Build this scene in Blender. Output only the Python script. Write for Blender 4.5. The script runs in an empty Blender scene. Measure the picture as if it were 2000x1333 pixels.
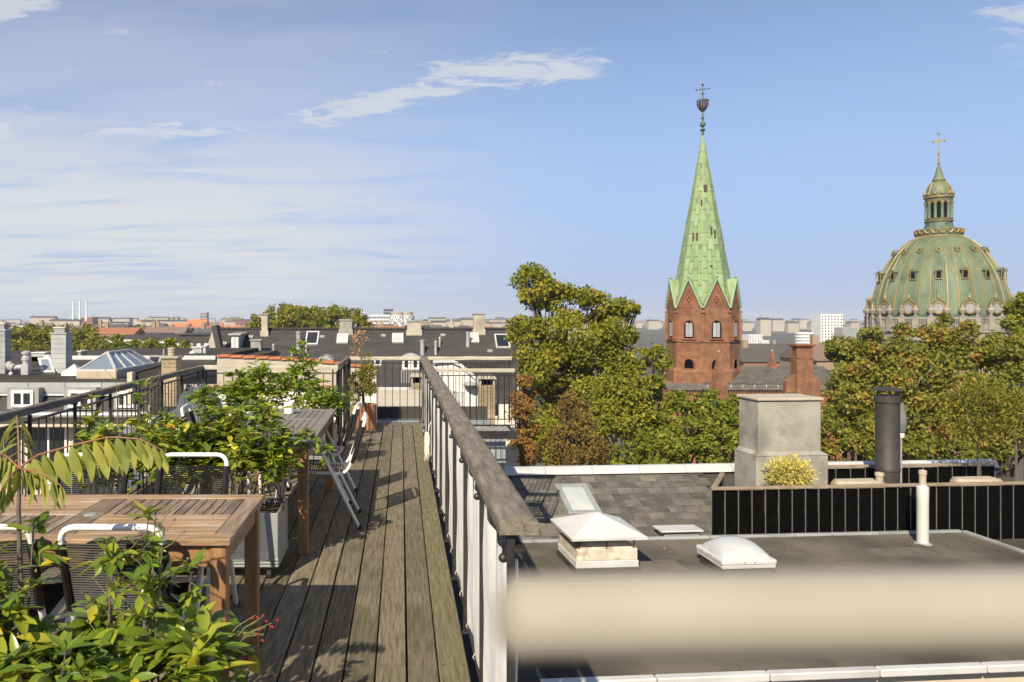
import bpy, math, random
import numpy as np
from mathutils import Vector, Matrix
from math import radians as rad, sin, cos, pi

# ------------------------------------------------------------------ camera, sky, sun, exposure
SC = bpy.context.scene
COL = SC.collection
EYE = 1.58            # eye height above the deck
F = 1500.0            # focal length in pixels of the 2000 px wide photograph
PX, PY = 783.0, 622.0  # where the direction +Y lands in the photograph
cam_d = bpy.data.cameras.new("camera")
cam = bpy.data.objects.new("camera", cam_d)
COL.objects.link(cam)
cam.location = (0, 0, EYE)
cam.rotation_euler = (rad(90), 0, 0)
cam_d.sensor_width = 36.0
cam_d.lens = F / 2000 * 36.0
cam_d.shift_x = (1000 - PX) / 2000
cam_d.shift_y = -(666.5 - PY) / 2000
cam_d.clip_start = 0.02
cam_d.clip_end = 9000
cam_d.dof.use_dof = True
cam_d.dof.focus_distance = 5.2
cam_d.dof.aperture_fstop = 7.0
SC.camera = cam

SUN_AZ = rad(23)      # sun stands behind the camera, this far to the left
SUN_EL = rad(37)
to_sun = Vector((-sin(SUN_AZ) * cos(SUN_EL), -cos(SUN_AZ) * cos(SUN_EL), sin(SUN_EL)))
sun_d = bpy.data.lights.new("sun", 'SUN')
sun_d.energy = 5.0
sun_d.angle = rad(0.5)
sun_d.color = (1.0, 0.88, 0.68)
sun = bpy.data.objects.new("sun", sun_d)
COL.objects.link(sun)
sun.rotation_euler = to_sun.to_track_quat('Z', 'Y').to_euler()

SC.view_settings.view_transform = 'Standard'
SC.view_settings.look = 'None'
SC.view_settings.gamma = 1.0
SC.view_settings.exposure = 0.6
SC.view_settings.use_curve_mapping = False

world = bpy.data.worlds.new("World")
SC.world = world
world.use_nodes = True
wn = world.node_tree
wn.nodes.clear()
def WN(t, **kw):
    n = wn.nodes.new(t)
    for k, v in kw.items():
        setattr(n, k, v)
    return n
def wl(a, b):
    wn.links.new(a, b)
def wmath(op, a, b=None, c=None, clamp=False):
    n = WN('ShaderNodeMath', operation=op, use_clamp=clamp)
    for i, v in enumerate((a, b, c)):
        if v is None:
            continue
        if isinstance(v, (int, float)):
            n.inputs[i].default_value = v
        else:
            wl(v, n.inputs[i])
    return n.outputs[0]
def wstep(x, lo, hi):
    n = WN('ShaderNodeMapRange', interpolation_type='SMOOTHSTEP')
    wl(x, n.inputs[0])
    n.inputs[1].default_value = lo
    n.inputs[2].default_value = hi
    return n.outputs[0]
sky = WN('ShaderNodeTexSky', sky_type='NISHITA')
sky.sun_disc = False
sky.sun_elevation = SUN_EL
sky.sun_rotation = rad(180) + SUN_AZ
sky.altitude = 0
sky.air_density = 1.0
sky.dust_density = 0.15
sky.ozone_density = 4.0
tc = WN('ShaderNodeTexCoord')
sep = WN('ShaderNodeSeparateXYZ')
wl(tc.outputs['Generated'], sep.inputs[0])
zc = wmath('ADD', wmath('MAXIMUM', sep.outputs[2], 0.0), 0.1)
cpx = wmath('DIVIDE', sep.outputs[0], zc)
cpy = wmath('DIVIDE', sep.outputs[1], zc)
comb = WN('ShaderNodeCombineXYZ')
wl(cpx, comb.inputs[0]); wl(cpy, comb.inputs[1])
def wnoise(scale, sx, sy, rot, detail, dist, off=0.0, rough=0.55):
    mp = WN('ShaderNodeMapping')
    mp.inputs['Location'].default_value = (off, off * 0.7, 0)
    mp.inputs['Rotation'].default_value = (0, 0, rot)
    mp.inputs['Scale'].default_value = (sx, sy, 1)
    wl(comb.outputs[0], mp.inputs[0])
    nz = WN('ShaderNodeTexNoise')
    nz.inputs['Scale'].default_value = scale
    nz.inputs['Detail'].default_value = detail
    nz.inputs['Roughness'].default_value = rough
    nz.inputs['Distortion'].default_value = dist
    wl(mp.outputs[0], nz.inputs['Vector'])
    return nz.outputs[0]
def streak(cx, cy, ang, ln, wd):
    a = wmath('SUBTRACT', cpx, cx); b = wmath('SUBTRACT', cpy, cy)
    u = wmath('ADD', wmath('MULTIPLY', a, cos(ang) / ln), wmath('MULTIPLY', b, sin(ang) / ln))
    v = wmath('ADD', wmath('MULTIPLY', a, -sin(ang) / wd), wmath('MULTIPLY', b, cos(ang) / wd))
    r = wmath('ADD', wmath('MULTIPLY', u, u), wmath('MULTIPLY', v, v))
    return wstep(wmath('SQRT', r), 1.25, 0.15)
n_fine = wnoise(6.5, 1.0, 2.0, 0.45, 10, 0.7, 0.0, 0.62)
n_wisp = wnoise(1.1, 0.8, 2.6, 0.25, 8, 0.8, 3.1)
n_big = wnoise(0.55, 1.0, 1.6, 0.3, 5, 0.4, 7.7)
lines = None
for (cx, cy, ang, ln, wd, st) in ((-0.10, 2.62, -0.50, 0.50, 0.15, 1.0), (0.32, 2.34, -0.25, 0.38, 0.17, 1.0), (-0.92, 2.86, 0.06, 0.42, 0.16, 0.85), (-1.35, 2.25, 0.15, 0.30, 0.06, 0.4), (-0.75, 2.05, 0.1, 0.20, 0.05, 0.3),
                                  (-0.02, 2.22, 0.2, 0.22, 0.08, 0.32), (-1.62, 2.75, -0.15, 0.50, 0.34, 1.0), (-1.05, 1.88, -0.3, 0.26, 0.18, 1.0),
                                  (-0.98, 2.30, 0.05, 0.22, 0.05, 0.35), (-0.58, 2.42, 0.05, 0.16, 0.05, 0.4), (1.75, 1.95, 0.55, 0.60, 0.20, 0.6)):
    s = wmath('MULTIPLY', streak(cx, cy, ang, ln, wd), st)
    lines = s if lines is None else wmath('MAXIMUM', lines, s)
edge = wmath('ADD', lines, wmath('MULTIPLY', wmath('SUBTRACT', n_fine, 0.5), 3.6))
cl_lines = wmath('MULTIPLY', wstep(edge, 0.15, 1.05), wstep(lines, 0.0, 0.35))
# thin veil of high cloud: thicker over the western half of the sky and towards the horizon
az = WN('ShaderNodeMath', operation='ARCTAN2')
wl(sep.outputs[0], az.inputs[0]); wl(sep.outputs[1], az.inputs[1])
west = wstep(az.outputs[0], 0.30, -0.25)
low = wstep(sep.outputs[2], 0.30, 0.10)
veil = wmath('MULTIPLY', wstep(wmath('ADD', wmath('MULTIPLY', n_wisp, 0.65), wmath('MULTIPLY', n_big, 0.35)), 0.26, 0.56), wmath('ADD', wmath('MULTIPLY', west, 0.90), 0.06))
veil = wmath('MULTIPLY', veil, wmath('ADD', wmath('MULTIPLY', low, 0.64), 0.34))
haze_h = wmath('MULTIPLY', wmath('MULTIPLY', wstep(sep.outputs[2], 0.16, 0.0), 0.55), wmath('ADD', wmath('MULTIPLY', west, 0.75), 0.25))
cmask = wmath('MAXIMUM', wmath('MAXIMUM', wmath('MULTIPLY', cl_lines, 0.72), veil), haze_h, clamp=True)
gain = WN('ShaderNodeMix', data_type='RGBA', blend_type='MULTIPLY')
gain.inputs[0].default_value = 1.0
wl(sky.outputs[0], gain.inputs[6])
gain.inputs[7].default_value = (1.28, 1.08, 1.05, 1)
cmix = WN('ShaderNodeMix', data_type='RGBA')
wl(cmask, cmix.inputs[0])
# pale periwinkle band of clear air above the horizon
pmix = WN('ShaderNodeMix', data_type='RGBA')
wl(wmath('MULTIPLY', wstep(sep.outputs[2], 0.40, 0.0), 0.9), pmix.inputs[0])
wl(gain.outputs[2], pmix.inputs[6])
pmix.inputs[7].default_value = (2.32, 3.48, 6.05, 1)
wl(pmix.outputs[2], cmix.inputs[6])
cmix.inputs[7].default_value = (5.85, 5.9, 5.95, 1)
bg = WN('ShaderNodeBackground')
bg.inputs[1].default_value = 0.085
wl(cmix.outputs[2], bg.inputs[0])
wo = WN('ShaderNodeOutputWorld')
wl(bg.outputs[0], wo.inputs[0])

# ------------------------------------------------------------------ helpers
def P(x, y, Y):
    """the point at distance Y (along the deck) that the photograph shows at pixel x, y"""
    return Vector(((x - PX) / F * Y, Y, EYE - (y - PY) / F * Y))

def setp(o, label=None, cat=None, group=None, kind=None):
    if label: o["label"] = label
    if cat: o["category"] = cat
    if group: o["group"] = group
    if kind: o["kind"] = kind
    return o

def thing(name, label, cat, loc=(0, 0, 0), rotz=0.0, group=None):
    o = bpy.data.objects.new(name, None)
    o.empty_display_size = 0.1
    COL.objects.link(o)
    o.location = loc
    o.rotation_euler = (0, 0, rotz)
    return setp(o, label, cat, group)

def link(name, me, parent=None, loc=None, rot=None):
    o = bpy.data.objects.new(name, me)
    COL.objects.link(o)
    if parent: o.parent = parent
    if loc is not None: o.location = loc
    if rot is not None: o.rotation_euler = rot
    return o

def copy_tree(o, parent=None):
    c = o.copy()
    COL.objects.link(c)
    if parent is not None: c.parent = parent
    for ch in list(o.children):
        copy_tree(ch, c)
    return c

class MB:
    """collects faces of one mesh; o is subtracted from every vertex"""
    def __init__(s, o=(0, 0, 0)):
        s.v = []; s.f = []; s.o = Vector(o)
    def add(s, vs, fs):
        b = len(s.v)
        s.v += [tuple(Vector(v) - s.o) for v in vs]
        s.f += [tuple(i + b for i in f) for f in fs]
        return s
    def box(s, x0, x1, y0, y1, z0, z1):
        return s.add([(x0, y0, z0), (x1, y0, z0), (x1, y1, z0), (x0, y1, z0), (x0, y0, z1), (x1, y0, z1), (x1, y1, z1), (x0, y1, z1)],
                     [(3, 2, 1, 0), (4, 5, 6, 7), (0, 1, 5, 4), (1, 2, 6, 5), (2, 3, 7, 6), (3, 0, 4, 7)])
    def cbox(s, x0, x1, y0, y1, z0, z1, b=0.004):
        c = ((x0 + x1) / 2, (y0 + y1) / 2, (z0 + z1) / 2)
        h = (abs(x1 - x0) / 2, abs(y1 - y0) / 2, abs(z1 - z0) / 2)
        return s.ocbox(Vector(c), (Vector((1, 0, 0)), Vector((0, 1, 0)), Vector((0, 0, 1))), h, b)
    def ocbox(s, c, ax, h, b):
        b = min(b, min(h) * 0.6)
        idx = {}; vs = []
        for sx in (-1, 1):
            for sy in (-1, 1):
                for sz in (-1, 1):
                    for k in range(3):
                        q = [sx * h[0], sy * h[1], sz * h[2]]
                        for j in range(3):
                            if j != k: q[j] -= (sx, sy, sz)[j] * b
                        idx[(sx, sy, sz, k)] = len(vs)
                        vs.append(c + ax[0] * q[0] + ax[1] * q[1] + ax[2] * q[2])
        fs = []
        for k in range(3):
            i, j = [(1, 2), (2, 0), (0, 1)][k]
            for sg in (-1, 1):
                def key(a, bb):
                    t = [0, 0, 0]; t[k] = sg; t[i] = a; t[j] = bb
                    return idx[(t[0], t[1], t[2], k)]
                q = [key(-1, -1), key(1, -1), key(1, 1), key(-1, 1)]
                fs.append(tuple(q if sg > 0 else q[::-1]))
            for a in (-1, 1):
                for bb in (-1, 1):
                    def kk(sg, face):
                        t = [0, 0, 0]; t[k] = sg; t[i] = a; t[j] = bb
                        return idx[(t[0], t[1], t[2], face)]
                    q = [kk(-1, i), kk(1, i), kk(1, j), kk(-1, j)]
                    fs.append(tuple(q if a * bb < 0 else q[::-1]))
        for sx in (-1, 1):
            for sy in (-1, 1):
                for sz in (-1, 1):
                    q = [idx[(sx, sy, sz, 0)], idx[(sx, sy, sz, 1)], idx[(sx, sy, sz, 2)]]
                    fs.append(tuple(q if sx * sy * sz > 0 else q[::-1]))
        return s.add(vs, fs)
    def bar(s, a, b, w, h, up=(0, 0, 1), bev=0.0):
        a = Vector(a); b = Vector(b)
        d = (b - a); L = d.length; d.normalize()
        u = Vector(up)
        if abs(d.dot(u)) > 0.98: u = Vector((0, 1, 0))
        sd = d.cross(u).normalized(); n = sd.cross(d).normalized()
        return s.ocbox((a + b) / 2, (sd, d, n), (w / 2, L / 2, h / 2), bev if bev else min(w, h) * 0.02)
    def tube(s, pts, r, n=8, caps=True):
        pts = [Vector(p) for p in pts]
        rs = r if isinstance(r, (list, tuple)) else [r] * len(pts)
        rings = []; nrm = None
        for i, p in enumerate(pts):
            t = (pts[min(i + 1, len(pts) - 1)] - pts[max(i - 1, 0)]).normalized()
            if nrm is None:
                nrm = t.cross(Vector((0, 0, 1)))
                if nrm.length < 0.05: nrm = t.cross(Vector((1, 0, 0)))
                nrm.normalize()
            else:
                nrm = (nrm - t * nrm.dot(t)).normalized()
            bi = t.cross(nrm)
            rings.append([p + (nrm * cos(2 * pi * k / n) + bi * sin(2 * pi * k / n)) * rs[i] for k in range(n)])
        vs = [v for g in rings for v in g]; fs = []
        for i in range(len(pts) - 1):
            for k in range(n):
                k2 = (k + 1) % n
                fs.append((i * n + k, (i + 1) * n + k, (i + 1) * n + k2, i * n + k2))
        if caps:
            fs.append(tuple(range(n)))
            fs.append(tuple(range((len(pts) - 1) * n, len(pts) * n))[::-1])
        return s.add(vs, fs)
    def lathe(s, prof, n=16, c=(0, 0, 0), a0=0.0, sx=1.0, sy=1.0):
        c = Vector(c); vs = []; fs = []
        for (r, z) in prof:
            for k in range(n):
                a = a0 + 2 * pi * k / n
                vs.append(c + Vector((r * cos(a) * sx, r * sin(a) * sy, z)))
        for i in range(len(prof) - 1):
            for k in range(n):
                k2 = (k + 1) % n
                fs.append((i * n + k, i * n + k2, (i + 1) * n + k2, (i + 1) * n + k))
        if prof[0][0] > 1e-4: fs.append(tuple(range(n))[::-1])
        if prof[-1][0] > 1e-4: fs.append(tuple(range((len(prof) - 1) * n, len(prof) * n)))
        return s.add(vs, fs)
    def ball(s, c, r, n=10, m=6):
        return s.lathe([(max(r * sin(pi * i / m), 1e-5), -r * cos(pi * i / m)) for i in range(m + 1)], n, c)
    def prism(s, poly, off):
        poly = [Vector(p) for p in poly]; off = Vector(off); n = len(poly)
        vs = poly + [p + off for p in poly]
        fs = [tuple(range(n))[::-1], tuple(range(n, 2 * n))]
        for k in range(n):
            k2 = (k + 1) % n
            fs.append((k, k2, n + k2, n + k))
        return s.add(vs, fs)
    def quad(s, *q):
        return s.add(q, [tuple(range(len(q)))])
    def mesh(s, name, mat, smooth=False, fix=False):
        me = bpy.data.meshes.new(name)
        me.from_pydata(s.v, [], s.f)
        if fix:
            import bmesh
            bm = bmesh.new(); bm.from_mesh(me)
            bmesh.ops.recalc_face_normals(bm, faces=bm.faces)
            bm.to_mesh(me); bm.free()
        if smooth:
            me.polygons.foreach_set('use_smooth', [True] * len(me.polygons))
            me.set_sharp_from_angle(angle=rad(42))
        if mat: me.materials.append(mat)
        me.update()
        return me
    def build(s, name, mat, parent=None, smooth=False, fix=True, loc=None):
        return link(name, s.mesh(name, mat, smooth, fix), parent, loc)

# ------------------------------------------------------------------ materials
def M(name, c1, c2=None, scale=4.0, rough=0.7, bump=0.0, bscale=None, metal=0.0, stretch=(1, 1, 1), var=0.0, spec=0.4, detail=6, lo=0.35, hi=0.65, stain=None):
    m = bpy.data.materials.new(name)
    m.use_nodes = True
    nt = m.node_tree; nd = nt.nodes; lk = nt.links
    b = nd['Principled BSDF']
    b.inputs['Roughness'].default_value = rough
    b.inputs['Metallic'].default_value = metal
    b.inputs['Specular IOR Level'].default_value = spec
    c1 = tuple(c1) + (1,)
    if c2 is None and not bump and not var:
        b.inputs['Base Color'].default_value = c1
        return m
    c2 = tuple(c2) + (1,) if c2 else c1
    t = nd.new('ShaderNodeTexCoord'); mp = nd.new('ShaderNodeMapping')
    mp.inputs['Scale'].default_value = stretch
    lk.new(t.outputs['Object'], mp.inputs[0])
    oi = nd.new('ShaderNodeObjectInfo')
    if var:
        ad = nd.new('ShaderNodeVectorMath'); ad.operation = 'ADD'
        mv = nd.new('ShaderNodeVectorMath'); mv.operation = 'SCALE'
        cb = nd.new('ShaderNodeCombineXYZ')
        for i in range(3): lk.new(oi.outputs['Random'], cb.inputs[i])
        lk.new(cb.outputs[0], mv.inputs[0]); mv.inputs['Scale'].default_value = 37.0
        lk.new(t.outputs['Object'], ad.inputs[0]); lk.new(mv.outputs[0], ad.inputs[1])
        lk.new(ad.outputs[0], mp.inputs[0])
    nz = nd.new('ShaderNodeTexNoise')
    nz.inputs['Scale'].default_value = scale; nz.inputs['Detail'].default_value = detail
    nz.inputs['Roughness'].default_value = 0.62
    lk.new(mp.outputs[0], nz.inputs['Vector'])
    cr = nd.new('ShaderNodeValToRGB')
    cr.color_ramp.elements[0].position = lo; cr.color_ramp.elements[0].color = c1
    cr.color_ramp.elements[1].position = hi; cr.color_ramp.elements[1].color = c2
    lk.new(nz.outputs[0], cr.inputs[0])
    out = cr.outputs[0]
    if stain:
        n2 = nd.new('ShaderNodeTexNoise'); n2.inputs['Scale'].default_value = stain[1]; n2.inputs['Detail'].default_value = 5
        lk.new(t.outputs['Object'] if not var else ad.outputs[0], n2.inputs['Vector'])
        mr = nd.new('ShaderNodeMapRange'); mr.inputs[1].default_value = stain[2]; mr.inputs[2].default_value = stain[2] + 0.18
        mr.inputs[4].default_value = stain[3]
        lk.new(n2.outputs[0], mr.inputs[0])
        mx = nd.new('ShaderNodeMix'); mx.data_type = 'RGBA'
        lk.new(mr.outputs[0], mx.inputs[0]); lk.new(out, mx.inputs[6]); mx.inputs[7].default_value = tuple(stain[0]) + (1,)
        out = mx.outputs[2]
    if var:
        hs = nd.new('ShaderNodeHueSaturation')
        mr = nd.new('ShaderNodeMapRange'); mr.inputs[3].default_value = 1 - var; mr.inputs[4].default_value = 1 + var
        lk.new(oi.outputs['Random'], mr.inputs[0]); lk.new(mr.outputs[0], hs.inputs['Value'])
        lk.new(out, hs.inputs['Color']); out = hs.outputs[0]
    lk.new(out, b.inputs['Base Color'])
    if bump:
        n3 = nd.new('ShaderNodeTexNoise'); n3.inputs['Scale'].default_value = bscale or scale * 4; n3.inputs['Detail'].default_value = 5
        lk.new(mp.outputs[0], n3.inputs['Vector'])
        bp = nd.new('ShaderNodeBump'); bp.inputs['Strength'].default_value = bump; bp.inputs['Distance'].default_value = 0.02
        lk.new(n3.outputs[0], bp.inputs['Height']); lk.new(bp.outputs[0], b.inputs['Normal'])
    return m

def brickmat(name, c1, c2, mortar, bw=0.24, bh=0.075, rough=0.85, diag=True, ms=0.012):
    m = bpy.data.materials.new(name); m.use_nodes = True
    nt = m.node_tree; nd = nt.nodes; lk = nt.links; b = nd['Principled BSDF']
    b.inputs['Roughness'].default_value = rough
    t = nd.new('ShaderNodeTexCoord'); sp = nd.new('ShaderNodeSeparateXYZ'); cb = nd.new('ShaderNodeCombineXYZ'); ad = nd.new('ShaderNodeMath')
    lk.new(t.outputs['Object'], sp.inputs[0])
    lk.new(sp.outputs[0], ad.inputs[0]); lk.new(sp.outputs[1], ad.inputs[1])
    lk.new(ad.outputs[0], cb.inputs[0]); lk.new(sp.outputs[2], cb.inputs[1])
    br = nd.new('ShaderNodeTexBrick')
    br.inputs['Scale'].default_value = 1.0; br.inputs['Brick Width'].default_value = bw; br.inputs['Row Height'].default_value = bh
    br.inputs['Mortar Size'].default_value = ms; br.inputs['Bias'].default_value = 0.0
    br.inputs['Color1'].default_value = tuple(c1) + (1,); br.inputs['Color2'].default_value = tuple(c2) + (1,); br.inputs['Mortar'].default_value = tuple(mortar) + (1,)
    lk.new(cb.outputs[0], br.inputs['Vector'])
    nz = nd.new('ShaderNodeTexNoise'); nz.inputs['Scale'].default_value = 1.4; nz.inputs['Detail'].default_value = 7
    lk.new(t.outputs['Object'], nz.inputs['Vector'])
    mr = nd.new('ShaderNodeMapRange'); mr.inputs[1].default_value = 0.3; mr.inputs[2].default_value = 0.7; mr.inputs[3].default_value = 0.68; mr.inputs[4].default_value = 1.25
    lk.new(nz.outputs[0], mr.inputs[0])
    hs = nd.new('ShaderNodeHueSaturation'); lk.new(br.outputs[0], hs.inputs['Color']); lk.new(mr.outputs[0], hs.inputs['Value'])
    lk.new(hs.outputs[0], b.inputs['Base Color'])
    bp = nd.new('ShaderNodeBump'); bp.inputs['Strength'].default_value = 0.5; bp.inputs['Distance'].default_value = 0.01; bp.invert = True
    lk.new(br.outputs['Fac'], bp.inputs['Height']); lk.new(bp.outputs[0], b.inputs['Normal'])
    return m

def leafmat(name, ramp, trans=0.3, rough=0.45, spec=0.4):
    """ramp: colours over the per-leaf value 'tint'"""
    m = bpy.data.materials.new(name); m.use_nodes = True
    nt = m.node_tree; nd = nt.nodes; lk = nt.links; b = nd['Principled BSDF']
    at = nd.new('ShaderNodeAttribute'); at.attribute_name = 'tint'
    cr = nd.new('ShaderNodeValToRGB')
    e = cr.color_ramp.elements
    while len(e) < len(ramp): e.new(0.5)
    for k, (p, c) in enumerate(ramp):
        e[k].position = p; e[k].color = tuple(c) + (1,)
    lk.new(at.outputs['Fac'], cr.inputs[0])
    lk.new(cr.outputs[0], b.inputs['Base Color'])
    b.inputs['Roughness'].default_value = rough
    b.inputs['Specular IOR Level'].default_value = spec
    tr = nd.new('ShaderNodeBsdfTranslucent'); mx = nd.new('ShaderNodeMixShader')
    mx.inputs[0].default_value = trans
    hs = nd.new('ShaderNodeHueSaturation'); hs.inputs['Value'].default_value = 1.5; hs.inputs['Hue'].default_value = 0.485
    lk.new(cr.outputs[0], hs.inputs['Color']); lk.new(hs.outputs[0], tr.inputs[0])
    o = nd['Material Output']
    lk.new(b.outputs[0], mx.inputs[1]); lk.new(tr.outputs[0], mx.inputs[2]); lk.new(mx.outputs[0], o.inputs[0])
    return m

def clothmat(name, c, trans):
    m = M(name, c, tuple(v * 0.86 for v in c), scale=3, rough=0.9, bump=0.25, bscale=9, spec=0.1)
    nt = m.node_tree; nd = nt.nodes; lk = nt.links
    tr = nd.new('ShaderNodeBsdfTranslucent'); tr.inputs[0].default_value = tuple(c) + (1,)
    mx = nd.new('ShaderNodeMixShader'); mx.inputs[0].default_value = trans
    lk.new(nd['Principled BSDF'].outputs[0], mx.inputs[1]); lk.new(tr.outputs[0], mx.inputs[2]); lk.new(mx.outputs[0], nd['Material Output'].inputs[0])
    return m

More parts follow.
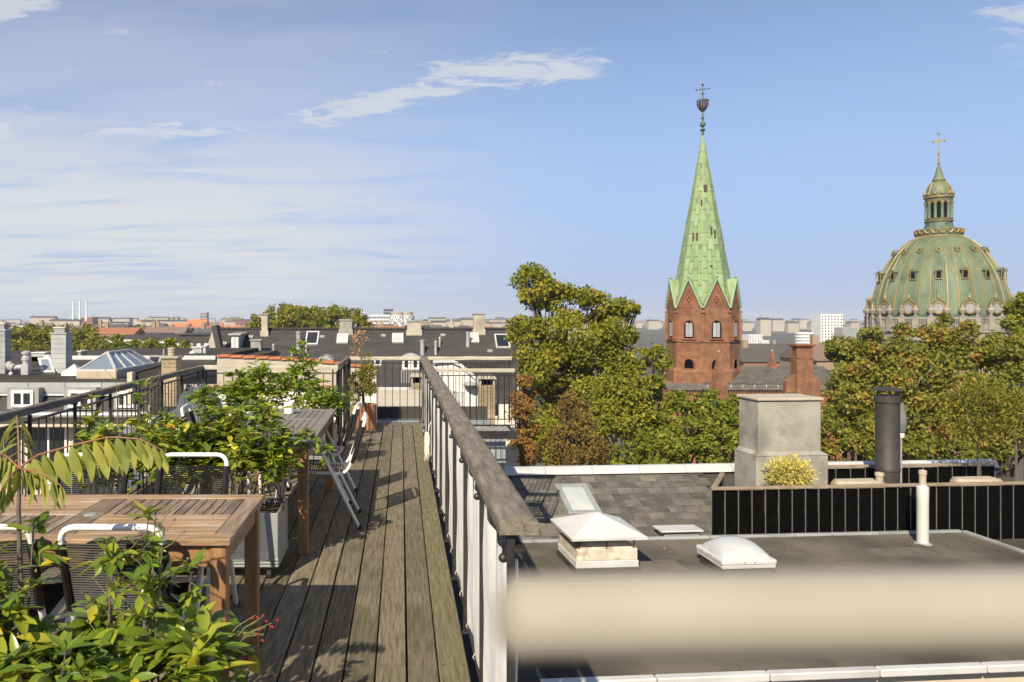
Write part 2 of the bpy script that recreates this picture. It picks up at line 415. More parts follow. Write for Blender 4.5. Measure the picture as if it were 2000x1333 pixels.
MAT = {
    'deck': M('deck_wood', (0.105, 0.086, 0.058), (0.235, 0.198, 0.142), scale=3.0, rough=0.85, bump=0.5, bscale=9, stretch=(26, 1.6, 6), var=0.20, spec=0.25, stain=((0.075, 0.078, 0.036), 1.3, 0.55, 0.6)),
    'moss': M('mossy_deck_wood', (0.098, 0.086, 0.048), (0.19, 0.168, 0.105), scale=3.0, rough=0.9, bump=0.5, bscale=9, stretch=(26, 1.6, 6), var=0.12, spec=0.2, stain=((0.19, 0.19, 0.12), 19.0, 0.62, 0.8)),
    'railwood': M('weathered_rail_wood', (0.115, 0.098, 0.078), (0.235, 0.205, 0.165), scale=6.0, rough=0.85, bump=0.35, bscale=20, stretch=(6, 0.8, 6), spec=0.25, stain=((0.12, 0.105, 0.085), 7.0, 0.55, 0.6)),
    'railwood_x': M('weathered_rail_wood_cross', (0.30, 0.27, 0.22), (0.46, 0.42, 0.34), scale=6.0, rough=0.85, bump=0.3, bscale=20, stretch=(0.8, 6, 6), spec=0.25),
    'black': M('black_painted_steel', (0.012, 0.012, 0.013), (0.03, 0.03, 0.03), scale=9, rough=0.45, bump=0.1, bscale=30, spec=0.45),
    'cloth': clothmat('white_canvas', (0.90, 0.885, 0.85), 0.12),
    'greycloth': clothmat('pale_grey_screen_cloth', (0.50, 0.54, 0.56), 0.35),
    'teak': M('teak', (0.22, 0.13, 0.065), (0.40, 0.27, 0.155), scale=5, rough=0.6, bump=0.25, bscale=20, stretch=(1.0, 14, 4), var=0.16, stain=((0.42, 0.36, 0.28), 3.0, 0.5, 0.6)),
    'teak_y': M('teak_cross_slats', (0.13, 0.088, 0.055), (0.27, 0.195, 0.13), scale=5, rough=0.65, bump=0.25, bscale=20, stretch=(14, 1.0, 4), var=0.25, stain=((0.36, 0.31, 0.25), 4.0, 0.52, 0.6)),
    'teak_leg': M('teak_leg', (0.20, 0.105, 0.045), (0.33, 0.18, 0.085), scale=4, rough=0.6, bump=0.2, bscale=20, stretch=(12, 12, 1), var=0.1),
    'greyteak': M('grey_weathered_teak', (0.14, 0.125, 0.11), (0.24, 0.215, 0.19), scale=5, rough=0.75, bump=0.25, bscale=20, stretch=(1.5, 12, 4), var=0.15),
    'tube': M('white_powder_coat', (0.78, 0.77, 0.74), (0.66, 0.65, 0.62), scale=12, rough=0.35, bump=0.05, bscale=40, spec=0.5),
    'cord': M('black_plastic_cord', (0.006, 0.006, 0.006), (0.012, 0.012, 0.011), scale=20, rough=0.5, spec=0.3),
    'rubber': M('black_rubber', (0.02, 0.02, 0.02), rough=0.7),
    'planter': M('grey_green_sheet_steel', (0.21, 0.235, 0.225), (0.27, 0.29, 0.28), scale=2.5, rough=0.5, bump=0.05, bscale=12),
    'soil': M('soil', (0.03, 0.022, 0.015), (0.06, 0.045, 0.03), scale=20, rough=1, bump=0.8),
    'bark': M('bark', (0.07, 0.055, 0.04), (0.17, 0.14, 0.105), scale=14, rough=0.9, bump=0.6, bscale=40, stretch=(3, 3, 0.6)),
    'bark_far': M('bark_far', (0.05, 0.04, 0.03), (0.11, 0.09, 0.07), scale=2, rough=0.9, bump=0.6, bscale=8, stretch=(3, 3, 0.6)),
    'stem_red': M('reddish_leaf_stalk', (0.22, 0.09, 0.05), (0.30, 0.16, 0.07), scale=9, rough=0.6),
    'stem_green': M('green_stem', (0.11, 0.13, 0.035), (0.17, 0.15, 0.06), scale=20, rough=0.7),
    'berry': M('red_berry', (0.22, 0.012, 0.012), (0.38, 0.03, 0.02), scale=9, rough=0.3),
    'terracotta': M('terracotta_slats', (0.30, 0.13, 0.06), (0.42, 0.20, 0.10), scale=6, rough=0.75, bump=0.2, stretch=(4, 4, 1), var=0.2),
    'mug': M('white_glazed_ceramic', (0.72, 0.70, 0.66), rough=0.25),
    'slate': M('dark_slate', (0.032, 0.031, 0.033), (0.056, 0.052, 0.05), scale=0.7, rough=0.75, bump=0.5, bscale=9, stretch=(1, 1, 5), detail=9),
    'slate_tile': M('brown_grey_slate', (0.072, 0.066, 0.058), (0.145, 0.132, 0.112), scale=2.2, rough=0.72, bump=0.25, bscale=18, var=0.30, stain=((0.19, 0.165, 0.12), 2.0, 0.52, 0.55)),
    'tar': M('brown_grey_roofing_felt', (0.080, 0.072, 0.058), (0.165, 0.146, 0.112), scale=0.8, rough=0.95, bump=0.55, bscale=120, detail=10, spec=0.15, stain=((0.055, 0.050, 0.040), 0.55, 0.52, 0.75)),
    'tar_dark': M('black_roofing_felt', (0.04, 0.037, 0.032), (0.068, 0.062, 0.053), scale=0.6, rough=0.95, bump=0.3, bscale=20, detail=9, spec=0.15),
    'zinc': M('zinc_sheet', (0.30, 0.32, 0.325), (0.42, 0.435, 0.43), scale=1.4, rough=0.5, metal=0.25, bump=0.05, var=0.1, stain=((0.23, 0.25, 0.24), 2.0, 0.55, 0.5)),
    'zinc_pale': M('pale_zinc_capping', (0.50, 0.50, 0.49), (0.62, 0.615, 0.60), scale=1.6, rough=0.5, metal=0.15, var=0.1, bump=0.04),
    'lead': M('lead_flashing', (0.21, 0.22, 0.225), (0.30, 0.31, 0.31), scale=3, rough=0.6, bump=0.15),
    'whitepaint': M('white_paint', (0.74, 0.73, 0.70), (0.66, 0.65, 0.62), scale=3, rough=0.5),
    'plaster_white': M('white_render', (0.70, 0.67, 0.62), (0.60, 0.57, 0.52), scale=0.6, rough=0.9, bump=0.15, bscale=20, detail=9),
    'plaster_cream': M('cream_render', (0.46, 0.40, 0.31), (0.55, 0.49, 0.40), scale=0.7, rough=0.9, bump=0.2, bscale=16, detail=9),
    'concrete': M('weathered_cement_render', (0.23, 0.22, 0.19), (0.33, 0.315, 0.275), scale=2.3, rough=0.92, bump=0.45, bscale=22, detail=10, stain=((0.11, 0.105, 0.09), 1.6, 0.52, 0.7)),
    'concrete_warm': M('warm_cement_render', (0.33, 0.29, 0.235), (0.46, 0.415, 0.345), scale=1.2, rough=0.92, bump=0.35, bscale=16, detail=10, stain=((0.22, 0.19, 0.15), 0.8, 0.55, 0.7)),
    'glass': M('window_glass', (0.018, 0.022, 0.028), rough=0.04, spec=0.9),
    'glass_pale': M('pale_window_glass', (0.38, 0.42, 0.41), (0.50, 0.53, 0.50), scale=2, rough=0.08, spec=0.8),
    'acrylic': M('milky_acrylic', (0.40, 0.42, 0.44), (0.48, 0.50, 0.52), scale=2, rough=0.15, spec=0.6),
    'copper': M('green_copper_sheet', (0.165, 0.245, 0.115), (0.27, 0.355, 0.19), scale=1.6, rough=0.62, var=0.06, bump=0.15, bscale=6, detail=8, stretch=(1, 1, 0.22), stain=((0.20, 0.185, 0.06), 1.0, 0.55, 0.6)),
    'copper_trim': M('pale_green_copper_trim', (0.20, 0.33, 0.21), (0.26, 0.38, 0.25), scale=2, rough=0.6),
    'copper_dome': M('dome_copper', (0.085, 0.120, 0.072), (0.15, 0.19, 0.112), scale=0.35, rough=0.6, detail=9, bump=0.1, stain=((0.05, 0.075, 0.052), 0.22, 0.52, 0.8), stretch=(1, 1, 0.35)),
    'copper_dark': M('dark_lantern_copper', (0.035, 0.065, 0.05), (0.10, 0.15, 0.11), scale=1.2, rough=0.6),
    'gold': M('gilding', (0.36, 0.245, 0.075), (0.22, 0.16, 0.06), scale=1.2, rough=0.5, metal=0.3),
    'iron': M('rusty_iron', (0.05, 0.035, 0.025), (0.10, 0.06, 0.035), scale=6, rough=0.8),
    'sandstone': M('grey_sandstone', (0.22, 0.195, 0.155), (0.31, 0.28, 0.225), scale=0.5, rough=0.9, bump=0.2, stain=((0.11, 0.10, 0.085), 0.4, 0.53, 0.7)),
    'redtile': M('orange_clay_tile', (0.38, 0.13, 0.055), (0.50, 0.19, 0.085), scale=0.3, rough=0.85, bump=0.3),
    'redbrick': brickmat('red_brick', (0.26, 0.095, 0.036), (0.15, 0.052, 0.024), (0.21, 0.13, 0.08)),
    'redbrick_dark': M('far_red_brick', (0.20, 0.075, 0.045), (0.25, 0.10, 0.06), scale=0.2, rough=0.9),
    'yellowbrick': brickmat('yellow_brick', (0.36, 0.27, 0.14), (0.24, 0.175, 0.095), (0.33, 0.30, 0.24)),
    'darkpanel': M('black_cloth_and_opening_shade', (0.0025, 0.0025, 0.0025), (0.005, 0.005, 0.005), scale=6, rough=1.0, spec=0.0),  # fence cloth, and the black that paints shade in arches and flues
    'flue': M('black_flue_pipe', (0.03, 0.028, 0.025), (0.05, 0.046, 0.04), scale=5, rough=0.6),
    'beige': M('beige_painted_rail', (0.285, 0.262, 0.215), (0.315, 0.29, 0.24), scale=40, rough=0.75),
    'brownrail': M('brown_handrail', (0.20, 0.16, 0.11), (0.28, 0.22, 0.15), scale=5, rough=0.7),
    'upright': M('dull_grey_upright', (0.10, 0.105, 0.11), (0.14, 0.145, 0.15), scale=5, rough=0.6),
    'tar_patch': M('felt_patch', (0.095, 0.085, 0.068), (0.14, 0.125, 0.10), scale=3, rough=0.95, bump=0.4, bscale=90, var=0.2, spec=0.1),
    'copper_seam': M('copper_seam', (0.115, 0.165, 0.085), (0.16, 0.21, 0.11), scale=2, rough=0.7),
    'rust': M('rusted_sheet', (0.42, 0.36, 0.27), (0.62, 0.58, 0.50), scale=3, rough=0.7, stain=((0.22, 0.10, 0.04), 4, 0.55, 0.8)),
    'rope': M('cotton_rope', (0.62, 0.57, 0.47), (0.70, 0.66, 0.57), scale=20, rough=0.95),
    'claypot': M('clay_chimney_pot', (0.36, 0.30, 0.23), (0.44, 0.38, 0.30), scale=4, rough=0.9),
    'farwhite': M('far_white_concrete', (0.66, 0.67, 0.68), (0.58, 0.59, 0.60), scale=0.15, rough=0.8),
    'fargrey': M('far_grey_concrete', (0.28, 0.29, 0.30), (0.36, 0.36, 0.36), scale=0.15, rough=0.8),
    'fardark': M('far_dark_glass', (0.05, 0.06, 0.07), (0.08, 0.09, 0.10), scale=0.2, rough=0.3),
    'farbeige': M('far_beige_stone', (0.36, 0.32, 0.26), (0.46, 0.42, 0.35), scale=0.2, rough=0.9),
    'ground': M('city_ground', (0.06, 0.058, 0.052), (0.10, 0.095, 0.08), scale=0.05, rough=0.95, bump=0.3, detail=10),
    'asphalt': M('asphalt', (0.045, 0.045, 0.045), (0.06, 0.06, 0.058), scale=0.5, rough=0.95),
    'orange': M('orange_tarp', (0.55, 0.2, 0.05), rough=0.7),
    'umbrella_cover': M('grey_fabric_cover', (0.10, 0.105, 0.11), (0.17, 0.175, 0.18), scale=8, rough=0.9, bump=0.4),
}
LEAF = {
    'laurel': leafmat('laurel_leaf', [(0.0, (0.072, 0.122, 0.018)), (0.40, (0.154, 0.223, 0.024)), (0.74, (0.324, 0.351, 0.035)), (0.90, (0.550, 0.445, 0.044)), (0.965, (0.550, 0.546, 0.044)), (1.0, (0.550, 0.230, 0.033))], 0.28, 0.27, 0.6),
    'fresh': leafmat('fresh_green_leaf', [(0.0, (0.086, 0.149, 0.015)), (0.5, (0.182, 0.260, 0.023)), (0.85, (0.344, 0.370, 0.033)), (1.0, (0.550, 0.445, 0.044))], 0.32, 0.42, 0.45),
    'ailanthus': leafmat('pinnate_leaflet', [(0.0, (0.150, 0.188, 0.035)), (0.5, (0.231, 0.256, 0.052)), (1.0, (0.389, 0.355, 0.074))], 0.28, 0.5, 0.35),
    'maple': leafmat('park_tree_leaf', [(0.0, (0.115, 0.138, 0.013)), (0.55, (0.194, 0.209, 0.019)), (1.0, (0.321, 0.269, 0.030))], 0.25, 0.6, 0.25),
    'green': leafmat('green_tree_leaf', [(0.0, (0.092, 0.130, 0.012)), (0.6, (0.167, 0.205, 0.020)), (1.0, (0.292, 0.269, 0.031))], 0.25, 0.6, 0.25),
    'autumn': leafmat('autumn_tree_leaf', [(0.0, (0.092, 0.119, 0.015)), (0.5, (0.172, 0.186, 0.023)), (0.82, (0.278, 0.236, 0.037)), (1.0, (0.306, 0.150, 0.032))], 0.25, 0.55, 0.3),
    'rusty': leafmat('rust_brown_leaf', [(0.0, (0.143, 0.110, 0.025)), (0.5, (0.262, 0.142, 0.037)), (1.0, (0.358, 0.194, 0.061))], 0.25, 0.65, 0.2),
    'brown': leafmat('dull_brown_leaf', [(0.0, (0.108, 0.075, 0.019)), (0.6, (0.195, 0.124, 0.034)), (1.0, (0.254, 0.183, 0.041))], 0.2, 0.7, 0.2),
    'far': leafmat('far_tree_leaf', [(0.0, (0.101, 0.124, 0.014)), (0.6, (0.184, 0.190, 0.020)), (1.0, (0.305, 0.262, 0.032))], 0.2, 0.65, 0.2),
    'olive': leafmat('olive_leaf', [(0.0, (0.311, 0.312, 0.074)), (0.6, (0.584, 0.520, 0.123)), (1.0, (0.895, 0.764, 0.246))], 0.3, 0.5, 0.3),
    'conifer': leafmat('conifer_spray', [(0.0, (0.088, 0.113, 0.014)), (0.6, (0.195, 0.188, 0.025)), (1.0, (0.354, 0.256, 0.037))], 0.2, 0.7, 0.2),
    'dead': leafmat('dead_twig', [(0.0, (0.354, 0.197, 0.087)), (1.0, (0.637, 0.376, 0.184))], 0.15, 0.8, 0.1),
}
# ------------------------------------------------------------------ leaves, bushes, trees
def np_mesh(name, V, T, tint, mat):
    me = bpy.data.meshes.new(name)
    nv, nf = len(V), len(T)
    k = T.shape[1]
    me.vertices.add(nv); me.vertices.foreach_set('co', V.astype(np.float32).ravel())
    me.loops.add(nf * k); me.loops.foreach_set('vertex_index', T.astype(np.int32).ravel())
    me.polygons.add(nf); me.polygons.foreach_set('loop_start', np.arange(0, nf * k, k, dtype=np.int32))
    a = me.attributes.new('tint', 'FLOAT', 'FACE')
    a.data.foreach_set('value', np.asarray(tint, dtype=np.float32))
    me.materials.append(mat)
    me.update(calc_edges=True)
    return me

def leaf_template(w=0.17, e=0.05, d=0.14, curl=0.0, peak=.5):
    """elliptic blade folded along the midrib, drooping by d, tip turned by curl"""
    v = [(0, 0, 0)]; t = []
    rows = (.16, .38, .62, .84)
    for y in rows:
        q = w * max(.02, math.sin(pi * (y ** (math.log(.5) / math.log(peak))))) ** .85
        z = -d * y * y + curl * max(0, y - .6) ** 2
        v += [(-q, y - .01, z + e * q / w), (0, y, z), (q, y - .01, z + e * q / w * .8)]
    v.append((0, 1, -d + curl * .16))
    t += [(0, 2, 1), (0, 3, 2)]
    for k in range(3):
        a = 1 + 3 * k; b = a + 3
        t += [(a, a + 1, b + 1), (a, b + 1, b), (a + 1, a + 2, b + 2), (a + 1, b + 2, b + 1)]
    t += [(10, 11, 13), (11, 12, 13)]
    return np.array(v, float), np.array(t)
LT = [leaf_template(.165, .05, .14), leaf_template(.19, .07, .26, .3), leaf_template(.14, .03, .02, 0, .45), leaf_template(.17, .10, .38, .6, .55)]
_leafcache = {}
def leaf_mesh(key, shape, tint):
    q = min(7, int(tint * 8))
    k = (key, shape, q)
    if k not in _leafcache:
        v, t = LT[shape]
        _leafcache[k] = np_mesh('leaf', v, t, np.full(len(t), (q + .5) / 8), LEAF[key])
    return _leafcache[k]

def frames(D, N):
    D = D / np.linalg.norm(D, axis=1, keepdims=True)
    S = np.cross(D, N); S /= np.linalg.norm(S, axis=1, keepdims=True) + 1e-9
    U = np.cross(S, D)
    return S, D, U

def place_leaves(parent, name, key, pos, D, N, size, tint, origin, indiv, rng, shapes=(0, 1, 2, 3)):
    """pos etc. in world space; the `indiv` leaves that show largest become objects, the rest one joined part"""
    n = len(pos)
    S, D, U = frames(D, N)
    shp = rng.choice(shapes, n)
    dist = np.linalg.norm(pos - np.array([0, 0, EYE]), axis=1)
    order = np.argsort(-(size / dist) * (0.6 + 0.4 * np.abs(U @ np.array([0, -0.8, 0.6]))))
    o3 = np.array(origin)
    for i in order[:indiv]:
        o = bpy.data.objects.new(name, leaf_mesh(key, int(shp[i]), float(tint[i])))
        m = Matrix(((S[i, 0] * size[i], D[i, 0] * size[i], U[i, 0] * size[i], pos[i, 0] - o3[0]),
                    (S[i, 1] * size[i], D[i, 1] * size[i], U[i, 1] * size[i], pos[i, 1] - o3[1]),
                    (S[i, 2] * size[i], D[i, 2] * size[i], U[i, 2] * size[i], pos[i, 2] - o3[2]), (0, 0, 0, 1)))
        COL.objects.link(o); o.parent = parent; o.matrix_local = m
    rest = order[indiv:]
    if len(rest):
        Vs, Ts, Tn = [], [], []; b = 0
        for s in shapes:
            ii = rest[shp[rest] == s]
            if not len(ii): continue
            v, t = LT[s]
            R = np.stack([S[ii], D[ii], U[ii]], axis=2) * size[ii][:, None, None]
            W = np.einsum('nij,kj->nki', R, v) + (pos[ii] - o3)[:, None, :]
            Vs.append(W.reshape(-1, 3))
            Ts.append((t[None] + (np.arange(len(ii)) * len(v))[:, None, None] + b).reshape(-1, 3))
            Tn.append(np.repeat(tint[ii], len(t)))
            b += len(ii) * len(v)
        o = link('foliage', np_mesh('foliage', np.concatenate(Vs), np.concatenate(Ts), np.concatenate(Tn), LEAF[key]), parent)
        setp(o, kind='stuff')

def bush(name, label, group, roots, key, leaf, n_per, indiv, seed, stem_mat='bark', droop=0.0, t0=0.3, cat='shrub', stem_r=0.005, spread=0.10, tall=None, yellow=0.0, whorl=True):
    """roots: list of (root xyz, tip xyz): one stem each, with leaves along its upper part and on side twigs"""
    rng = np.random.default_rng(seed)
    o3 = Vector(roots[0][0])
    root = thing(name, label, cat, o3, 0, group)
    pos, D, N = [], [], []
    for (a, b) in roots:
        a = np.array(a); b = np.array(b)
        mid = (a + b) / 2 + rng.normal(0, spread * .5, 3) * (1, 1, .3)
        def C(t): return (1 - t) ** 2 * a + 2 * t * (1 - t) * mid + t * t * b
        MB(o3).tube([C(t) for t in np.linspace(0, 1, 7)], [stem_r * (1 - .6 * t) for t in np.linspace(0, 1, 7)], 5).build('stem', MAT[stem_mat], root, smooth=True)
        nt = max(3, int(n_per / 7))
        for _ in range(nt):
            t = t0 + (1 - t0) * rng.random() ** 0.8
            p = C(t); az = rng.random() * 2 * pi
            L = (0.35 + 0.9 * (1 - t)) * spread * (0.5 + rng.random())
            q = p + np.array([cos(az) * L, sin(az) * L, L * (0.3 + rng.random() * .7)])
            for k in range(7):
                s = 0.35 + 0.65 * rng.random()
                a2 = rng.random() * 2 * pi
                up = rng.uniform(-0.35, 0.75) - droop
                d = np.array([cos(a2), sin(a2), up]) + 0.5 * np.array([cos(az), sin(az), 0.2])
                pos.append(p + (q - p) * s); D.append(d)
                N.append(np.array([0, 0, 1.0]) + rng.normal(0, .35, 3))
        for k in range(6):                       # rosette at the tip
            a2 = k * 1.05 + rng.random()
            pos.append(b); D.append(np.array([cos(a2), sin(a2), 0.9 * rng.random() + 0.1])); N.append(np.array([0, 0, 1.0]) + rng.normal(0, .2, 3))
    pos = np.array(pos); D = np.array(D); N = np.array(N)
    size = leaf * rng.uniform(0.40, 1.30, len(pos)) ** 1.1
    tint = np.clip(rng.beta(2.0, 2.4, len(pos)) * 0.9 + (rng.random(len(pos)) < yellow) * rng.uniform(.2, .5, len(pos)), 0, .999)
    place_leaves(root, 'leaf', key, pos, D, N, size, tint, o3, indiv, rng)
    return root

GROUND = -18.0
def tree(name, label, group, base, lumps, key, leaf, dens, seed, trunk_r=0.25, sub=14, hollow=0.55, ground=GROUND, cat='tree', parent_trunk='bark_far', sub_r=(0.28, 0.5), flat=0.85):
    """lumps: (x, y, z, r) world; the crown is made of many small leaf faces gathered in clumps round the limbs' ends"""
    rng = np.random.default_rng(seed)
    o3 = Vector((base[0], base[1], ground))
    root = thing(name, label, cat, o3, 0, group)
    L = np.array(lumps, float)
    cz = L[:, 2].mean(); lowz = (L[:, 2] - L[:, 3]).min()
    fork = np.array([base[0], base[1], ground + (lowz - ground) * 0.75 + 0.5])
    tb = MB(o3)
    tb.tube([o3, (o3[0] + .05, o3[1], ground + (fork[2] - ground) * .5), tuple(fork)], [trunk_r * 1.25, trunk_r, trunk_r * .8], 8)
    for l in L:
        m = fork * .45 + l[:3] * .55 + rng.normal(0, .12, 3) * l[3]; m[2] -= 0.15 * l[3]
        tb.tube([tuple(fork), tuple(m), tuple(l[:3])], [trunk_r * .5, trunk_r * .28, trunk_r * .12], 5)
        for k in range(4):
            dv = rng.normal(0, 1, 3); dv /= np.linalg.norm(dv); dv[2] = abs(dv[2]) * .6
            tb.tube([tuple(m), tuple((m + l[:3]) / 2 + dv * l[3] * .3), tuple(l[:3] + dv * l[3] * .85)], [trunk_r * .2, trunk_r * .12, trunk_r * .05], 4)
    tb.build('trunk', MAT[parent_trunk], root, fix=False)
    P_, D_, N_, T_ = [], [], [], []
    for l in L:
        ns = sub
        g = rng.normal(0, 1, (ns, 3)); g /= np.linalg.norm(g, axis=1, keepdims=True)
        c = l[:3] + g * l[3] * rng.uniform(.45, .92, (ns, 1)) * (1, 1, flat)
        rr = l[3] * rng.uniform(sub_r[0], sub_r[1], ns)
        ct = rng.normal(0, .20, ns)
        for j in range(ns):
            n = max(8, int(2.6 * dens * rr[j] ** 2 * 4 * pi / (leaf * leaf)))
            q = rng.normal(0, 1, (n, 3)); q /= np.linalg.norm(q, axis=1, keepdims=True)
            rad_ = rng.uniform(hollow, 1.08, (n, 1)) + (rng.random((n, 1)) < .14) * rng.uniform(0, .55, (n, 1))
            P_.append(c[j] + q * rad_ * rr[j] * (1, 1, .8))
            N_.append(q * .55 + (0, 0, .30) + rng.normal(0, .75, (n, 3)))
            D_.append(rng.normal(0, 1, (n, 3)))
            T_.append(np.clip(rng.beta(1.6, 1.6, n) * .85 + .07 + ct[j], 0, 1))
    Pn = np.concatenate(P_); Dn = np.concatenate(D_); Nn = np.concatenate(N_); Tn = np.concatenate(T_)
    Nn = Nn / np.linalg.norm(Nn, axis=1, keepdims=True)
    Sx = np.cross(Dn, Nn); Sx /= np.linalg.norm(Sx, axis=1, keepdims=True) + 1e-9
    Dx = np.cross(Nn, Sx)
    sz = leaf * rng.uniform(.6, 1.3, (len(Pn), 1))
    b4 = Pn - np.array(o3)
    V = np.stack([b4 - Dx * sz * .55, b4 + Sx * sz * .36 + Nn * sz * .10, b4 + Dx * sz * .55, b4 - Sx * sz * .36 + Nn * sz * .10], axis=1).reshape(-1, 3)
    n = len(Pn)
    Q = (np.arange(n) * 4)[:, None, None] + np.array([[0, 1, 2], [0, 2, 3]])[None]
    crown = link('crown', np_mesh('crown', V, Q.reshape(-1, 3), np.repeat(Tn, 2), LEAF[key]), root)
    return root

def L_(x, y, r, Y):
    """a clump of a crown: pixel centre, pixel radius, distance"""
    p = P(x, y, Y)
    return (p.x, p.y, p.z, r / F * Y)
# ------------------------------------------------------------------ ground and own building
g = MB().quad((-4000, -1500, GROUND), (4000, -1500, GROUND), (4000, 6500, GROUND), (-4000, 6500, GROUND)).build('ground', MAT['ground'])
setp(g, kind='structure')
st = MB().quad((-60, 24, GROUND + .02), (60, 24, GROUND + .02), (60, 31, GROUND + .02), (-60, 31, GROUND + .02)).build('street', MAT['asphalt'])
setp(st, kind='structure')

RX, LX = 0.31, -2.46          # right and left deck edge
Y1, Y2 = 9.5, 11.62           # where the left part and the right part of the deck end
DX = -0.80                    # the deck's inner corner
ob = thing('apartment_building', 'building that carries the wooden roof deck, seen only beneath its planks', 'building', (0, 0, GROUND))
w = MB((0, 0, GROUND))
w.box(LX - .12, RX + .12, -4, Y1 + .1, GROUND, -0.16)
w.box(DX - .1, RX + .118, Y1 + .1, Y2 + .12, GROUND, -0.163)
w.box(RX + .12, 1.3, -4, 1.6, GROUND, -0.166)
w.build('wall', MAT['tar_dark'], ob)
f = MB((0, 0, GROUND)).box(RX + .125, 1.3, -4, 1.6, -0.16, -0.12).build('landing', MAT['tar_dark'], ob)

deck = MB().box(LX, RX - .005, -1.5, Y1, -0.16, -0.045).build('deck', MAT['rubber'])
setp(deck, kind='structure')
MB().box(DX, RX - .006, Y1, Y2 + .05, -0.158, -0.046).build('joist_frame', MAT['rubber'], deck)
rng = random.Random(4)
pitch = 0.1415
for k in range(20):
    x1 = RX - k * pitch - 0.004
    x0 = x1 - pitch + 0.0085
    if x0 < LX - .1: break
    yend = Y2 + .05 if x0 > DX - 0.05 else Y1
    cuts = [-1.4]
    y = {0: 6.35, 2: 5.9, 3: 4.25, 4: 5.45}.get(k, rng.uniform(2.0, 5.0))
    while y < yend - 1.0:
        cuts.append(y); y += rng.uniform(3.0, 4.6)
    cuts.append(yend)
    for a, b in zip(cuts[:-1], cuts[1:]):
        dz = rng.uniform(-.002, .002)
        jx = rng.uniform(-.0012, .0012)
        cx, cy = (x0 + x1) / 2, (a + b) / 2
        m = MB((cx, cy, 0)).cbox(x0 + jx, x1 + jx, a + .002, b - .002, -.028 + dz, dz, .004)
        m.build('plank', MAT['moss' if k == 0 else 'deck'], deck, loc=(cx, cy, 0))

sm_ = MB()
for k in range(20):                                 # screw heads over the joists
    xa = RX - k * pitch - 0.004
    for j in range(21):
        y = 2.6 + j * .45
        if (xa > DX and y > Y2) or (xa < DX and y > Y1 - .05) or xa - pitch < LX - .1: continue
        for dx in (.022, pitch - .03): sm_.lathe([(.0042, 0), (.0042, .0034), (.003, .0036)], 6, (xa - dx + rng.uniform(-.003, .003), y + rng.uniform(-.008, .008), -.001))
setp(sm_.build('screws', MAT['iron'], deck, fix=False), kind='stuff')

# ------------------------------------------------------------------ railings
def sub(mbuild, name, mat, parent, smooth=False):
    return mbuild.build(name, MAT[mat], parent, smooth)

def cap_profile(w, h):
    """rounded handrail section"""
    pts = []
    for (cx, cz, a0) in ((w / 2 - h * .42, h * .08, 0), (-(w / 2 - h * .42), h * .08, 90)):
        for k in range(5):
            a = rad(a0 + k * 22.5)
            pts.append((cx + cos(a) * h * .42, cz + sin(a) * h * .42))
    pts += [(-w / 2, -h * .5), (w / 2, -h * .5)]
    return pts

def swept(prof, a, b, bend=0.0, n=8, o=(0, 0, 0), seed=0):
    a = Vector(a); b = Vector(b); d = (b - a).normalized(); s = d.cross(Vector((0, 0, 1))).normalized()
    r = random.Random(seed)
    m = MB(o); vs = []; fs = []; k = len(prof)
    for i in range(n + 1):
        c = a.lerp(b, i / n) + Vector((0, 0, r.uniform(-1, 1) * bend)) + s * r.uniform(-1, 1) * bend
        vs += [c + s * p[0] + Vector((0, 0, p[1])) for p in prof]
    for i in range(n):
        for j in range(k):
            j2 = (j + 1) % k
            fs.append((i * k + j, i * k + j2, (i + 1) * k + j2, (i + 1) * k + j))
    fs.append(tuple(range(k))[::-1]); fs.append(tuple(range(n * k, (n + 1) * k)))
    return m.add(vs, fs)

def railing(name, label, a, b, post_side, posts, capw=0.115, cap='railwood', top=1.0, bal=0.112, base=0.05, bal_r=0.0055, segs=3, rail2=0.10, capends=(0, 0), group='railings round the roof deck'):
    """straight railing from a to b (xy): cap pieces, under-rail, bottom rail, flat posts and round balusters, each a part"""
    a = Vector((a[0], a[1], 0)); b = Vector((b[0], b[1], 0)); d = (b - a).normalized(); L = (b - a).length
    s = d.cross(Vector((0, 0, 1))) * post_side
    t = thing(name, label, 'railing', a, 0, group)
    Z = Vector((0, 0, 1))
    prof = cap_profile(capw, 0.052)
    ca, cb = a - d * capends[0], b + d * capends[1]
    for i in range(segs):
        p, q = ca.lerp(cb, i / segs), ca.lerp(cb, (i + 1) / segs)
        q = q - d * 0.004
        swept(prof, p + Z * (top - .026), q + Z * (top - .026), 0.0012, 10, a, i + 3).build('cap_rail', MAT[cap], t, smooth=True)
    MB(a).bar(a + Z * (top - rail2), b + Z * (top - rail2), .036, .012, bev=.002).build('under_rail', MAT['black'], t)
    MB(a).bar(a + Z * base, b + Z * base, .030, .012, bev=.002).build('bottom_rail', MAT['black'], t)
    pm = None
    for y in posts:
        c = a + d * y - s * .020
        if pm is None:
            m = MB()
            m.ocbox(Vector((0, 0, (top - .055) / 2)), (d, s, Z), (.009, .012, (top - .055) / 2), .002)
            m.ocbox(Vector((0, 0, .006)) , (d, s, Z), (.016, .018, .004), .001)
            pm = m.mesh('post', MAT['black'])
        link('post', pm, t, c - a)
    m = MB().tube([(0, 0, base), (0, 0, top - rail2 - .004)], bal_r, 6, caps=False)
    bm_ = m.mesh('baluster', MAT['black'], smooth=True)
    n = int(L / bal)
    for k in range(n + 1):
        y = (L - n * bal) / 2 + k * bal
        if any(abs(y - q) < .02 for q in posts): continue
        link('baluster', bm_, t, d * y)
    return t

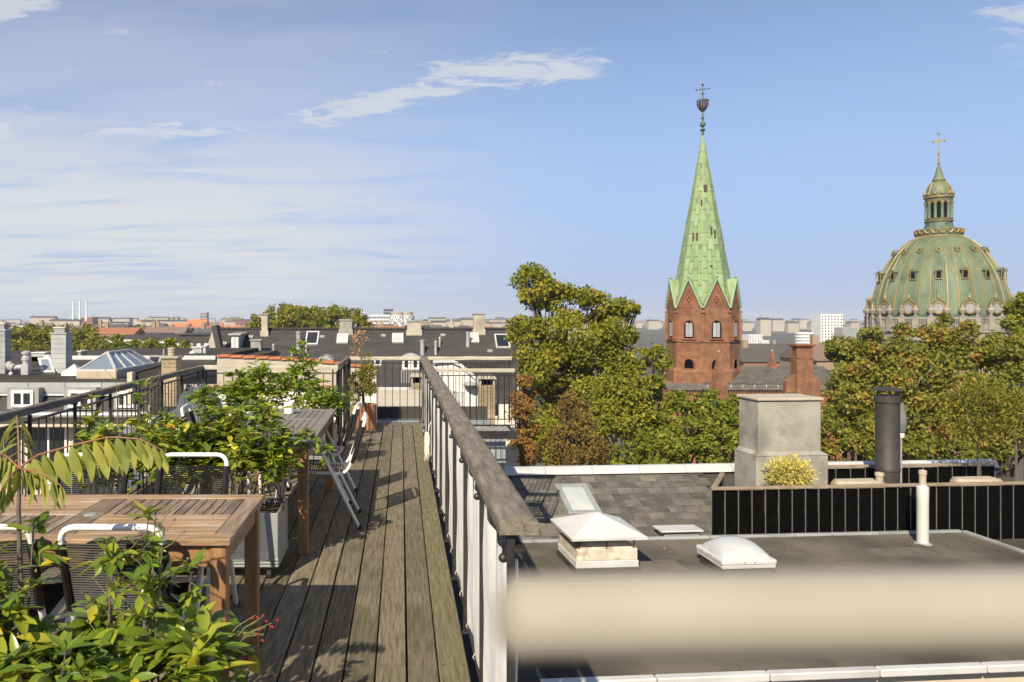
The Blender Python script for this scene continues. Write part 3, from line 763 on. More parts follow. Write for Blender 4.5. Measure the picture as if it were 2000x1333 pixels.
# right railing, hung with white canvas on the deck side
RXc = RX + 0.035
R0 = 2.24
posts = [0.03] + [0.03 + .79 * k for k in range(1, 12)] + [Y2 - R0 - .03]
rr = railing('deck_railing', 'long right-hand railing with grey wooden cap above white canvas', (RXc, R0), (RXc, Y2), 1, posts, segs=5)
# canvas panels laced between the posts: sagging top edge, soft folds
rngc = random.Random(8)
canv = None
for i in range(len(posts) - 1):
    ya, yb = R0 + posts[i] + .012, R0 + posts[i + 1] - .012
    if yb - ya < .05: continue
    root = thing('canvas_screen', ('white canvas panel laced to the right railing, %s from its near end' % ['first', 'second', 'third', 'fourth', 'fifth', 'sixth', 'seventh', 'eighth', 'ninth', 'tenth', 'eleventh', 'last and far'][i]), 'canvas', (RXc - .004, ya, 0), 0, 'white canvas panels on the right railing')
    nx, nz = 16, 10
    vs, fs = [], []
    ph = rngc.uniform(0, 6); am = rngc.uniform(.004, .009)
    for iz in range(nz + 1):
        for ix in range(nx + 1):
            u, v = ix / nx, iz / nz
            ztop = .80 + .055 * (abs(2 * u - 1) ** 1.6) + .012 * sin(3 * u + ph)
            zbot = .055 + .02 * sin(pi * u) ** 2
            z = zbot + (ztop - zbot) * v
            x = am * sin(u * 9 + ph + v * 1.2) + .006 * sin(u * 21 + 2 * ph - v * 2) * v - .010 * sin(pi * u) * sin(pi * v) + .003 * sin(v * 9 + u * 4)
            vs.append((x - .004, (yb - ya) * u, z))
    for iz in range(nz):
        for ix in range(nx):
            k = iz * (nx + 1) + ix
            fs.append((k, k + 1, k + nx + 2, k + nx + 1))
    MB().add(vs, fs).build('cloth', MAT['cloth'], root, smooth=True, fix=False)
    for u in (0.04, .5, .96):                     # lacing along the bottom
        MB().tube([(-.006, (yb - ya) * u, .075), (-.016, (yb - ya) * u + .01, .05), (-.004, (yb - ya) * u + .018, .03)], .0025, 5).build('lace', MAT['rope'], root)
    kn = MB().ball((-.034, .02, .862), .015, 10, 6).tube([(-.03, .02, .862), (.012, .02, .862)], .004, 6).build('knob', MAT['black'], root, smooth=True)
    MB().tube([(-.022, .02, .85), (-.015, .05, .835), (-.008, .06, .82)], .002, 4).build('tie', MAT['rope'], root)

# coil of white rope hung on the right railing
cc = P(832, 905, 7.9)
root = thing('rope_coil', 'coil of white rope hanging on the right railing near the floor', 'rope', (RXc - .06, 7.9, 0.35))
for k in range(7):
    r = random.Random(k)
    pts = []
    for j in range(17):
        a = 2 * pi * j / 16
        pts.append((-.006 * k + r.uniform(-.006, .006), .05 * cos(a) * (1 + .3 * r.random()), -.09 + .13 * sin(a) * (1 + .2 * r.random())))
    MB().tube(pts, .0055, 5, caps=False).build('loop', MAT['rope'], root, smooth=True)
MB().tube([(0, 0, .07), (.005, .0, .12), (.03, .0, .17)], .005, 5).build('hanging_end', MAT['rope'], root, smooth=True)

# left railing, the cross piece, the short return, and the end railing
lp = [.25 + .70 * k for k in range(9)]
left = railing('deck_railing', 'left-hand railing with round grey wooden handrail and black balusters', (LX, 3.4), (LX, Y1), -1, [q for q in lp if q < Y1 - 3.4 - .2] + [Y1 - 3.4 - .03], capw=.062, segs=3, capends=(0, 0))
crossr = railing('deck_railing', 'short cross railing behind the rear shrubs and grey table', (LX, Y1), (DX, Y1), -1, [.06, .85, DX - LX - .04], capw=.060, cap='railwood_x', segs=2, capends=(.03, .03))
ret = railing('deck_railing', 'short return railing running back beside the potted conifer', (DX, Y1), (DX, Y2), -1, [.1, 1.05, 2.0], capw=.062, segs=1)
endr = railing('deck_railing', 'end railing across the far end of the plank walkway', (DX, Y2), (RXc - .02, Y2), -1, [.03, RXc - DX - .06], capw=.060, cap='railwood_x', segs=2, capends=(.03, .03))
bal = railing('balcony_railing', 'railing of the small mesh balcony right of the walkway end', (RXc + .1, Y2 + .01), (1.66, Y2 + .01), 1, [.03, 1.2], capw=.058, cap='railwood_x', segs=1, capends=(.05, .02), bal=.085)
bal2 = railing('balcony_railing', 'lower rear railing of the small mesh balcony', (RXc + .1, Y2 - .62), (1.63, Y2 - .62), 1, [.03, 1.2], capw=.05, cap='railwood_x', segs=1, bal=.1, top=.86)
mb = thing('mesh_balcony', 'narrow dark steel mesh balcony right of the deck', 'balcony', (RXc + .1, Y2 - .6, -.06))
fr = MB((RXc + .1, Y2 - .6, -.06))
fr.bar((RXc + .1, Y2 + .03, -.09), (1.66, Y2 + .03, -.09), .05, .11).bar((RXc + .1, Y2 - .63, -.09), (1.66, Y2 - .63, -.09), .05, .11)
fr.bar((1.62, Y2 - .6, -.092), (1.62, Y2, -.092), .05, .10)
fr.build('frame', MAT['black'], mb)
gr = MB((RXc + .1, Y2 - .6, -.06))
for k in range(22):
    x = RXc + .1 + k * .058
    gr.bar((x, Y2 - .6, -.06), (x + .02, Y2, -.06), .006, .02)
for k in range(9):
    y = Y2 - .58 + k * .07
    gr.bar((RXc + .1, y, -.061), (1.62, y, -.061), .006, .018)
setp(gr.build('grating', MAT['lead'], mb), kind='stuff')

# zigzag-topped grey screen cloth hung inside the left railing
tops = [(4.4, .30, .42), (5.12, .42, .50), (5.62, .46, .62), (6.5, .70, .42), (7.25, .55, .66), (7.95, .60, .80), (8.65, .84, .80)]
ends = [5.1, 5.6, 6.45, 7.2, 7.9, 8.6, 9.42]
names = ['nearest, lowest', 'second and low, rising to the rear', 'third, rising to a peak', 'fourth, falling from a peak', 'fifth, half hidden by shrubs', 'sixth, near the corner', 'last, tall, in the corner']
for i, ((ya, za, zb), yb) in enumerate(zip(tops, ends)):
    root = thing('screen_cloth', 'pale grey screen cloth on left railing, %s' % names[i], 'cloth', (LX + .05, ya, 0), 0, 'grey screen cloths on the left railing')
    vs, fs = [], []
    nx, nz = 12, 8
    for iz in range(nz + 1):
        for ix in range(nx + 1):
            u, v = ix / nx, iz / nz
            zt = za + (zb - za) * u - .05 * sin(pi * u)
            vs.append((.012 * sin(u * 8 + i) * v + .006 * sin(v * 7 + u * 5), (yb - ya) * u, .05 + (zt - .05) * v))
    for iz in range(nz):
        for ix in range(nx):
            k = iz * (nx + 1) + ix
            fs.append((k, k + 1, k + nx + 2, k + nx + 1))
    MB().add(vs, fs).build('cloth', MAT['greycloth'], root, smooth=True, fix=False)
    MB().ball((.02, (yb - ya) * (1 if zb > za else 0) * .97, max(za, zb) - .02), .016, 10, 6).build('knob', MAT['black'], root, smooth=True)
# white canvas on the cross railing
for i, (xa, xb, zt) in enumerate(((LX + .1, -1.68, .66), (-1.66, DX - .03, .72))):
    root = thing('canvas_screen', ['white canvas on the cross railing, left half behind the rear shrubs', 'white canvas on the cross railing, right half beside the return'][i], 'canvas', (xa, Y1 - .05, 0), 0, 'white canvas on the cross railing')
    vs, fs = [], []
    for iz in range(9):
        for ix in range(15):
            u, v = ix / 14, iz / 8
            vs.append(((xb - xa) * u, -.01 * sin(u * 9 + i) - .008 * sin(v * 8 + u * 3), .05 + (zt - .05 - .05 * sin(pi * u)) * v))
    for iz in range(8):
        for ix in range(14):
            k = iz * 15 + ix
            fs.append((k, k + 1, k + 16, k + 15))
    MB().add(vs, fs).build('cloth', MAT['cloth'], root, smooth=True, fix=False)

# beige handrail close to the lens (out of focus in the photograph)
hr = thing('handrail', 'beige round handrail close to the viewer, blurred, crossing the lower right', 'handrail', (0.46, .14, -.12))
hz = EYE - (1206 - PY) / F * .14
o = (0.46, .14, -.12)
xs = [(1006 - PX) / F * .14 + k * .019 for k in range(26)]
MB(o).tube([(xs[0] - .003, .14, hz)] + [(x, .14 + .004 * (x - .02), hz + (x - .02) * .012) for x in xs], [.004] + [.0074] * 26, 20).build('tube', MAT['beige'], hr, smooth=True)
MB(o).tube([(0.46, .1415, hz), (0.46, .1415, -.12)], .0072, 14).build('post', MAT['beige'], hr, smooth=True)
MB(o).lathe([(.03, 0), (.03, .006), (.010, .008)], 16, (0.46, .1415, -.12)).build('base_plate', MAT['beige'], hr, smooth=True)

# ------------------------------------------------------------------ tables
def leg_mesh(h, w): return MB().cbox(-w / 2, w / 2, -w / 2, w / 2, 0, h, .004).mesh('leg', MAT['teak_leg'])
def near_table():
    x0, x1, y0, y1 = -2.0, -.645, 2.90, 3.64
    top = .745
    o = Vector(((x0 + x1) / 2, (y0 + y1) / 2, 0))
    t = thing('garden_table', 'brown teak table with alternating slatted panels, nearest the viewer', 'table', o)
    def c(a, b, c_, d, z0, z1, name, mat, bev=.003):
        q = Vector(((a + b) / 2, (c_ + d) / 2, 0))
        MB(q).cbox(a, b, c_, d, z0, z1, bev).build(name, MAT[mat], t, loc=q - o)
    fw = .075
    c(x0, x1, y0, y0 + fw, top - .026, top, 'frame_board', 'teak'); c(x0, x1, y1 - fw, y1, top - .026, top, 'frame_board', 'teak')
    c(x0, x0 + fw, y0 + fw + .002, y1 - fw - .002, top - .026, top, 'frame_board', 'teak_y'); c(x1 - fw, x1, y0 + fw + .002, y1 - fw - .002, top - .026, top, 'frame_board', 'teak_y')
    xm = (x0 + x1) / 2; ym = (y0 + y1) / 2
    c(xm - .055, xm + .055, y0 + fw + .002, y1 - fw - .002, top - .025, top - .001, 'centre_board', 'teak_y')
    MB((xm, ym, 0)).lathe([(.001, top + .0015), (.026, top + .0015), (.028, top - .001)], 20, (xm, ym, 0)).build('parasol_plug', MAT['lead'], t, loc=Vector((xm, ym, 0)) - o)
    for (a, b, cc_, d, along) in ((xm + .057, x1 - fw - .002, ym + .003, y1 - fw - .003, 'y'), (xm + .057, x1 - fw - .002, y0 + fw + .003, ym - .001, 'x'),
                                  (x0 + fw + .002, xm - .057, ym + .003, y1 - fw - .003, 'x'), (x0 + fw + .002, xm - .057, y0 + fw + .003, ym - .001, 'y')):
        if along == 'y':
            n = 13; wd = (b - a) / n
            for k in range(n): c(a + k * wd + .002, a + (k + 1) * wd - .002, cc_, d, top - .022, top - .0015 - .001 * (k % 3), 'slat', 'teak_y', .002)
        else:
            n = 5; wd = (d - cc_) / n
            for k in range(n): c(a, b, cc_ + k * wd + .001, cc_ + (k + 1) * wd - .001, top - .022, top - .001 - .0006 * (k % 2), 'slat', 'teak', .0015)
    c(x0 + .05, x1 - .05, y0 + .03, y0 + .052, top - .115, top - .027, 'apron', 'teak_leg'); c(x0 + .05, x1 - .05, y1 - .052, y1 - .03, top - .115, top - .027, 'apron', 'teak_leg')
    c(x1 - .052, x1 - .03, y0 + .06, y1 - .06, top - .115, top - .027, 'apron', 'teak_leg'); c(x0 + .03, x0 + .052, y0 + .06, y1 - .06, top - .115, top - .027, 'apron', 'teak_leg')
    lm = leg_mesh(top - .027, .062)
    for (x, y) in ((x0 + .05, y0 + .05), (x1 - .05, y0 + .05), (x0 + .05, y1 - .05), (x1 - .05, y1 - .05)): link('leg', lm, t, Vector((x, y, 0)) - o)
near_table()
def far_table():
    x0, x1, y0, y1 = -1.36, -.60, 5.10, 7.12
    top = .74
    o = Vector(((x0 + x1) / 2, (y0 + y1) / 2, 0))
    t = thing('garden_table', 'grey weathered slatted table along the walkway with a white cup', 'table', o)
    def c(a, b, c_, d, z0, z1, name, mat, bev=.003):
        q = Vector(((a + b) / 2, (c_ + d) / 2, 0))
        MB(q).cbox(a, b, c_, d, z0, z1, bev).build(name, MAT[mat], t, loc=q - o)
    fw = .085
    c(x0, x1, y0, y0 + fw, top - .028, top, 'frame_board', 'greyteak'); c(x0, x1, y1 - fw, y1, top - .028, top, 'frame_board', 'greyteak')
    c(x0, x0 + fw, y0 + fw + .002, y1 - fw - .002, top - .028, top, 'frame_board', 'greyteak'); c(x1 - fw, x1, y0 + fw + .002, y1 - fw - .002, top - .028, top, 'frame_board', 'greyteak')
    yy = [y0 + fw + .002, y0 + .66, y0 + 1.34, y1 - fw - .002]
    for j in range(3):
        a, b = yy[j], yy[j + 1]
        if j: c(x0 + fw + .002, x1 - fw - .002, a - .03, a + .03, top - .026, top - .001, 'cross_board', 'greyteak')
        n = 11; wd = (x1 - x0 - 2 * fw - .004) / n
        for k in range(n):
            c(x0 + fw + .002 + k * wd + .0025, x0 + fw + .002 + (k + 1) * wd - .0025, a + (.032 if j else 0), b - (.032 if j < 2 else 0), top - .022, top - .002 - .001 * (k % 2), 'slat', 'greyteak', .002)
    c(x0 + .05, x1 - .05, y0 + .035, y0 + .057, top - .115, top - .029, 'apron', 'teak_leg'); c(x0 + .05, x1 - .05, y1 - .057, y1 - .035, top - .115, top - .029, 'apron', 'teak_leg')
    c(x1 - .057, x1 - .035, y0 + .065, y1 - .065, top - .115, top - .029, 'apron', 'teak_leg'); c(x0 + .035, x0 + .057, y0 + .065, y1 - .065, top - .115, top - .029, 'apron', 'teak_leg')
    lm = leg_mesh(top - .029, .068)
    for (x, y) in ((x0 + .055, y0 + .055), (x1 - .055, y0 + .055), (x0 + .055, y1 - .055), (x1 - .055, y1 - .055)): link('leg', lm, t, Vector((x, y, 0)) - o)
far_table()
cup = thing('candle_cup', 'white ceramic cup standing on the grey slatted table', 'cup', (-.985, 6.75, .7405))
MB().lathe([(.036, 0), (.041, .004), (.043, .095), (.042, .1), (.037, .098), (.035, .02), (.001, .018)], 20).build('cup_body', MAT['mug'], cup, smooth=True)

# ------------------------------------------------------------------ chairs
def arc(a, b, c, n=5):
    """rounded corner at b between a and c"""
    a, b, c = Vector(a), Vector(b), Vector(c)
    return [(a * (1 - t) ** 2 + b * 2 * t * (1 - t) + c * t * t) for t in [i / n for i in range(n + 1)]]
def make_chair():
    t = thing('cord_chair', 'x', 'chair', (0, 0, 0), 0, 'white tube chairs with black cord seats')
    R = .0125
    bw = .185
    # seat and back frame: one bent tube each side joined over the top, seat at z .43, back leaning to -y
    def Lp(s):
        return [Vector((s * bw, .235, .425)), Vector((s * bw, .05, .415))] + arc((s * bw, -.13, .405), (s * bw, -.20, .40), (s * bw, -.225, .47)) + [Vector((s * bw, -.27, .60))]
    pts = Lp(-1) + arc((-bw, -.325, .76), (-bw, -.340, .815), (-bw + .055, -.342, .82)) + arc((bw - .055, -.342, .82), (bw, -.340, .815), (bw, -.325, .76)) + Lp(1)[::-1]
    pts = [(-bw + .05, .262, .425), (-bw + .012, .258, .425)] + pts + [(bw - .012, .258, .425), (bw - .05, .262, .425)]
    MB().tube(pts, R, 10).build('seat_frame', MAT['tube'], t, smooth=True)
    MB().tube([(-bw + .05, .262, .425), (bw - .05, .262, .425)], R * .98, 10).build('front_bar', MAT['tube'], t, smooth=True)
    for s in (-1, 1):
        x = s * .245
        p = [Vector((x, -.30, 0)), Vector((x, -.12, .36))] + arc((x, -.02, .565), (x, .015, .632), (x, .09, .635)) + arc((x, .215, .625), (x, .285, .62), (x, .29, .55)) + [Vector((x, .33, .0))]
        MB().tube(p, R, 10).build('leg_frame', MAT['tube'], t, smooth=True)
        MB().tube([(x, .06, .634), (x, .14, .633), (x, .22, .625)], R * 1.45, 10).build('arm_wrap', MAT['cord'], t, smooth=True)
        for yy, zz in ((-.147, .407), (.2, .424)):
            MB().tube([(s * bw, yy, zz), (s * .245, yy if yy > 0 else -.098, zz)], R * .8, 8).build('bracket', MAT['tube'], t, smooth=True)
        for yy in (-.30, .33):
            MB().lathe([(.014, 0), (.017, .003), (.017, .028), (.0132, .032)], 10, (x, yy, -.001)).build('foot_cap', MAT['rubber'], t, smooth=True)
    m = MB()
    for k in range(24):
        u = k / 23
        y = .235 - u * .385; z = .4255 - u * .0185
        m.tube([(-bw - .012, y, z), (-bw * .3, y, z - .012), (bw * .3, y, z - .012), (bw + .012, y, z)], .0042, 5, caps=False)
    setp(m.build('seat_cords', MAT['cord'], t, smooth=True), kind='stuff')
    m = MB()
    for k in range(27):
        u = k / 26
        z = .49 + u * .265; y = -.232 - (z - .47) * .33
        m.tube([(-bw - .010, y, z), (-bw * .4, y - .012, z), (bw * .4, y - .012, z), (bw + .010, y, z)], .0040, 5, caps=False)
    setp(m.build('back_cords', MAT['cord'], t, smooth=True), kind='stuff')
    for s in (-1, 1):
        a = Vector((s * bw, -.232 - .02 * .33, .485)); b = Vector((s * bw, -.325, .758))
        MB().tube([a, (a + b) / 2, b], R * 1.45, 8).build('cord_wrap', MAT['cord'], t, smooth=True)
    return t
ch0 = make_chair()
spots = [(-1.055, 3.13, 0, 'white tube chair with its black corded back to us, at the near table'),
         (-1.57, 3.12, .10, 'white tube chair at the left edge, near side of the teak table'),
         (-1.15, 3.93, pi, 'white tube chair across the near table, the right one of the two'),
         (-1.70, 3.93, pi + .03, 'white tube chair across the near table, the left one, behind the drooping fronds'),
         (-.62, 5.98, pi / 2 + .06, 'white tube chair beside the walkway, front one at the grey table'),
         (-.72, 6.78, pi / 2 - .05, 'white tube chair beside the walkway, rear one at the grey table'),
         (-1.52, 5.85, -pi / 2, 'white tube chair behind the planter shrubs, front left of the grey table'),
         (-1.52, 6.65, -pi / 2 + .1, 'white tube chair behind the planter shrubs, rear left of the grey table')]
for i, (x, y, r, lb) in enumerate(spots):
    o = ch0 if i == 0 else copy_tree(ch0)
    o.location = (x, y, 0.001); o.rotation_euler = (0, 0, r); o['label'] = lb

# ------------------------------------------------------------------ planters
def planter(label, x0, x1, y0, y1, h, z0=.07, castors=True):
    o = Vector(((x0 + x1) / 2, (y0 + y1) / 2, 0))
    t = thing('planter_box', label, 'planter', o, 0, 'grey steel planter boxes on castors')
    m = MB(o)
    th = .012
    for (a, b, c_, d) in ((x0, x1, y0, y0 + th), (x0, x1, y1 - th, y1), (x0, x0 + th, y0 + th, y1 - th), (x1 - th, x1, y0 + th, y1 - th)):
        m.cbox(a, b, c_, d, z0 + .06, h, .003)
    m.build('box_walls', MAT['planter'], t)
    for k in range(3):
        MB(o).cbox(x0 - .004, x1 + .004, y0 - .004, y1 + .004, z0 + .012 + k * .019, z0 + .026 + k * .019, .003).build('base_ridge', MAT['planter'], t)
    MB(o).box(x0 + .012, x1 - .012, y0 + .012, y1 - .012, h - .05, h - .03).build('soil', MAT['soil'], t)
    MB(o).box(x0 + .02, x1 - .02, y0 + .02, y1 - .02, z0, z0 + .012).build('floor_plate', MAT['planter'], t)
    for x in (x0 + .06, x1 - .06):
        for y in (y0 + .05, y1 - .05):
            MB(o).bar((x, y, z0 - .012), (x, y, z0), .05, .05, up=(0, 1, 0)).tube([(x - .012, y, .0295), (x + .012, y, .0295)], .028, 12).build('castor', MAT['rubber'], t)
    return t
planter('grey steel planter box on castors behind the near table', -2.1, -.74, 4.62, 5.02, .405)
planter('grey steel planter box behind the grey table, full of fresh green shrubs', -2.2, -.72, 8.15, 8.6, .42)
planter('grey steel planter box below the nearest shrubs, mostly out of the picture', -1.75, -.55, 2.02, 2.42, .34)

rng = random.Random(21)
def stems(n, x0, x1, y0, y1, zr, zt, lean=.12, seed=0):
    r = random.Random(seed); out = []
    for k in range(n):
        x = x0 + (x1 - x0) * (k + .5) / n + r.uniform(-.05, .05); y = r.uniform(y0, y1)
        z = zt(x) if callable(zt) else zt
        out.append(((x, y, zr), (x + r.uniform(-lean, lean), y + r.uniform(-lean, lean) * .8, z * r.uniform(.82, 1.06))))
    return out
# mid shrubs in the planter behind the near table
bush('shrub', 'yellow-green shrub at the left of the middle planter, taller and twiggy', 'shrubs in the planters', stems(12, -2.0, -1.45, 4.68, 4.98, .37, lambda x: .95, seed=1), 'laurel', .082, 150, 240, 11, yellow=.12, spread=.15)
bush('shrub', 'dense yellow-green shrub filling the centre of the middle planter', 'shrubs in the planters', stems(14, -1.45, -.98, 4.68, 4.98, .37, lambda x: .90, seed=2), 'laurel', .082, 160, 300, 12, yellow=.12, spread=.15)
bush('shrub', 'leafy shrub spilling over the right end of the middle planter', 'shrubs in the planters', stems(11, -1.02, -.70, 4.66, 4.98, .37, lambda x: .84 + .16 * (x < -.85), seed=3), 'laurel', .075, 140, 240, 13, yellow=.08, spread=.14)
# rear shrubs
bush('shrub', 'fresh green shrub left of the grey table, against the white canvas', 'shrubs in the planters', stems(10, -2.15, -1.6, 8.2, 8.5, .38, lambda x: .92, seed=4), 'fresh', .095, 120, 140, 14, yellow=.03, spread=.18)
bush('shrub', 'tall bright green shrub behind the grey table and white cup', 'shrubs in the planters', stems(11, -1.65, -1.0, 8.2, 8.5, .38, lambda x: 1.0 + .22 * (abs(x + 1.1) < .10), seed=5), 'fresh', .10, 130, 160, 15, yellow=.03, spread=.19)
bush('shrub', 'rounded green shrub beside the return railing at the walkway', 'shrubs in the planters', stems(11, -1.02, -.68, 7.75, 8.2, .30, lambda x: .90 + .28 * (abs(x + .7) < .04), seed=6), 'fresh', .075, 130, 180, 16, yellow=.02, spread=.16)
# nearest shrubs
bush('shrub', 'nearest shrub with glossy green leaves at the lower left corner', 'shrubs in the planters', stems(14, -1.45, -.97, 2.05, 2.38, .30, lambda x: .85 if x < -1.12 else .68, seed=7, lean=.08), 'laurel', .085, 92, 300, 17, yellow=.01, spread=.11)
bush('shrub', 'nearest shrub with red berries, leaning over the plank walkway', 'shrubs in the planters', stems(14, -.93, -.50, 2.05, 2.38, .30, lambda x: .67 if x < -.80 else .75 if x < -.68 else .69, seed=8, lean=.09), 'laurel', .080, 90, 300, 18, yellow=.02, spread=.11)
bush('tall_shoots', 'tall woody shoots with sparse leaves before the near chair back', 'shrubs in the planters', [((-.86, 2.2, .3), (-.83, 2.22, .93)), ((-.80, 2.28, .3), (-.755, 2.3, .99)), ((-.76, 2.16, .3), (-.71, 2.18, .88)), ((-1.12, 2.25, .3), (-1.09, 2.28, .97)), ((-1.20, 2.2, .3), (-1.17, 2.22, .90)), ((-.66, 2.25, .3), (-.62, 2.28, .84)), ((-.90, 2.3, .3), (-.89, 2.33, .86))], 'laurel', .068, 64, 220, 19, yellow=.04, spread=.06, stem_r=.006, t0=.35)
bush('tall_shoots', 'tall thin shoots standing above the middle planter shrubs', 'shrubs in the planters', [((-1.9, 4.8, .37), (-1.93, 4.8, 1.08)), ((-1.62, 4.85, .37), (-1.66, 4.85, 1.16)), ((-1.30, 4.8, .37), (-1.27, 4.8, 1.06)), ((-1.05, 4.8, .37), (-1.0, 4.8, 1.02)), ((-.86, 4.85, .37), (-.84, 4.85, .96))], 'laurel', .07, 42, 100, 20, yellow=.10, spread=.08, stem_r=.006, t0=.45)
# tall flowered stalks through the near shrub
def stalk(label, base, tip, seed, nb=10):
    r = random.Random(seed); o = Vector(base)
    t = thing('weed_stalk', label, 'stalk', o, 0, 'tall weed stalks')
    b = Vector(tip)
    MB(o).tube([o, o.lerp(b, .5) + Vector((r.uniform(-.03, .03), 0, 0)), b], [.005, .004, .0015], 5).build('stem', MAT['stem_green'], t, smooth=True)
    for k in range(nb):
        p = o.lerp(b, .4 + .6 * k / nb); a = r.uniform(0, 6.3); L = r.uniform(.04, .10)
        q = p + Vector((cos(a) * L, sin(a) * L * .6, L * .8))
        MB(o).tube([p, (p + q) / 2 + Vector((0, 0, -.008)), q], [.002, .0015, .001], 4).build('twig', MAT['stem_green'], t)
        MB(o).ball(q, .0045, 6, 4).build('bud', MAT['stem_green'], t)
stalk('thin weed stalk with buds in front of the near chair back, left one', (-.88, 2.2, .3), (-.80, 2.25, .94), 1)
stalk('thin weed stalk with buds right of the near chair back', (-.80, 2.25, .3), (-.68, 2.2, .98), 2, 12)
stalk('thin weed stalk standing before the teak table apron', (-.72, 2.25, .3), (-.735, 2.3, 1.0), 3, 9)
stalk('tall dry weed stalk rising above the left handrail', (-1.72, 4.8, .37), (-1.80, 4.85, 1.28), 4, 12)
stalk('dry weed stalk crossing the left railing corner', (-1.60, 4.8, .37), (-1.58, 4.85, 1.22), 5, 12)
stalk('short weed stalk beside the sapling', (-1.25, 2.3, .3), (-1.16, 2.3, .84), 6, 9)
# berries
bt = thing('berry_spray', 'arching spray of red berries on yellow stalks by the walkway', 'berries', (-.50, 2.25, .55))
r = random.Random(5)
for k in range(9):
    a = Vector((-.52 + r.uniform(-.03, .03), 2.25, .60)); b = a + Vector((r.uniform(.02, .13), r.uniform(-.05, .05), r.uniform(-.02, .10)))
    MB((-.50, 2.25, .55)).tube([a, (a + b) / 2 + Vector((0, 0, .02)), b], [.002, .0018, .0012], 4).build('stalk', MAT['stem_green'], bt)
    for j in range(2):
        MB((-.50, 2.25, .55)).ball(b + Vector((r.uniform(-.018, .018), r.uniform(-.02, .02), r.uniform(-.02, .006))), .0042, 8, 5).build('berry', MAT['berry'], bt, smooth=True)

# ------------------------------------------------------------------ sapling with long drooping pinnate leaves
def sapling():
    Ys = 2.28
    base = Vector((P(46, 1400, Ys).x, Ys, .34)); top = P(38, 915, Ys)
    t = thing('sapling', 'slender sapling with long drooping pinnate fronds, at the left edge', 'sapling', base)
    MB(base).tube([base, P(42, 1180, Ys), P(36, 1000, Ys), top], [.009, .008, .007, .006], 8).build('trunk', MAT['bark'], t, smooth=True)
    rng = np.random.default_rng(3)
    def frond(pts, n, ln, down, name='frond'):
        pts = [Vector(p) for p in pts]
        def C(u):
            k = u * (len(pts) - 1); i = min(int(k), len(pts) - 2); return pts[i].lerp(pts[i + 1], k - i)
        sm = [C(i / 14) for i in range(15)]
        fr = MB(base).tube(sm, [.0035 * (1 - .6 * i / 14) for i in range(15)], 6).build(name, MAT['stem_red'], t, smooth=True)
        for k in range(n):
            u = .10 + .88 * k / (n - 1)
            p = C(u); d = (C(min(u + .03, 1)) - C(max(u - .03, 0))).normalized()
            side = d.cross(Vector((0, 0, 1))).normalized()
            for s in (-1, 1):
                L = ln * (.62 + .55 * sin(pi * min(1, .15 + u * .82))) * rng.uniform(.88, 1.1)
                dv = side * s * (1 - down) + Vector((0, 0, -1)) * down * rng.uniform(.85, 1.15) + d * .32
                nv = Vector((0, 0, 1)) * (1 - down) + side * s * down * 1.0 + d * rng.normal(0, .12)
                D = dv.normalized(); S = D.cross(nv).normalized(); U = S.cross(D)
                o = bpy.data.objects.new('leaflet', leaf_mesh('ailanthus', int(rng.choice([0, 1, 3])), float(rng.random())))
                COL.objects.link(o); o.parent = fr
                q = p - base
                o.matrix_local = Matrix(((S.x * L * .95, D.x * L, U.x * L, q.x), (S.y * L * .95, D.y * L, U.y * L, q.y), (S.z * L * .95, D.z * L, U.z * L, q.z), (0, 0, 0, 1)))
    frond([top, P(70, 890, Ys), P(150, 868, Ys - .02), P(215, 853, Ys - .04), P(275, 858, Ys - .05), P(318, 880, Ys - .05)], 14, .098, .88)
    frond([top, P(36, 860, Ys + .05), P(34, 822, Ys + .12), P(32, 812, Ys + .24)], 10, .085, .55)
    frond([top, P(12, 890, Ys), P(-30, 880, Ys - .03), P(-80, 900, Ys - .05)], 9, .088, .8)
    frond([top, P(60, 920, Ys - .08), P(95, 930, Ys - .16), P(120, 950, Ys - .2)], 5, .085, .9)
    frond([top, P(25, 925, Ys - .06), P(10, 945, Ys - .12), P(-5, 970, Ys - .18)], 5, .08, .85)
sapling()

# ------------------------------------------------------------------ potted conifer at the end of the walkway
pc = Vector((-.535, 11.0, 0))
pot = thing('flower_pot', 'round terracotta-coloured slatted pot at the end of the walkway', 'pot', pc)
MB(pc).lathe([(.15, .005), (.165, .02), (.172, .33), (.16, .33), (.155, .29), (.001, .29)], 24, pc).build('inner_pot', MAT['terracotta'], pot, smooth=True)
for k in range(26):
    a = 2 * pi * k / 26
    d = Vector((cos(a), sin(a), 0)); s = Vector((-sin(a), cos(a), 0))
    MB(pc).ocbox(pc + d * .176 + Vector((0, 0, .18)), (s, d, Vector((0, 0, 1))), (.017, .007, .175), .003).build('slat', MAT['terracotta'], pot)
MB(pc).lathe([(.001, .30), (.155, .30), (.156, .295)], 20, pc).build('soil', MAT['soil'], pot)
ct = thing('potted_conifer', 'small potted conifer, brown and dead at the top, green below', 'conifer', pc + Vector((0, 0, .3)))
oc = pc + Vector((0, 0, .3))
MB(oc).tube([oc, oc + Vector((-.01, 0, .35)), oc + Vector((-.03, 0, .7)), oc + Vector((-.06, 0, 1.05))], [.022, .018, .013, .006], 8).build('trunk', MAT['bark'], ct, smooth=True)
rngn = np.random.default_rng(7)
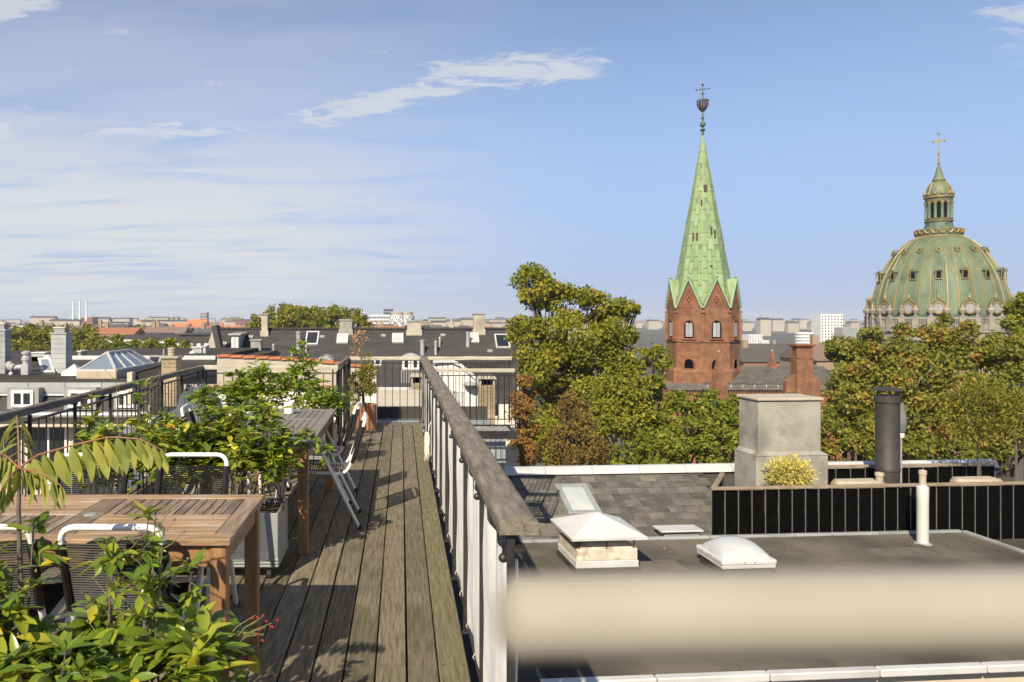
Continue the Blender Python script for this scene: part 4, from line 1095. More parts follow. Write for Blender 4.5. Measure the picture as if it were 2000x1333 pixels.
def sprays(center, r, n, key, name, ln, up=.3):
    c = np.array(center)
    q = rngn.normal(0, 1, (n, 3)); q /= np.linalg.norm(q, axis=1, keepdims=True)
    pos = c + q * r * rngn.uniform(.35, 1.0, (n, 1))
    D = q + (0, 0, up) + rngn.normal(0, .4, (n, 3)); N = rngn.normal(0, 1, (n, 3))
    S, D, U = frames(D, N)
    v, tt = LT[2]
    sz = ln * rngn.uniform(.5, 1.2, n)
    W = np.einsum('nij,kj->nki', np.stack([S, D, U], axis=2) * sz[:, None, None], v) + (pos - np.array(oc))[:, None, :]
    T = (tt[None] + (np.arange(n) * len(v))[:, None, None]).reshape(-1, 3)
    setp(link(name, np_mesh(name, W.reshape(-1, 3), T, np.repeat(rngn.random(n), len(tt)), LEAF[key]), ct), kind='stuff')
sprays(oc + Vector((.05, 0, .50)), .13, 900, 'conifer', 'foliage', .05)
sprays(oc + Vector((.08, 0, .28)), .11, 520, 'conifer', 'foliage', .05)
sprays(oc + Vector((-.10, .02, .40)), .12, 520, 'conifer', 'foliage', .05)
sprays(oc + Vector((-.12, .02, .16)), .10, 320, 'conifer', 'foliage', .05)
sprays(oc + Vector((.06, 0, .72)), .06, 90, 'conifer', 'foliage', .04)
for k in range(46):
    a = rngn.random() * 6.28; z = rngn.choice([.74, .86, .98, 1.02]) + rngn.normal(0, .03)
    p = oc + Vector((-.03 - .03 * (z - .7) / .3, 0, z)); L = rngn.uniform(.06, .15)
    q = p + Vector((cos(a) * L, sin(a) * L, L * .35))
    MB(oc).tube([p, (p + q) / 2, q], [.003, .0022, .001], 4).build('dead_branch', MAT['bark'], ct)
sprays(oc + Vector((-.05, 0, 1.0)), .11, 170, 'dead', 'dead_foliage', .045)
sprays(oc + Vector((-.10, 0, .80)), .09, 90, 'dead', 'dead_foliage', .045)
# ------------------------------------------------------------------ generic building bits (faces look towards -Y)
def window(parent, o, cx, y, cz, w, h, frame='whitepaint', glass='glass', bars=1, fw=.07, name='window', rail=True):
    """cx, cz centre; y the wall face; frame proud of the wall, pane behind it"""
    m = MB(o)
    m.cbox(cx - w / 2, cx - w / 2 + fw, y - .04, y + .03, cz - h / 2, cz + h / 2, .008).cbox(cx + w / 2 - fw, cx + w / 2, y - .04, y + .03, cz - h / 2, cz + h / 2, .008)
    m.cbox(cx - w / 2 + fw, cx + w / 2 - fw, y - .038, y + .03, cz + h / 2 - fw, cz + h / 2, .008).cbox(cx - w / 2 + fw, cx + w / 2 - fw, y - .038, y + .03, cz - h / 2, cz - h / 2 + fw, .008)
    for k in range(bars):
        x = cx - w / 2 + w * (k + 1) / (bars + 1)
        m.cbox(x - fw * .4, x + fw * .4, y - .034, y + .03, cz - h / 2 + fw, cz + h / 2 - fw, .006)
    f = m.build(name, MAT[frame], parent)
    MB(o).box(cx - w / 2 + fw * .5, cx + w / 2 - fw * .5, y - .012, y + .02, cz - h / 2 + fw * .5, cz + h / 2 - fw * .5).build('pane', MAT[glass], f)
    return f

def roof_frame(a, b, c):
    """axes of a sloping roof: a along the eave, b up the slope"""
    u = (Vector(b) - Vector(a)).normalized(); v = (Vector(c) - Vector(a)); v = (v - u * v.dot(u)).normalized()
    return u, v, u.cross(v)
def skylight(parent, o, p, u, v, n, w, h, glass='glass', frame='zinc_pale', label=None):
    p = Vector(p); m = MB(o); t = .09
    for (cu, cv, hu, hv) in ((-w / 2, 0, t / 2, h / 2 + t / 2), (w / 2, 0, t / 2, h / 2 + t / 2), (0, -h / 2, w / 2 - t / 2, t / 2), (0, h / 2, w / 2 - t / 2, t / 2)):
        m.ocbox(p + u * cu + v * cv + n * .05, (u, v, n), (hu, hv, .06), .01)
    f = m.build('skylight', MAT[frame], parent)
    MB(o).ocbox(p + n * .055, (u, v, n), (w / 2 - t / 2, h / 2 - t / 2, .03), .004).build('pane', MAT[glass], f)
    return f
def chimney(parent, o, c, w, d, h, mat, capmat='concrete', pots=0, flare=.06):
    """c: base centre; a shaft with a projecting cap"""
    c = Vector(c); m = MB(o)
    m.cbox(c.x - w / 2 - flare, c.x + w / 2 + flare, c.y - d / 2 - flare, c.y + d / 2 + flare, c.z - .6, c.z + .12, .01)
    m.cbox(c.x - w / 2, c.x + w / 2, c.y - d / 2, c.y + d / 2, c.z + .12, c.z + h, .01)
    s = m.build('chimney', MAT[mat], parent)
    MB(o).cbox(c.x - w / 2 - .06, c.x + w / 2 + .06, c.y - d / 2 - .06, c.y + d / 2 + .06, c.z + h + .002, c.z + h + .1, .01).build('chimney_cap', MAT[capmat], s)
    for k in range(pots):
        x = c.x - w / 2 + w * (k + .5) / pots
        MB(o).lathe([(.1, 0), (.12, .05), (.10, .35), (.13, .4), (.09, .4), (.08, .1)], 10, (x, c.y, c.z + h + .1)).build('chimney_pot', MAT['claypot'], s, smooth=True)
    return s

# ------------------------------------------------------------------ long dark-roofed house beyond the yard
RBo = Vector((0, 47, GROUND))
rb = thing('courtyard_house', 'long house with dark slate roof, skylights and white walls across the yard', 'house', RBo)
Yr, Ye = 49.0, 44.4
zr = P(0, 643, Yr).z; ze = P(0, 756, Ye).z
xl, xr = P(422, 0, Yr).x, P(1016, 0, Yr).x
MB(RBo).box(xl + .2, xr, Ye + .25, 2 * Yr - Ye - .25, GROUND, ze - .05).build('wall', MAT['plaster_white'], rb)
m = MB(RBo)
m.prism([(xl, Ye, ze), (xl, Yr, zr), (xl, 2 * Yr - Ye, ze), (xl, 2 * Yr - Ye, ze - .2), (xl, Yr, zr - .25), (xl, Ye, ze - .2)], (xr - xl, 0, 0))
roof = m.build('roof', MAT['slate'], rb)
for k in range(86):                                # ridge pieces
    x = xl + (xr - xl) * k / 86
    MB(RBo).bar((x, Yr, zr + .03), (x + (xr - xl) / 86 - .03, Yr, zr + .03 + .015 * (k % 2)), .32, .12).build('ridge_tile', MAT['slate'], roof)
u, v, n = roof_frame((0, Ye, ze), (1, Ye, ze), (0, Yr, zr))
def on_roof(px, py):
    """point of the roof plane that shows at this pixel"""
    a = Vector(((px - PX) / F, 1, -(py - PY) / F)); q = Vector((0, Ye, ze)) - Vector((0, 0, EYE))
    t = q.dot(n) / a.dot(n)
    return Vector((0, 0, EYE)) + a * t
for (px, py, w_, h_, gl) in ((610, 662, .72, 1.25, 'glass'), (669, 663, .62, .85, 'glass_pale'), (777, 662, .62, .85, 'glass_pale'), (924, 661, .62, .9, 'glass_pale'), (981, 668, .8, 1.3, 'glass'),
                             (738, 709, .35, .6, 'glass'), (920, 713, .75, 1.3, 'glass_pale')):
    skylight(rb, RBo, on_roof(px, py), u, v, n, w_, h_, gl)
for (px, py) in ((438, 672), (490, 659), (629, 659), (749, 657), (865, 656), (957, 687)):
    MB(RBo).ocbox(on_roof(px, py) + n * .03, (u, v, n), (.16, .12, .05), .01).build('roof_hatch', MAT['lead'], rb)
for (px, py, wd, h_, tall) in ((583, 680, .28, .9, 0), (598, 688, .10, .5, 0), (825, 692, .28, .75, 0), (851, 692, .18, .7, 0), (859, 678, .12, .5, 0), (914, 676, .24, .75, 0), (534, 705, .12, .9, 0), (570, 706, .12, .8, 0)):
    p = on_roof(px, py)
    mm = MB(RBo).tube([p - Vector((0, 0, .2)), p + Vector((0, 0, h_))], wd / 2, 10).lathe([(wd * .62, 0), (wd * .62, .08), (.02, .14)], 10, p + Vector((0, 0, h_)))
    mm.build('roof_vent', MAT['zinc'], rb, smooth=True)
def rchim(px, ytop, ybot, wpx, mat, holes=False):
    p = on_roof(px, max(ybot, 647)); s = p.y / F
    top = EYE - (ytop - PY) * s
    return chimney(rb, RBo, p, wpx * s, .55, top - p.z - .1, mat, 'lead')
rchim(518, 613, 650, 12, 'concrete_warm'); rchim(676, 624, 645, 24, 'concrete'); rchim(809, 626, 648, 27, 'concrete_warm'); c4 = rchim(935, 612, 645, 21, 'concrete_warm')
rchim(501, 663, 706, 20, 'concrete')
# big white dormer left, two lower dormers
def dormer(px0, px1, ytop, ybot, front='zinc', nwin=1, round_top=False, frame='whitepaint', glass='glass_pale'):
    p = on_roof((px0 + px1) / 2, ybot); s = p.y / F
    w = (px1 - px0) * s; h = (ybot - ytop) * s
    x0 = p.x - w / 2; y0 = p.y - .05
    yb = y0 + h / ((zr - ze) / (Yr - Ye)) + .2
    m = MB(RBo).prism([(x0, y0, p.z), (x0, y0, p.z + h), (x0, yb, p.z + h), ], (w, 0, 0))
    d = m.build('dormer', MAT['zinc'], rb)
    if round_top:
        pts = [(x0 - .12 + (w + .24) * k / 8, y0 - .18, p.z + h + .28 * sin(pi * k / 8)) for k in range(9)] + [(x0 + w + .12, y0 - .18, p.z + h - .06), (x0 - .12, y0 - .18, p.z + h - .06)]
        MB(RBo).prism(pts, (0, yb - y0, 0)).build('dormer_roof', MAT['zinc'], d)
    else:
        MB(RBo).prism([(x0 - .15, y0 - .2, p.z + h), (x0 - .15, y0 - .2, p.z + h + .09), (x0 - .15, yb + .1, p.z + h + .14), (x0 - .15, yb + .1, p.z + h)], (w + .3, 0, 0)).build('dormer_roof', MAT['zinc'], d)
    for k in range(nwin):
        cx = x0 + w * (k + .5) / nwin
        window(rb, RBo, cx, y0 - .01, p.z + h * .52, w / nwin * .86, h * .90, frame, glass, bars=0, fw=.12, name='dormer_window')
dormer(452, 467, 655, 699, glass='glass_pale')
dormer(622, 646, 704, 745, round_top=True, glass='glass')
dormer(785, 820, 700, 724, round_top=True, nwin=2, glass='glass')
for k in range(9):                                  # little balcony under the dormer
    x = P(784 + k * 5, 0, 43.2).x
    MB(RBo).bar((x, 43.2, P(0, 748, 43.2).z), (x, 43.2, P(0, 724, 43.2).z), .05, .03).build('balcony_bar', MAT['lead'], rb)
yw = Ye + .25
s = yw / F
MB(RBo).cbox(xl, xr, Ye - .12, Ye + .1, ze - .22, ze - .02, .02).build('gutter', MAT['zinc_pale'], rb)
for (px, py, w_, h_) in ((743, 774, 13, 13), (766, 774, 13, 13), (720, 776, 10, 13), (866, 728, 13, 20)):
    q = P(px, py, yw); window(rb, RBo, q.x, yw, q.z, w_ * s, h_ * s, glass='glass', bars=0, fw=.16)
for px in (640, 690, 960):
    for k in range(3):
        q = P(px, 790 + k * 90, yw); window(rb, RBo, q.x, yw, q.z, .9, 1.5)

# gable party wall at the left end of that roof
gw = thing('gable_wall', 'pale weathered gable wall at the left end of the dark slate roof', 'wall', P(415, 690, 46))
go = gw.location
MB(go).prism([P(401, 690, 46.0), P(417, 637, 46.0), P(421, 636, 46.0), P(430, 690, 46.0), P(430, 740, 46.0), P(401, 740, 46.0)], (0, .5, 0)).build('wall_face', MAT['concrete_warm'], gw)
MB(go).bar(P(420, 636, 46.1), P(432, 694, 46.0), .35, .35).build('coping', MAT['slate'], gw)

# white curved gable house right, behind the balcony
wy = 36.0
wg = thing('gabled_house', 'white plastered house with a curved gable behind the mesh balcony', 'house', (P(905, 0, wy).x, wy, GROUND))
wo_ = wg.location
top_pts = [P(845, 711, wy), P(882, 708, wy), P(900, 716, wy), P(915, 729, wy), P(930, 742, wy), P(938, 760, wy)]
poly = [P(838, 711, wy)] + top_pts[1:] + [Vector((P(938, 0, wy).x, wy, GROUND)), Vector((P(838, 0, wy).x, wy, GROUND))]
MB(wo_).prism(poly, (0, .6, 0)).build('wall', MAT['plaster_white'], wg)
for a, b in zip(top_pts[:-1], top_pts[1:]):
    MB(wo_).bar(a + Vector((0, .2, .06)), b + Vector((0, .2, .06)), .7, .14).build('coping', MAT['zinc_pale'], wg)
MB(wo_).prism([P(866, 705, wy + .7), P(1010, 700, wy + 4), P(1010, 790, wy + .7), P(940, 790, wy + .7)], (0, .3, 0)).build('roof', MAT['slate'], wg)
sw = wy / F
window(wg, wo_, P(898, 0, wy).x, wy, P(0, 785, wy).z, 26 * sw, 46 * sw, glass='glass_pale', bars=1, fw=.11)
window(wg, wo_, P(918, 0, wy).x, wy, P(0, 785, wy).z, 12 * sw, 42 * sw, glass='glass_pale', bars=0, fw=.1)
window(wg, wo_, P(885, 0, wy).x, wy, P(0, 785, wy).z, 8 * sw, 42 * sw, glass='glass_pale', bars=0, fw=.08)
window(wg, wo_, P(856, 0, wy).x, wy, P(0, 727, wy).z, 12 * sw, 18 * sw, glass='glass', bars=0, fw=.1)
for k in range(3):
    window(wg, wo_, P(905, 0, wy).x, wy, P(0, 860 + k * 70, wy).z, 1.0, 1.4)
MB(wo_).lathe([(.001, .16), (.25, .12), (.34, 0), (.30, -.05)], 14, P(919, 752, wy - .3)).build('lamp_shade', MAT['lead'], wg, smooth=True)

# yellow brick chimney stacks in the yard
def stack(label, px, ytop, ybot, wpx, Y, cowl=True):
    s = Y / F
    b = P(px, ybot, Y)
    t = thing('brick_chimney', label, 'chimney', b)
    h = (ybot - ytop) * s; w = wpx * s
    bh = h * .78
    MB(b).cbox(b.x - w / 2, b.x + w / 2, b.y - .3, b.y + .3, b.z - 3, b.z + bh, .01).build('shaft', MAT['yellowbrick'], t)
    for sx in (-1, 1):
        MB(b).cbox(b.x + sx * w * .42 - w * .07, b.x + sx * w * .42 + w * .07, b.y - .28, b.y + .28, b.z + bh + .002, b.z + h * .93, .008).build('cowl_leg', MAT['concrete_warm'], t)
    MB(b).cbox(b.x - w * .34, b.x + w * .34, b.y + .1, b.y + .25, b.z + bh + .004, b.z + h * .90, .008).build('flue_shade_block', MAT['darkpanel'], t)  # solid black block, painting the shade under the cowl
    MB(b).prism([(b.x - w * .6, b.y - .36, b.z + h * .932), (b.x - w * .48, b.y - .36, b.z + h), (b.x + w * .48, b.y - .36, b.z + h), (b.x + w * .6, b.y - .36, b.z + h * .932)], (0, .72, 0)).build('cap', MAT['concrete_warm'], t)
stack('yellow brick chimney stack seen through the end railing', 814, 730, 812, 22, 28)
stack('yellow brick chimney stack right of the white gable, behind the balcony', 950, 734, 816, 30, 27)

# low grey roof just past the end of the walkway, with a parasol-covered table set
lr = thing('low_roof', 'low grey flat roof below the end railing of the walkway', 'roof', P(800, 830, 17))
lo = lr.location
zl = P(0, 836, 14).z
MB(lo).box(-5.0, 1.72, 12.6, 15.3, zl - .4, zl).build('felt', MAT['lead'], lr)
MB(lo).box(-5.0, 1.72, 15.3, 15.5, zl - .4, zl + .22).build('parapet', MAT['tar_dark'], lr)
MB(lo).box(-5.0, 1.72, 12.7, 26.0, GROUND, zl - .42).build('wall', MAT['plaster_cream'], lr)
zl2 = P(0, 815, 24).z
MB(lo).box(-5.0, 1.70, 15.6, 25.9, zl - .6, zl2 - .6).build('terrace', MAT['tar_dark'], lr)
pt = thing('garden_parasol', 'grey drooping parasol over an outdoor table on a lower terrace', 'parasol', P(758, 812, 24))
po = pt.location
pc2 = P(761, 786, 24)
MB(po).lathe([(.62, -.08), (.60, -.05), (.3, .07), (.02, .12)], 10, pc2).build('canopy', MAT['umbrella_cover'], pt)
MB(po).tube([pc2, (pc2.x, pc2.y, po.z - .7)], .025, 8).build('pole', MAT['lead'], pt)
tb = thing('terrace_table', 'small brown wooden table under the grey parasol on a lower terrace', 'table', P(757, 806, 24))
to = tb.location
MB(to).cbox(to.x - .4, to.x + .4, to.y - .35, to.y + .35, to.z + .04, to.z + .09, .008).build('tabletop', MAT['teak_leg'], tb)
for sx in (-1, 1):
    for sy in (-1, 1): MB(to).cbox(to.x + sx * .34 - .03, to.x + sx * .34 + .03, to.y + sy * .3 - .03, to.y + sy * .3 + .03, to.z - .68, to.z + .04, .005).build('leg', MAT['teak_leg'], tb)

# plastered parapet wall beyond the cross railing
wl_y = 14.2
pw = thing('parapet_wall', 'cream plastered parapet wall with clay tile edge behind the cross railing', 'wall', P(560, 800, wl_y))
wo2 = pw.location
MB(wo2).prism([P(424, 698, wl_y), P(600, 706, wl_y), P(735, 722, wl_y), P(735, 755, wl_y), P(424, 755, wl_y)], (0, .35, 0)).build('wall_face', MAT['concrete_warm'], pw)
MB(wo2).prism([P(416, 755, wl_y - .02), P(735, 755, wl_y - .02), P(735, 900, wl_y - .02), P(416, 900, wl_y - .02)], (0, .4, 0)).build('white_wall_face', MAT['plaster_white'], pw)
MB(wo2).cbox(P(418, 0, wl_y).x, P(735, 0, wl_y).x, wl_y - .15, wl_y, P(0, 755, wl_y).z - .02, P(0, 755, wl_y).z + .02, .005).build('ledge', MAT['teak_leg'], pw)
line = [P(424, 697, wl_y), P(600, 705, wl_y), P(735, 721, wl_y)]
for a, b in zip(line[:-1], line[1:]):
    k = int((b - a).length / .22)
    for j in range(k):
        p, q = a.lerp(b, j / k), a.lerp(b, (j + .94) / k)
        MB(wo2).bar(p + Vector((0, .17, .012)), q + Vector((0, .17, .022)), .42, .035).build('coping_tile', MAT['redtile'], pw)

# ------------------------------------------------------------------ flat-roofed house on the left
zf = -.10
lb = thing('mansard_house', 'flat-roofed house with zinc edge, slate mansard and white windows at left', 'house', (-12, 20, GROUND))
lbo = lb.location
xL, xR = -22.0, P(303, 0, 20).x
MB(lbo).box(xL, xR, 20.25, 40, GROUND, P(0, 812, 20).z).build('wall', MAT['plaster_cream'], lb)
za_, zb_ = P(0, 766, 20).z, P(0, 806, 20).z
MB(lbo).prism([(xL, 20.02, za_), (xL, 19.6, zb_), (xL, 40, zb_), (xL, 40, zf - .05), (xL, 20.1, zf - .05)], (xR - xL, 0, 0)).build('mansard', MAT['slate'], lb)
MB(lbo).box(xL, xR, 19.95, 40.1, zf - .045, zf).build('flat_roof', MAT['tar_dark'], lb)
x = xL; k = 0
while x < xR - .1:
    w_ = .95
    MB(lbo).cbox(x, min(x + w_ - .012, xR), 19.9, 19.94, zf - .26 , zf + .012, .004).build('zinc_panel', MAT['zinc'], lb)
    x += w_; k += 1
MB(lbo).cbox(xL, xR, 19.88, 20.0, zf - .33, zf - .275, .008).build('zinc_lip', MAT['zinc_pale'], lb)
MB(lbo).tube([(xL, 19.5, zb_), (xR, 19.5, zb_)], .08, 10).build('gutter', MAT['zinc'], lb, smooth=True)
MB(lbo).cbox(xL, xR, 19.7, 20.2, zb_ - .35, zb_ - .1, .02).build('cornice', MAT['plaster_cream'], lb)
def lwin(px0, px1, y0, y1, Y=19.62):
    s = Y / F; a, b = P(px0, y1, Y), P(px1, y0, Y)
    w_, h_ = b.x - a.x, b.z - a.z
    MB(lbo).box(a.x - .12, b.x + .12, Y, Y + .7, a.z - .05, b.z + .06).build('dormer', MAT['lead'], lb)
    window(lb, lbo, (a.x + b.x) / 2, Y - .01, (a.z + b.z) / 2, w_, h_, glass='glass', bars=1, fw=.075, name='dormer_window')
lwin(23, 66, 763, 796); lwin(134, 178, 763, 797); lwin(-70, -28, 763, 796); lwin(228, 262, 764, 797)
for px in (10, 95, 180, 262):
    q = P(px, 850, 20.25)
    window(lb, lbo, q.x, 20.25, q.z - .5, 1.0, 1.6)
# roof furniture of that house: every box a thing of its own
def zinc_chimney(label, px0, px1, ytop, ybase, Y, side):
    s = Y / F; b = P((px0 + px1) / 2, ybase, Y)
    w_ = (px1 - px0) * s; h = (ybase - ytop) * s
    t = thing('zinc_chimney', label, 'chimney', (b.x, b.y, zf))
    o = t.location
    m = MB(o); n_ = 8; shaft_h = h * .84
    for k in range(n_):
        m.cbox(b.x - w_ / 2, b.x + w_ / 2, b.y - w_ / 2, b.y + w_ / 2, zf + shaft_h * k / n_ + .003, zf + shaft_h * (k + 1) / n_, .006)
    m.build('sheet_casing', MAT['zinc'], t)
    MB(o).cbox(b.x - w_ / 2 - .03, b.x + w_ / 2 + .03, b.y - w_ / 2 - .03, b.y + w_ / 2 + .03, zf + shaft_h + .002, zf + shaft_h + .05, .006).build('collar', MAT['zinc'], t)
    MB(o).cbox(b.x - w_ * .36, b.x + w_ * .36, b.y - w_ * .36, b.y + w_ * .36, zf + shaft_h + .052, zf + shaft_h + .19, .006).build('neck', MAT['lead'], t)
    MB(o).cbox(b.x - w_ * .42, b.x + w_ * .42, b.y - w_ * .42, b.y + w_ * .42, zf + h - .05, zf + h, .006).build('lid', MAT['rust'], t)
    for sx in (-1, 1):
        MB(o).tube([(b.x + sx * w_ * .25, b.y, zf + h), (b.x + sx * w_ * .25, b.y, zf + h + .12)], .03, 8).build('flue_pipe', MAT['zinc'], t)
    return t
zinc_chimney('tall square zinc chimney on the flat roof, beside the small glass pyramid', 106, 135, 636, 726, 23.6, 1)
zinc_chimney('tall zinc chimney cut by the left edge of the photo', -8, 16, 628, 727, 23.4, 1)
# pyramid skylights
b0 = P(211, 737, 21.2)
gp = thing('glass_lantern', 'large pyramid-shaped glass roof lantern on the flat roof', 'roof lantern', (b0.x, 22.2, zf))
go_ = gp.location
A, B = P(153, 737, 21.3), P(226, 737, 21.3)
x0_, x1_ = A.x, B.x
y0_, y1_ = 21.3, 24.6
hz_ = zf + .22
MB(go_).cbox(x0_ - .04, x1_ + .04, y0_ - .04, y1_ + .04, zf, hz_, .01).build('kerb', MAT['claypot'], gp)
xm_ = (x0_ + x1_) / 2
ap1 = Vector((xm_, y0_ + .75, P(0, 690, y0_ + .75).z)); ap2 = Vector((xm_, y1_ - .75, ap1.z))
c00, c10, c11, c01 = Vector((x0_, y0_, hz_)), Vector((x1_, y0_, hz_)), Vector((x1_, y1_, hz_)), Vector((x0_, y1_, hz_))
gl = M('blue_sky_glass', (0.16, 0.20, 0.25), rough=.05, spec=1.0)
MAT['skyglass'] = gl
for nm, q in (('pane', (c00, c10, ap1)), ('pane', (c10, c11, ap2, ap1)), ('pane', (c11, c01, ap2)), ('pane', (c01, c00, ap1, ap2))):
    nv = (q[1] - q[0]).cross(q[2] - q[0]).normalized()
    MB(go_).prism([p for p in q], -nv * .02).build(nm, gl, gp)
for a, b in ((c00, ap1), (c10, ap1), (c11, ap2), (c01, ap2), (ap1, ap2), (c00, c10), (c10, c11), (c01, c11), (c00, c01)):
    MB(go_).bar(a + Vector((0, 0, .02)), b + Vector((0, 0, .02)), .06, .05).build('glazing_bar', MAT['zinc_pale'], gp)
for k in range(1, 4):
    for (e0, e1, r0, r1) in ((c10, c11, ap1, ap2), (c00, c01, ap1, ap2)):
        MB(go_).bar(e0.lerp(e1, k / 4) + Vector((0, 0, .02)), r0.lerp(r1, k / 4 if k != 2 else .5) + Vector((0, 0, .02)), .035, .03).build('glazing_bar', MAT['zinc_pale'], gp)
sp = P(145, 728, 22.6)
sg = thing('pyramid_rooflight', 'small white pyramid rooflight between zinc chimney and glass lantern', 'rooflight', (sp.x, sp.y, zf))
so = sg.location; w_ = .27
MB(so).cbox(sp.x - w_, sp.x + w_, sp.y - w_, sp.y + w_, zf, zf + .1, .008).build('kerb', MAT['whitepaint'], sg)
MB(so).lathe([(w_ * 1.38, zf + .10), (.005, zf + .34)], 4, (sp.x, sp.y, 0), a0=pi / 4).build('pane', MAT['acrylic'], sg)
# vent pipes
vp = P(51, 727, 22.8)
vt = thing('vent_pipes', 'cluster of round zinc ventilation pipes beside the left chimneys', 'vent', (vp.x, vp.y, zf))
vo = vt.location
MB(vo).cbox(vp.x - .11, vp.x + .11, vp.y - .11, vp.y + .11, zf, zf + .32, .01).build('base_box', MAT['zinc'], vt)
MB(vo).lathe([(.10, .32), (.10, .42), (.13, .43), (.13, .52), (.09, .55), (.09, .60), (.13, .62), (.13, .68), (.02, .72)], 14, (vp.x, vp.y, zf)).build('cowl', MAT['zinc'], vt, smooth=True)
MB(vo).tube([(vp.x - .12, vp.y, zf + .22), (vp.x - .25, vp.y, zf + .22), (vp.x - .34, vp.y, zf + .19)], .09, 12).build('elbow', MAT['zinc'], vt, smooth=True)
MB(vo).tube([(vp.x - .34, vp.y - .02, zf + .2), (vp.x - .48, vp.y, zf + .24), (vp.x - .55, vp.y + .1, zf + .3)], .12, 12).build('duct', MAT['lead'], vt, smooth=True)
MB(vo).ball((vp.x - .4, vp.y - .1, zf + .04), .06, 10, 6).build('cap', MAT['whitepaint'], vt, smooth=True)
# sloping rooflight and roofs behind
q = P(92, 722, 23.5)
sl = thing('sloped_rooflight', 'narrow slanted rooflight just left of the tall zinc chimney', 'rooflight', (q.x, q.y, zf))
uu, vv = Vector((1, 0, 0)), Vector((-.45, .6, .55)).normalized(); nn = uu.cross(vv)
skylight(sl, sl.location, q + Vector((0, 0, .08)), uu, vv, nn, .32, .62, 'skyglass')
for (lb_, px0, px1, y0, y1, Y) in (('long grey metal box on the rear flat roof left of the zinc chimney', 61, 87, 691, 703, 30), ('small upright grey metal box on the rear flat roof', 152, 158, 688, 700, 30),
                                   ('grey metal ventilation unit at the far right end of the rear roof', 375, 394, 680, 690, 33), ('tall grey metal box beside the far ventilation unit', 396, 402, 678, 692, 33)):
    a, b = P(px0, y1, Y), P(px1, y0, Y)
    t = thing('roof_box', lb_, 'roof unit', ((a.x + b.x) / 2, Y, a.z))
    MB(t.location).cbox(a.x, b.x, Y, Y + .6, a.z - .3, b.z, .015).build('casing', MAT['zinc'], t)
    MB(t.location).cbox(a.x - .04, b.x + .04, Y - .04, Y + .64, b.z + .002, b.z + .05, .01).build('lid', MAT['zinc_pale'], t)
for (lb_, px, Y) in (('pale round roof dome just left of the zinc chimney', 94, 30), ('pale round roof dome touching the zinc chimney', 104, 30.2), ('pale dome beside the far ventilation unit', 377, 33)):
    a = P(px, 699 if Y < 32 else 691, Y)
    t = thing('roof_dome', lb_, 'rooflight', a)
    MB(a).lathe([(.17, -.3), (.17, .04), (.12, .10), (.01, .13)], 14, a).build('dome', MAT['acrylic'], t, smooth=True)
    MB(a).lathe([(.19, -.02), (.19, .02)], 14, a).build('kerb', MAT['zinc_pale'], t)
# rear roof of the next house, running right to the gable wall
rh = thing('rear_flat_roof_house', 'rear house with dark felt roof, pale metal edge and slate slope', 'house', (-9, 33, GROUND))
ro = rh.location
e0, e1 = P(236, 697, 30), P(422, 694, 30)
MB(ro).prism([(P(60, 0, 30).x, 30, e0.z), (P(60, 0, 30).x, 39, e0.z + .0), (P(60, 0, 30).x, 39, -6), (P(60, 0, 30).x, 30, -6)], (e1.x - P(60, 0, 30).x, 0, 0)).build('flat_roof', MAT['tar_dark'], rh)
MB(ro).cbox(e0.x - 2.6, e1.x, 29.9, 29.98, e0.z - .12, e0.z + .04, .01).build('metal_edge', MAT['zinc_pale'], rh)
MB(ro).prism([(e0.x - 2.6, 29.88, e0.z - .13), (e0.x - 2.6, 28.4, e0.z - 1.6), (e0.x - 2.6, 29.88, e0.z - 1.6)], (e1.x - e0.x + 2.6, 0, 0)).build('slate_slope', MAT['slate'], rh)
MB(ro).box(e0.x - 2.6, e1.x, 29, 39, GROUND, -6).build('wall', MAT['plaster_cream'], rh)
uu, vv = Vector((1, 0, 0)), Vector((0, .71, .71)); nn = uu.cross(vv)
skylight(rh, ro, P(302, 709, 29.45), uu, vv, nn, .42, .5, 'glass', 'lead')
MB(ro).tube([P(320, 694, 31), P(320, 682, 31)], .035, 8).build('vent_pipe', MAT['zinc'], rh)
# ribbed sloping roof and the yellow brick chimney with a clay pot
rk = thing('ribbed_roof', 'dark ribbed lean-to roof with a white end wall by the left handrail', 'roof', P(290, 740, 18))
ko = rk.location
MB(ko).prism([P(259, 729, 18.0), P(318, 712, 18.6), P(326, 745, 18.2), P(326, 790, 18.2), P(259, 790, 18.0)], (0, .25, 0)).build('roof_slope', MAT['slate'], rk)
for k in range(16):
    a = P(259 + k * 3.7, 728 - k * 1.06, 17.97 + .0375 * k)
    MB(ko).tube([a, a + Vector((.02, .5, .0))], .025, 6).build('rib', MAT['slate'], rk)
MB(ko).box(P(248, 0, 17.8).x, P(258, 0, 17.8).x, 17.8, 18.1, P(0, 790, 17.8).z, P(0, 728, 17.8).z).build('end_wall', MAT['plaster_cream'], rk)
MB(ko).box(P(262, 0, 17.8).x, P(420, 0, 17.8).x, 18.7, 19.2, P(0, 800, 19).z, P(0, 752, 19).z).build('back_wall', MAT['claypot'], rk)
Yc = 17.4; s = Yc / F
b = P(335, 745, Yc)
bc = thing('brick_chimney', 'yellow brick chimney with a slotted clay pot behind the left handrail', 'chimney', b)
MB(b).cbox(b.x - 14.5 * s, b.x + 14.5 * s, b.y - .2, b.y + .25, b.z - 2.0, P(0, 700, Yc).z, .008).build('shaft', MAT['yellowbrick'], bc)
MB(b).cbox(b.x - 17.5 * s, b.x + 17.5 * s, b.y - .24, b.y + .29, P(0, 700, Yc).z + .002, P(0, 696, Yc).z, .008).build('cap', MAT['concrete_warm'], bc)
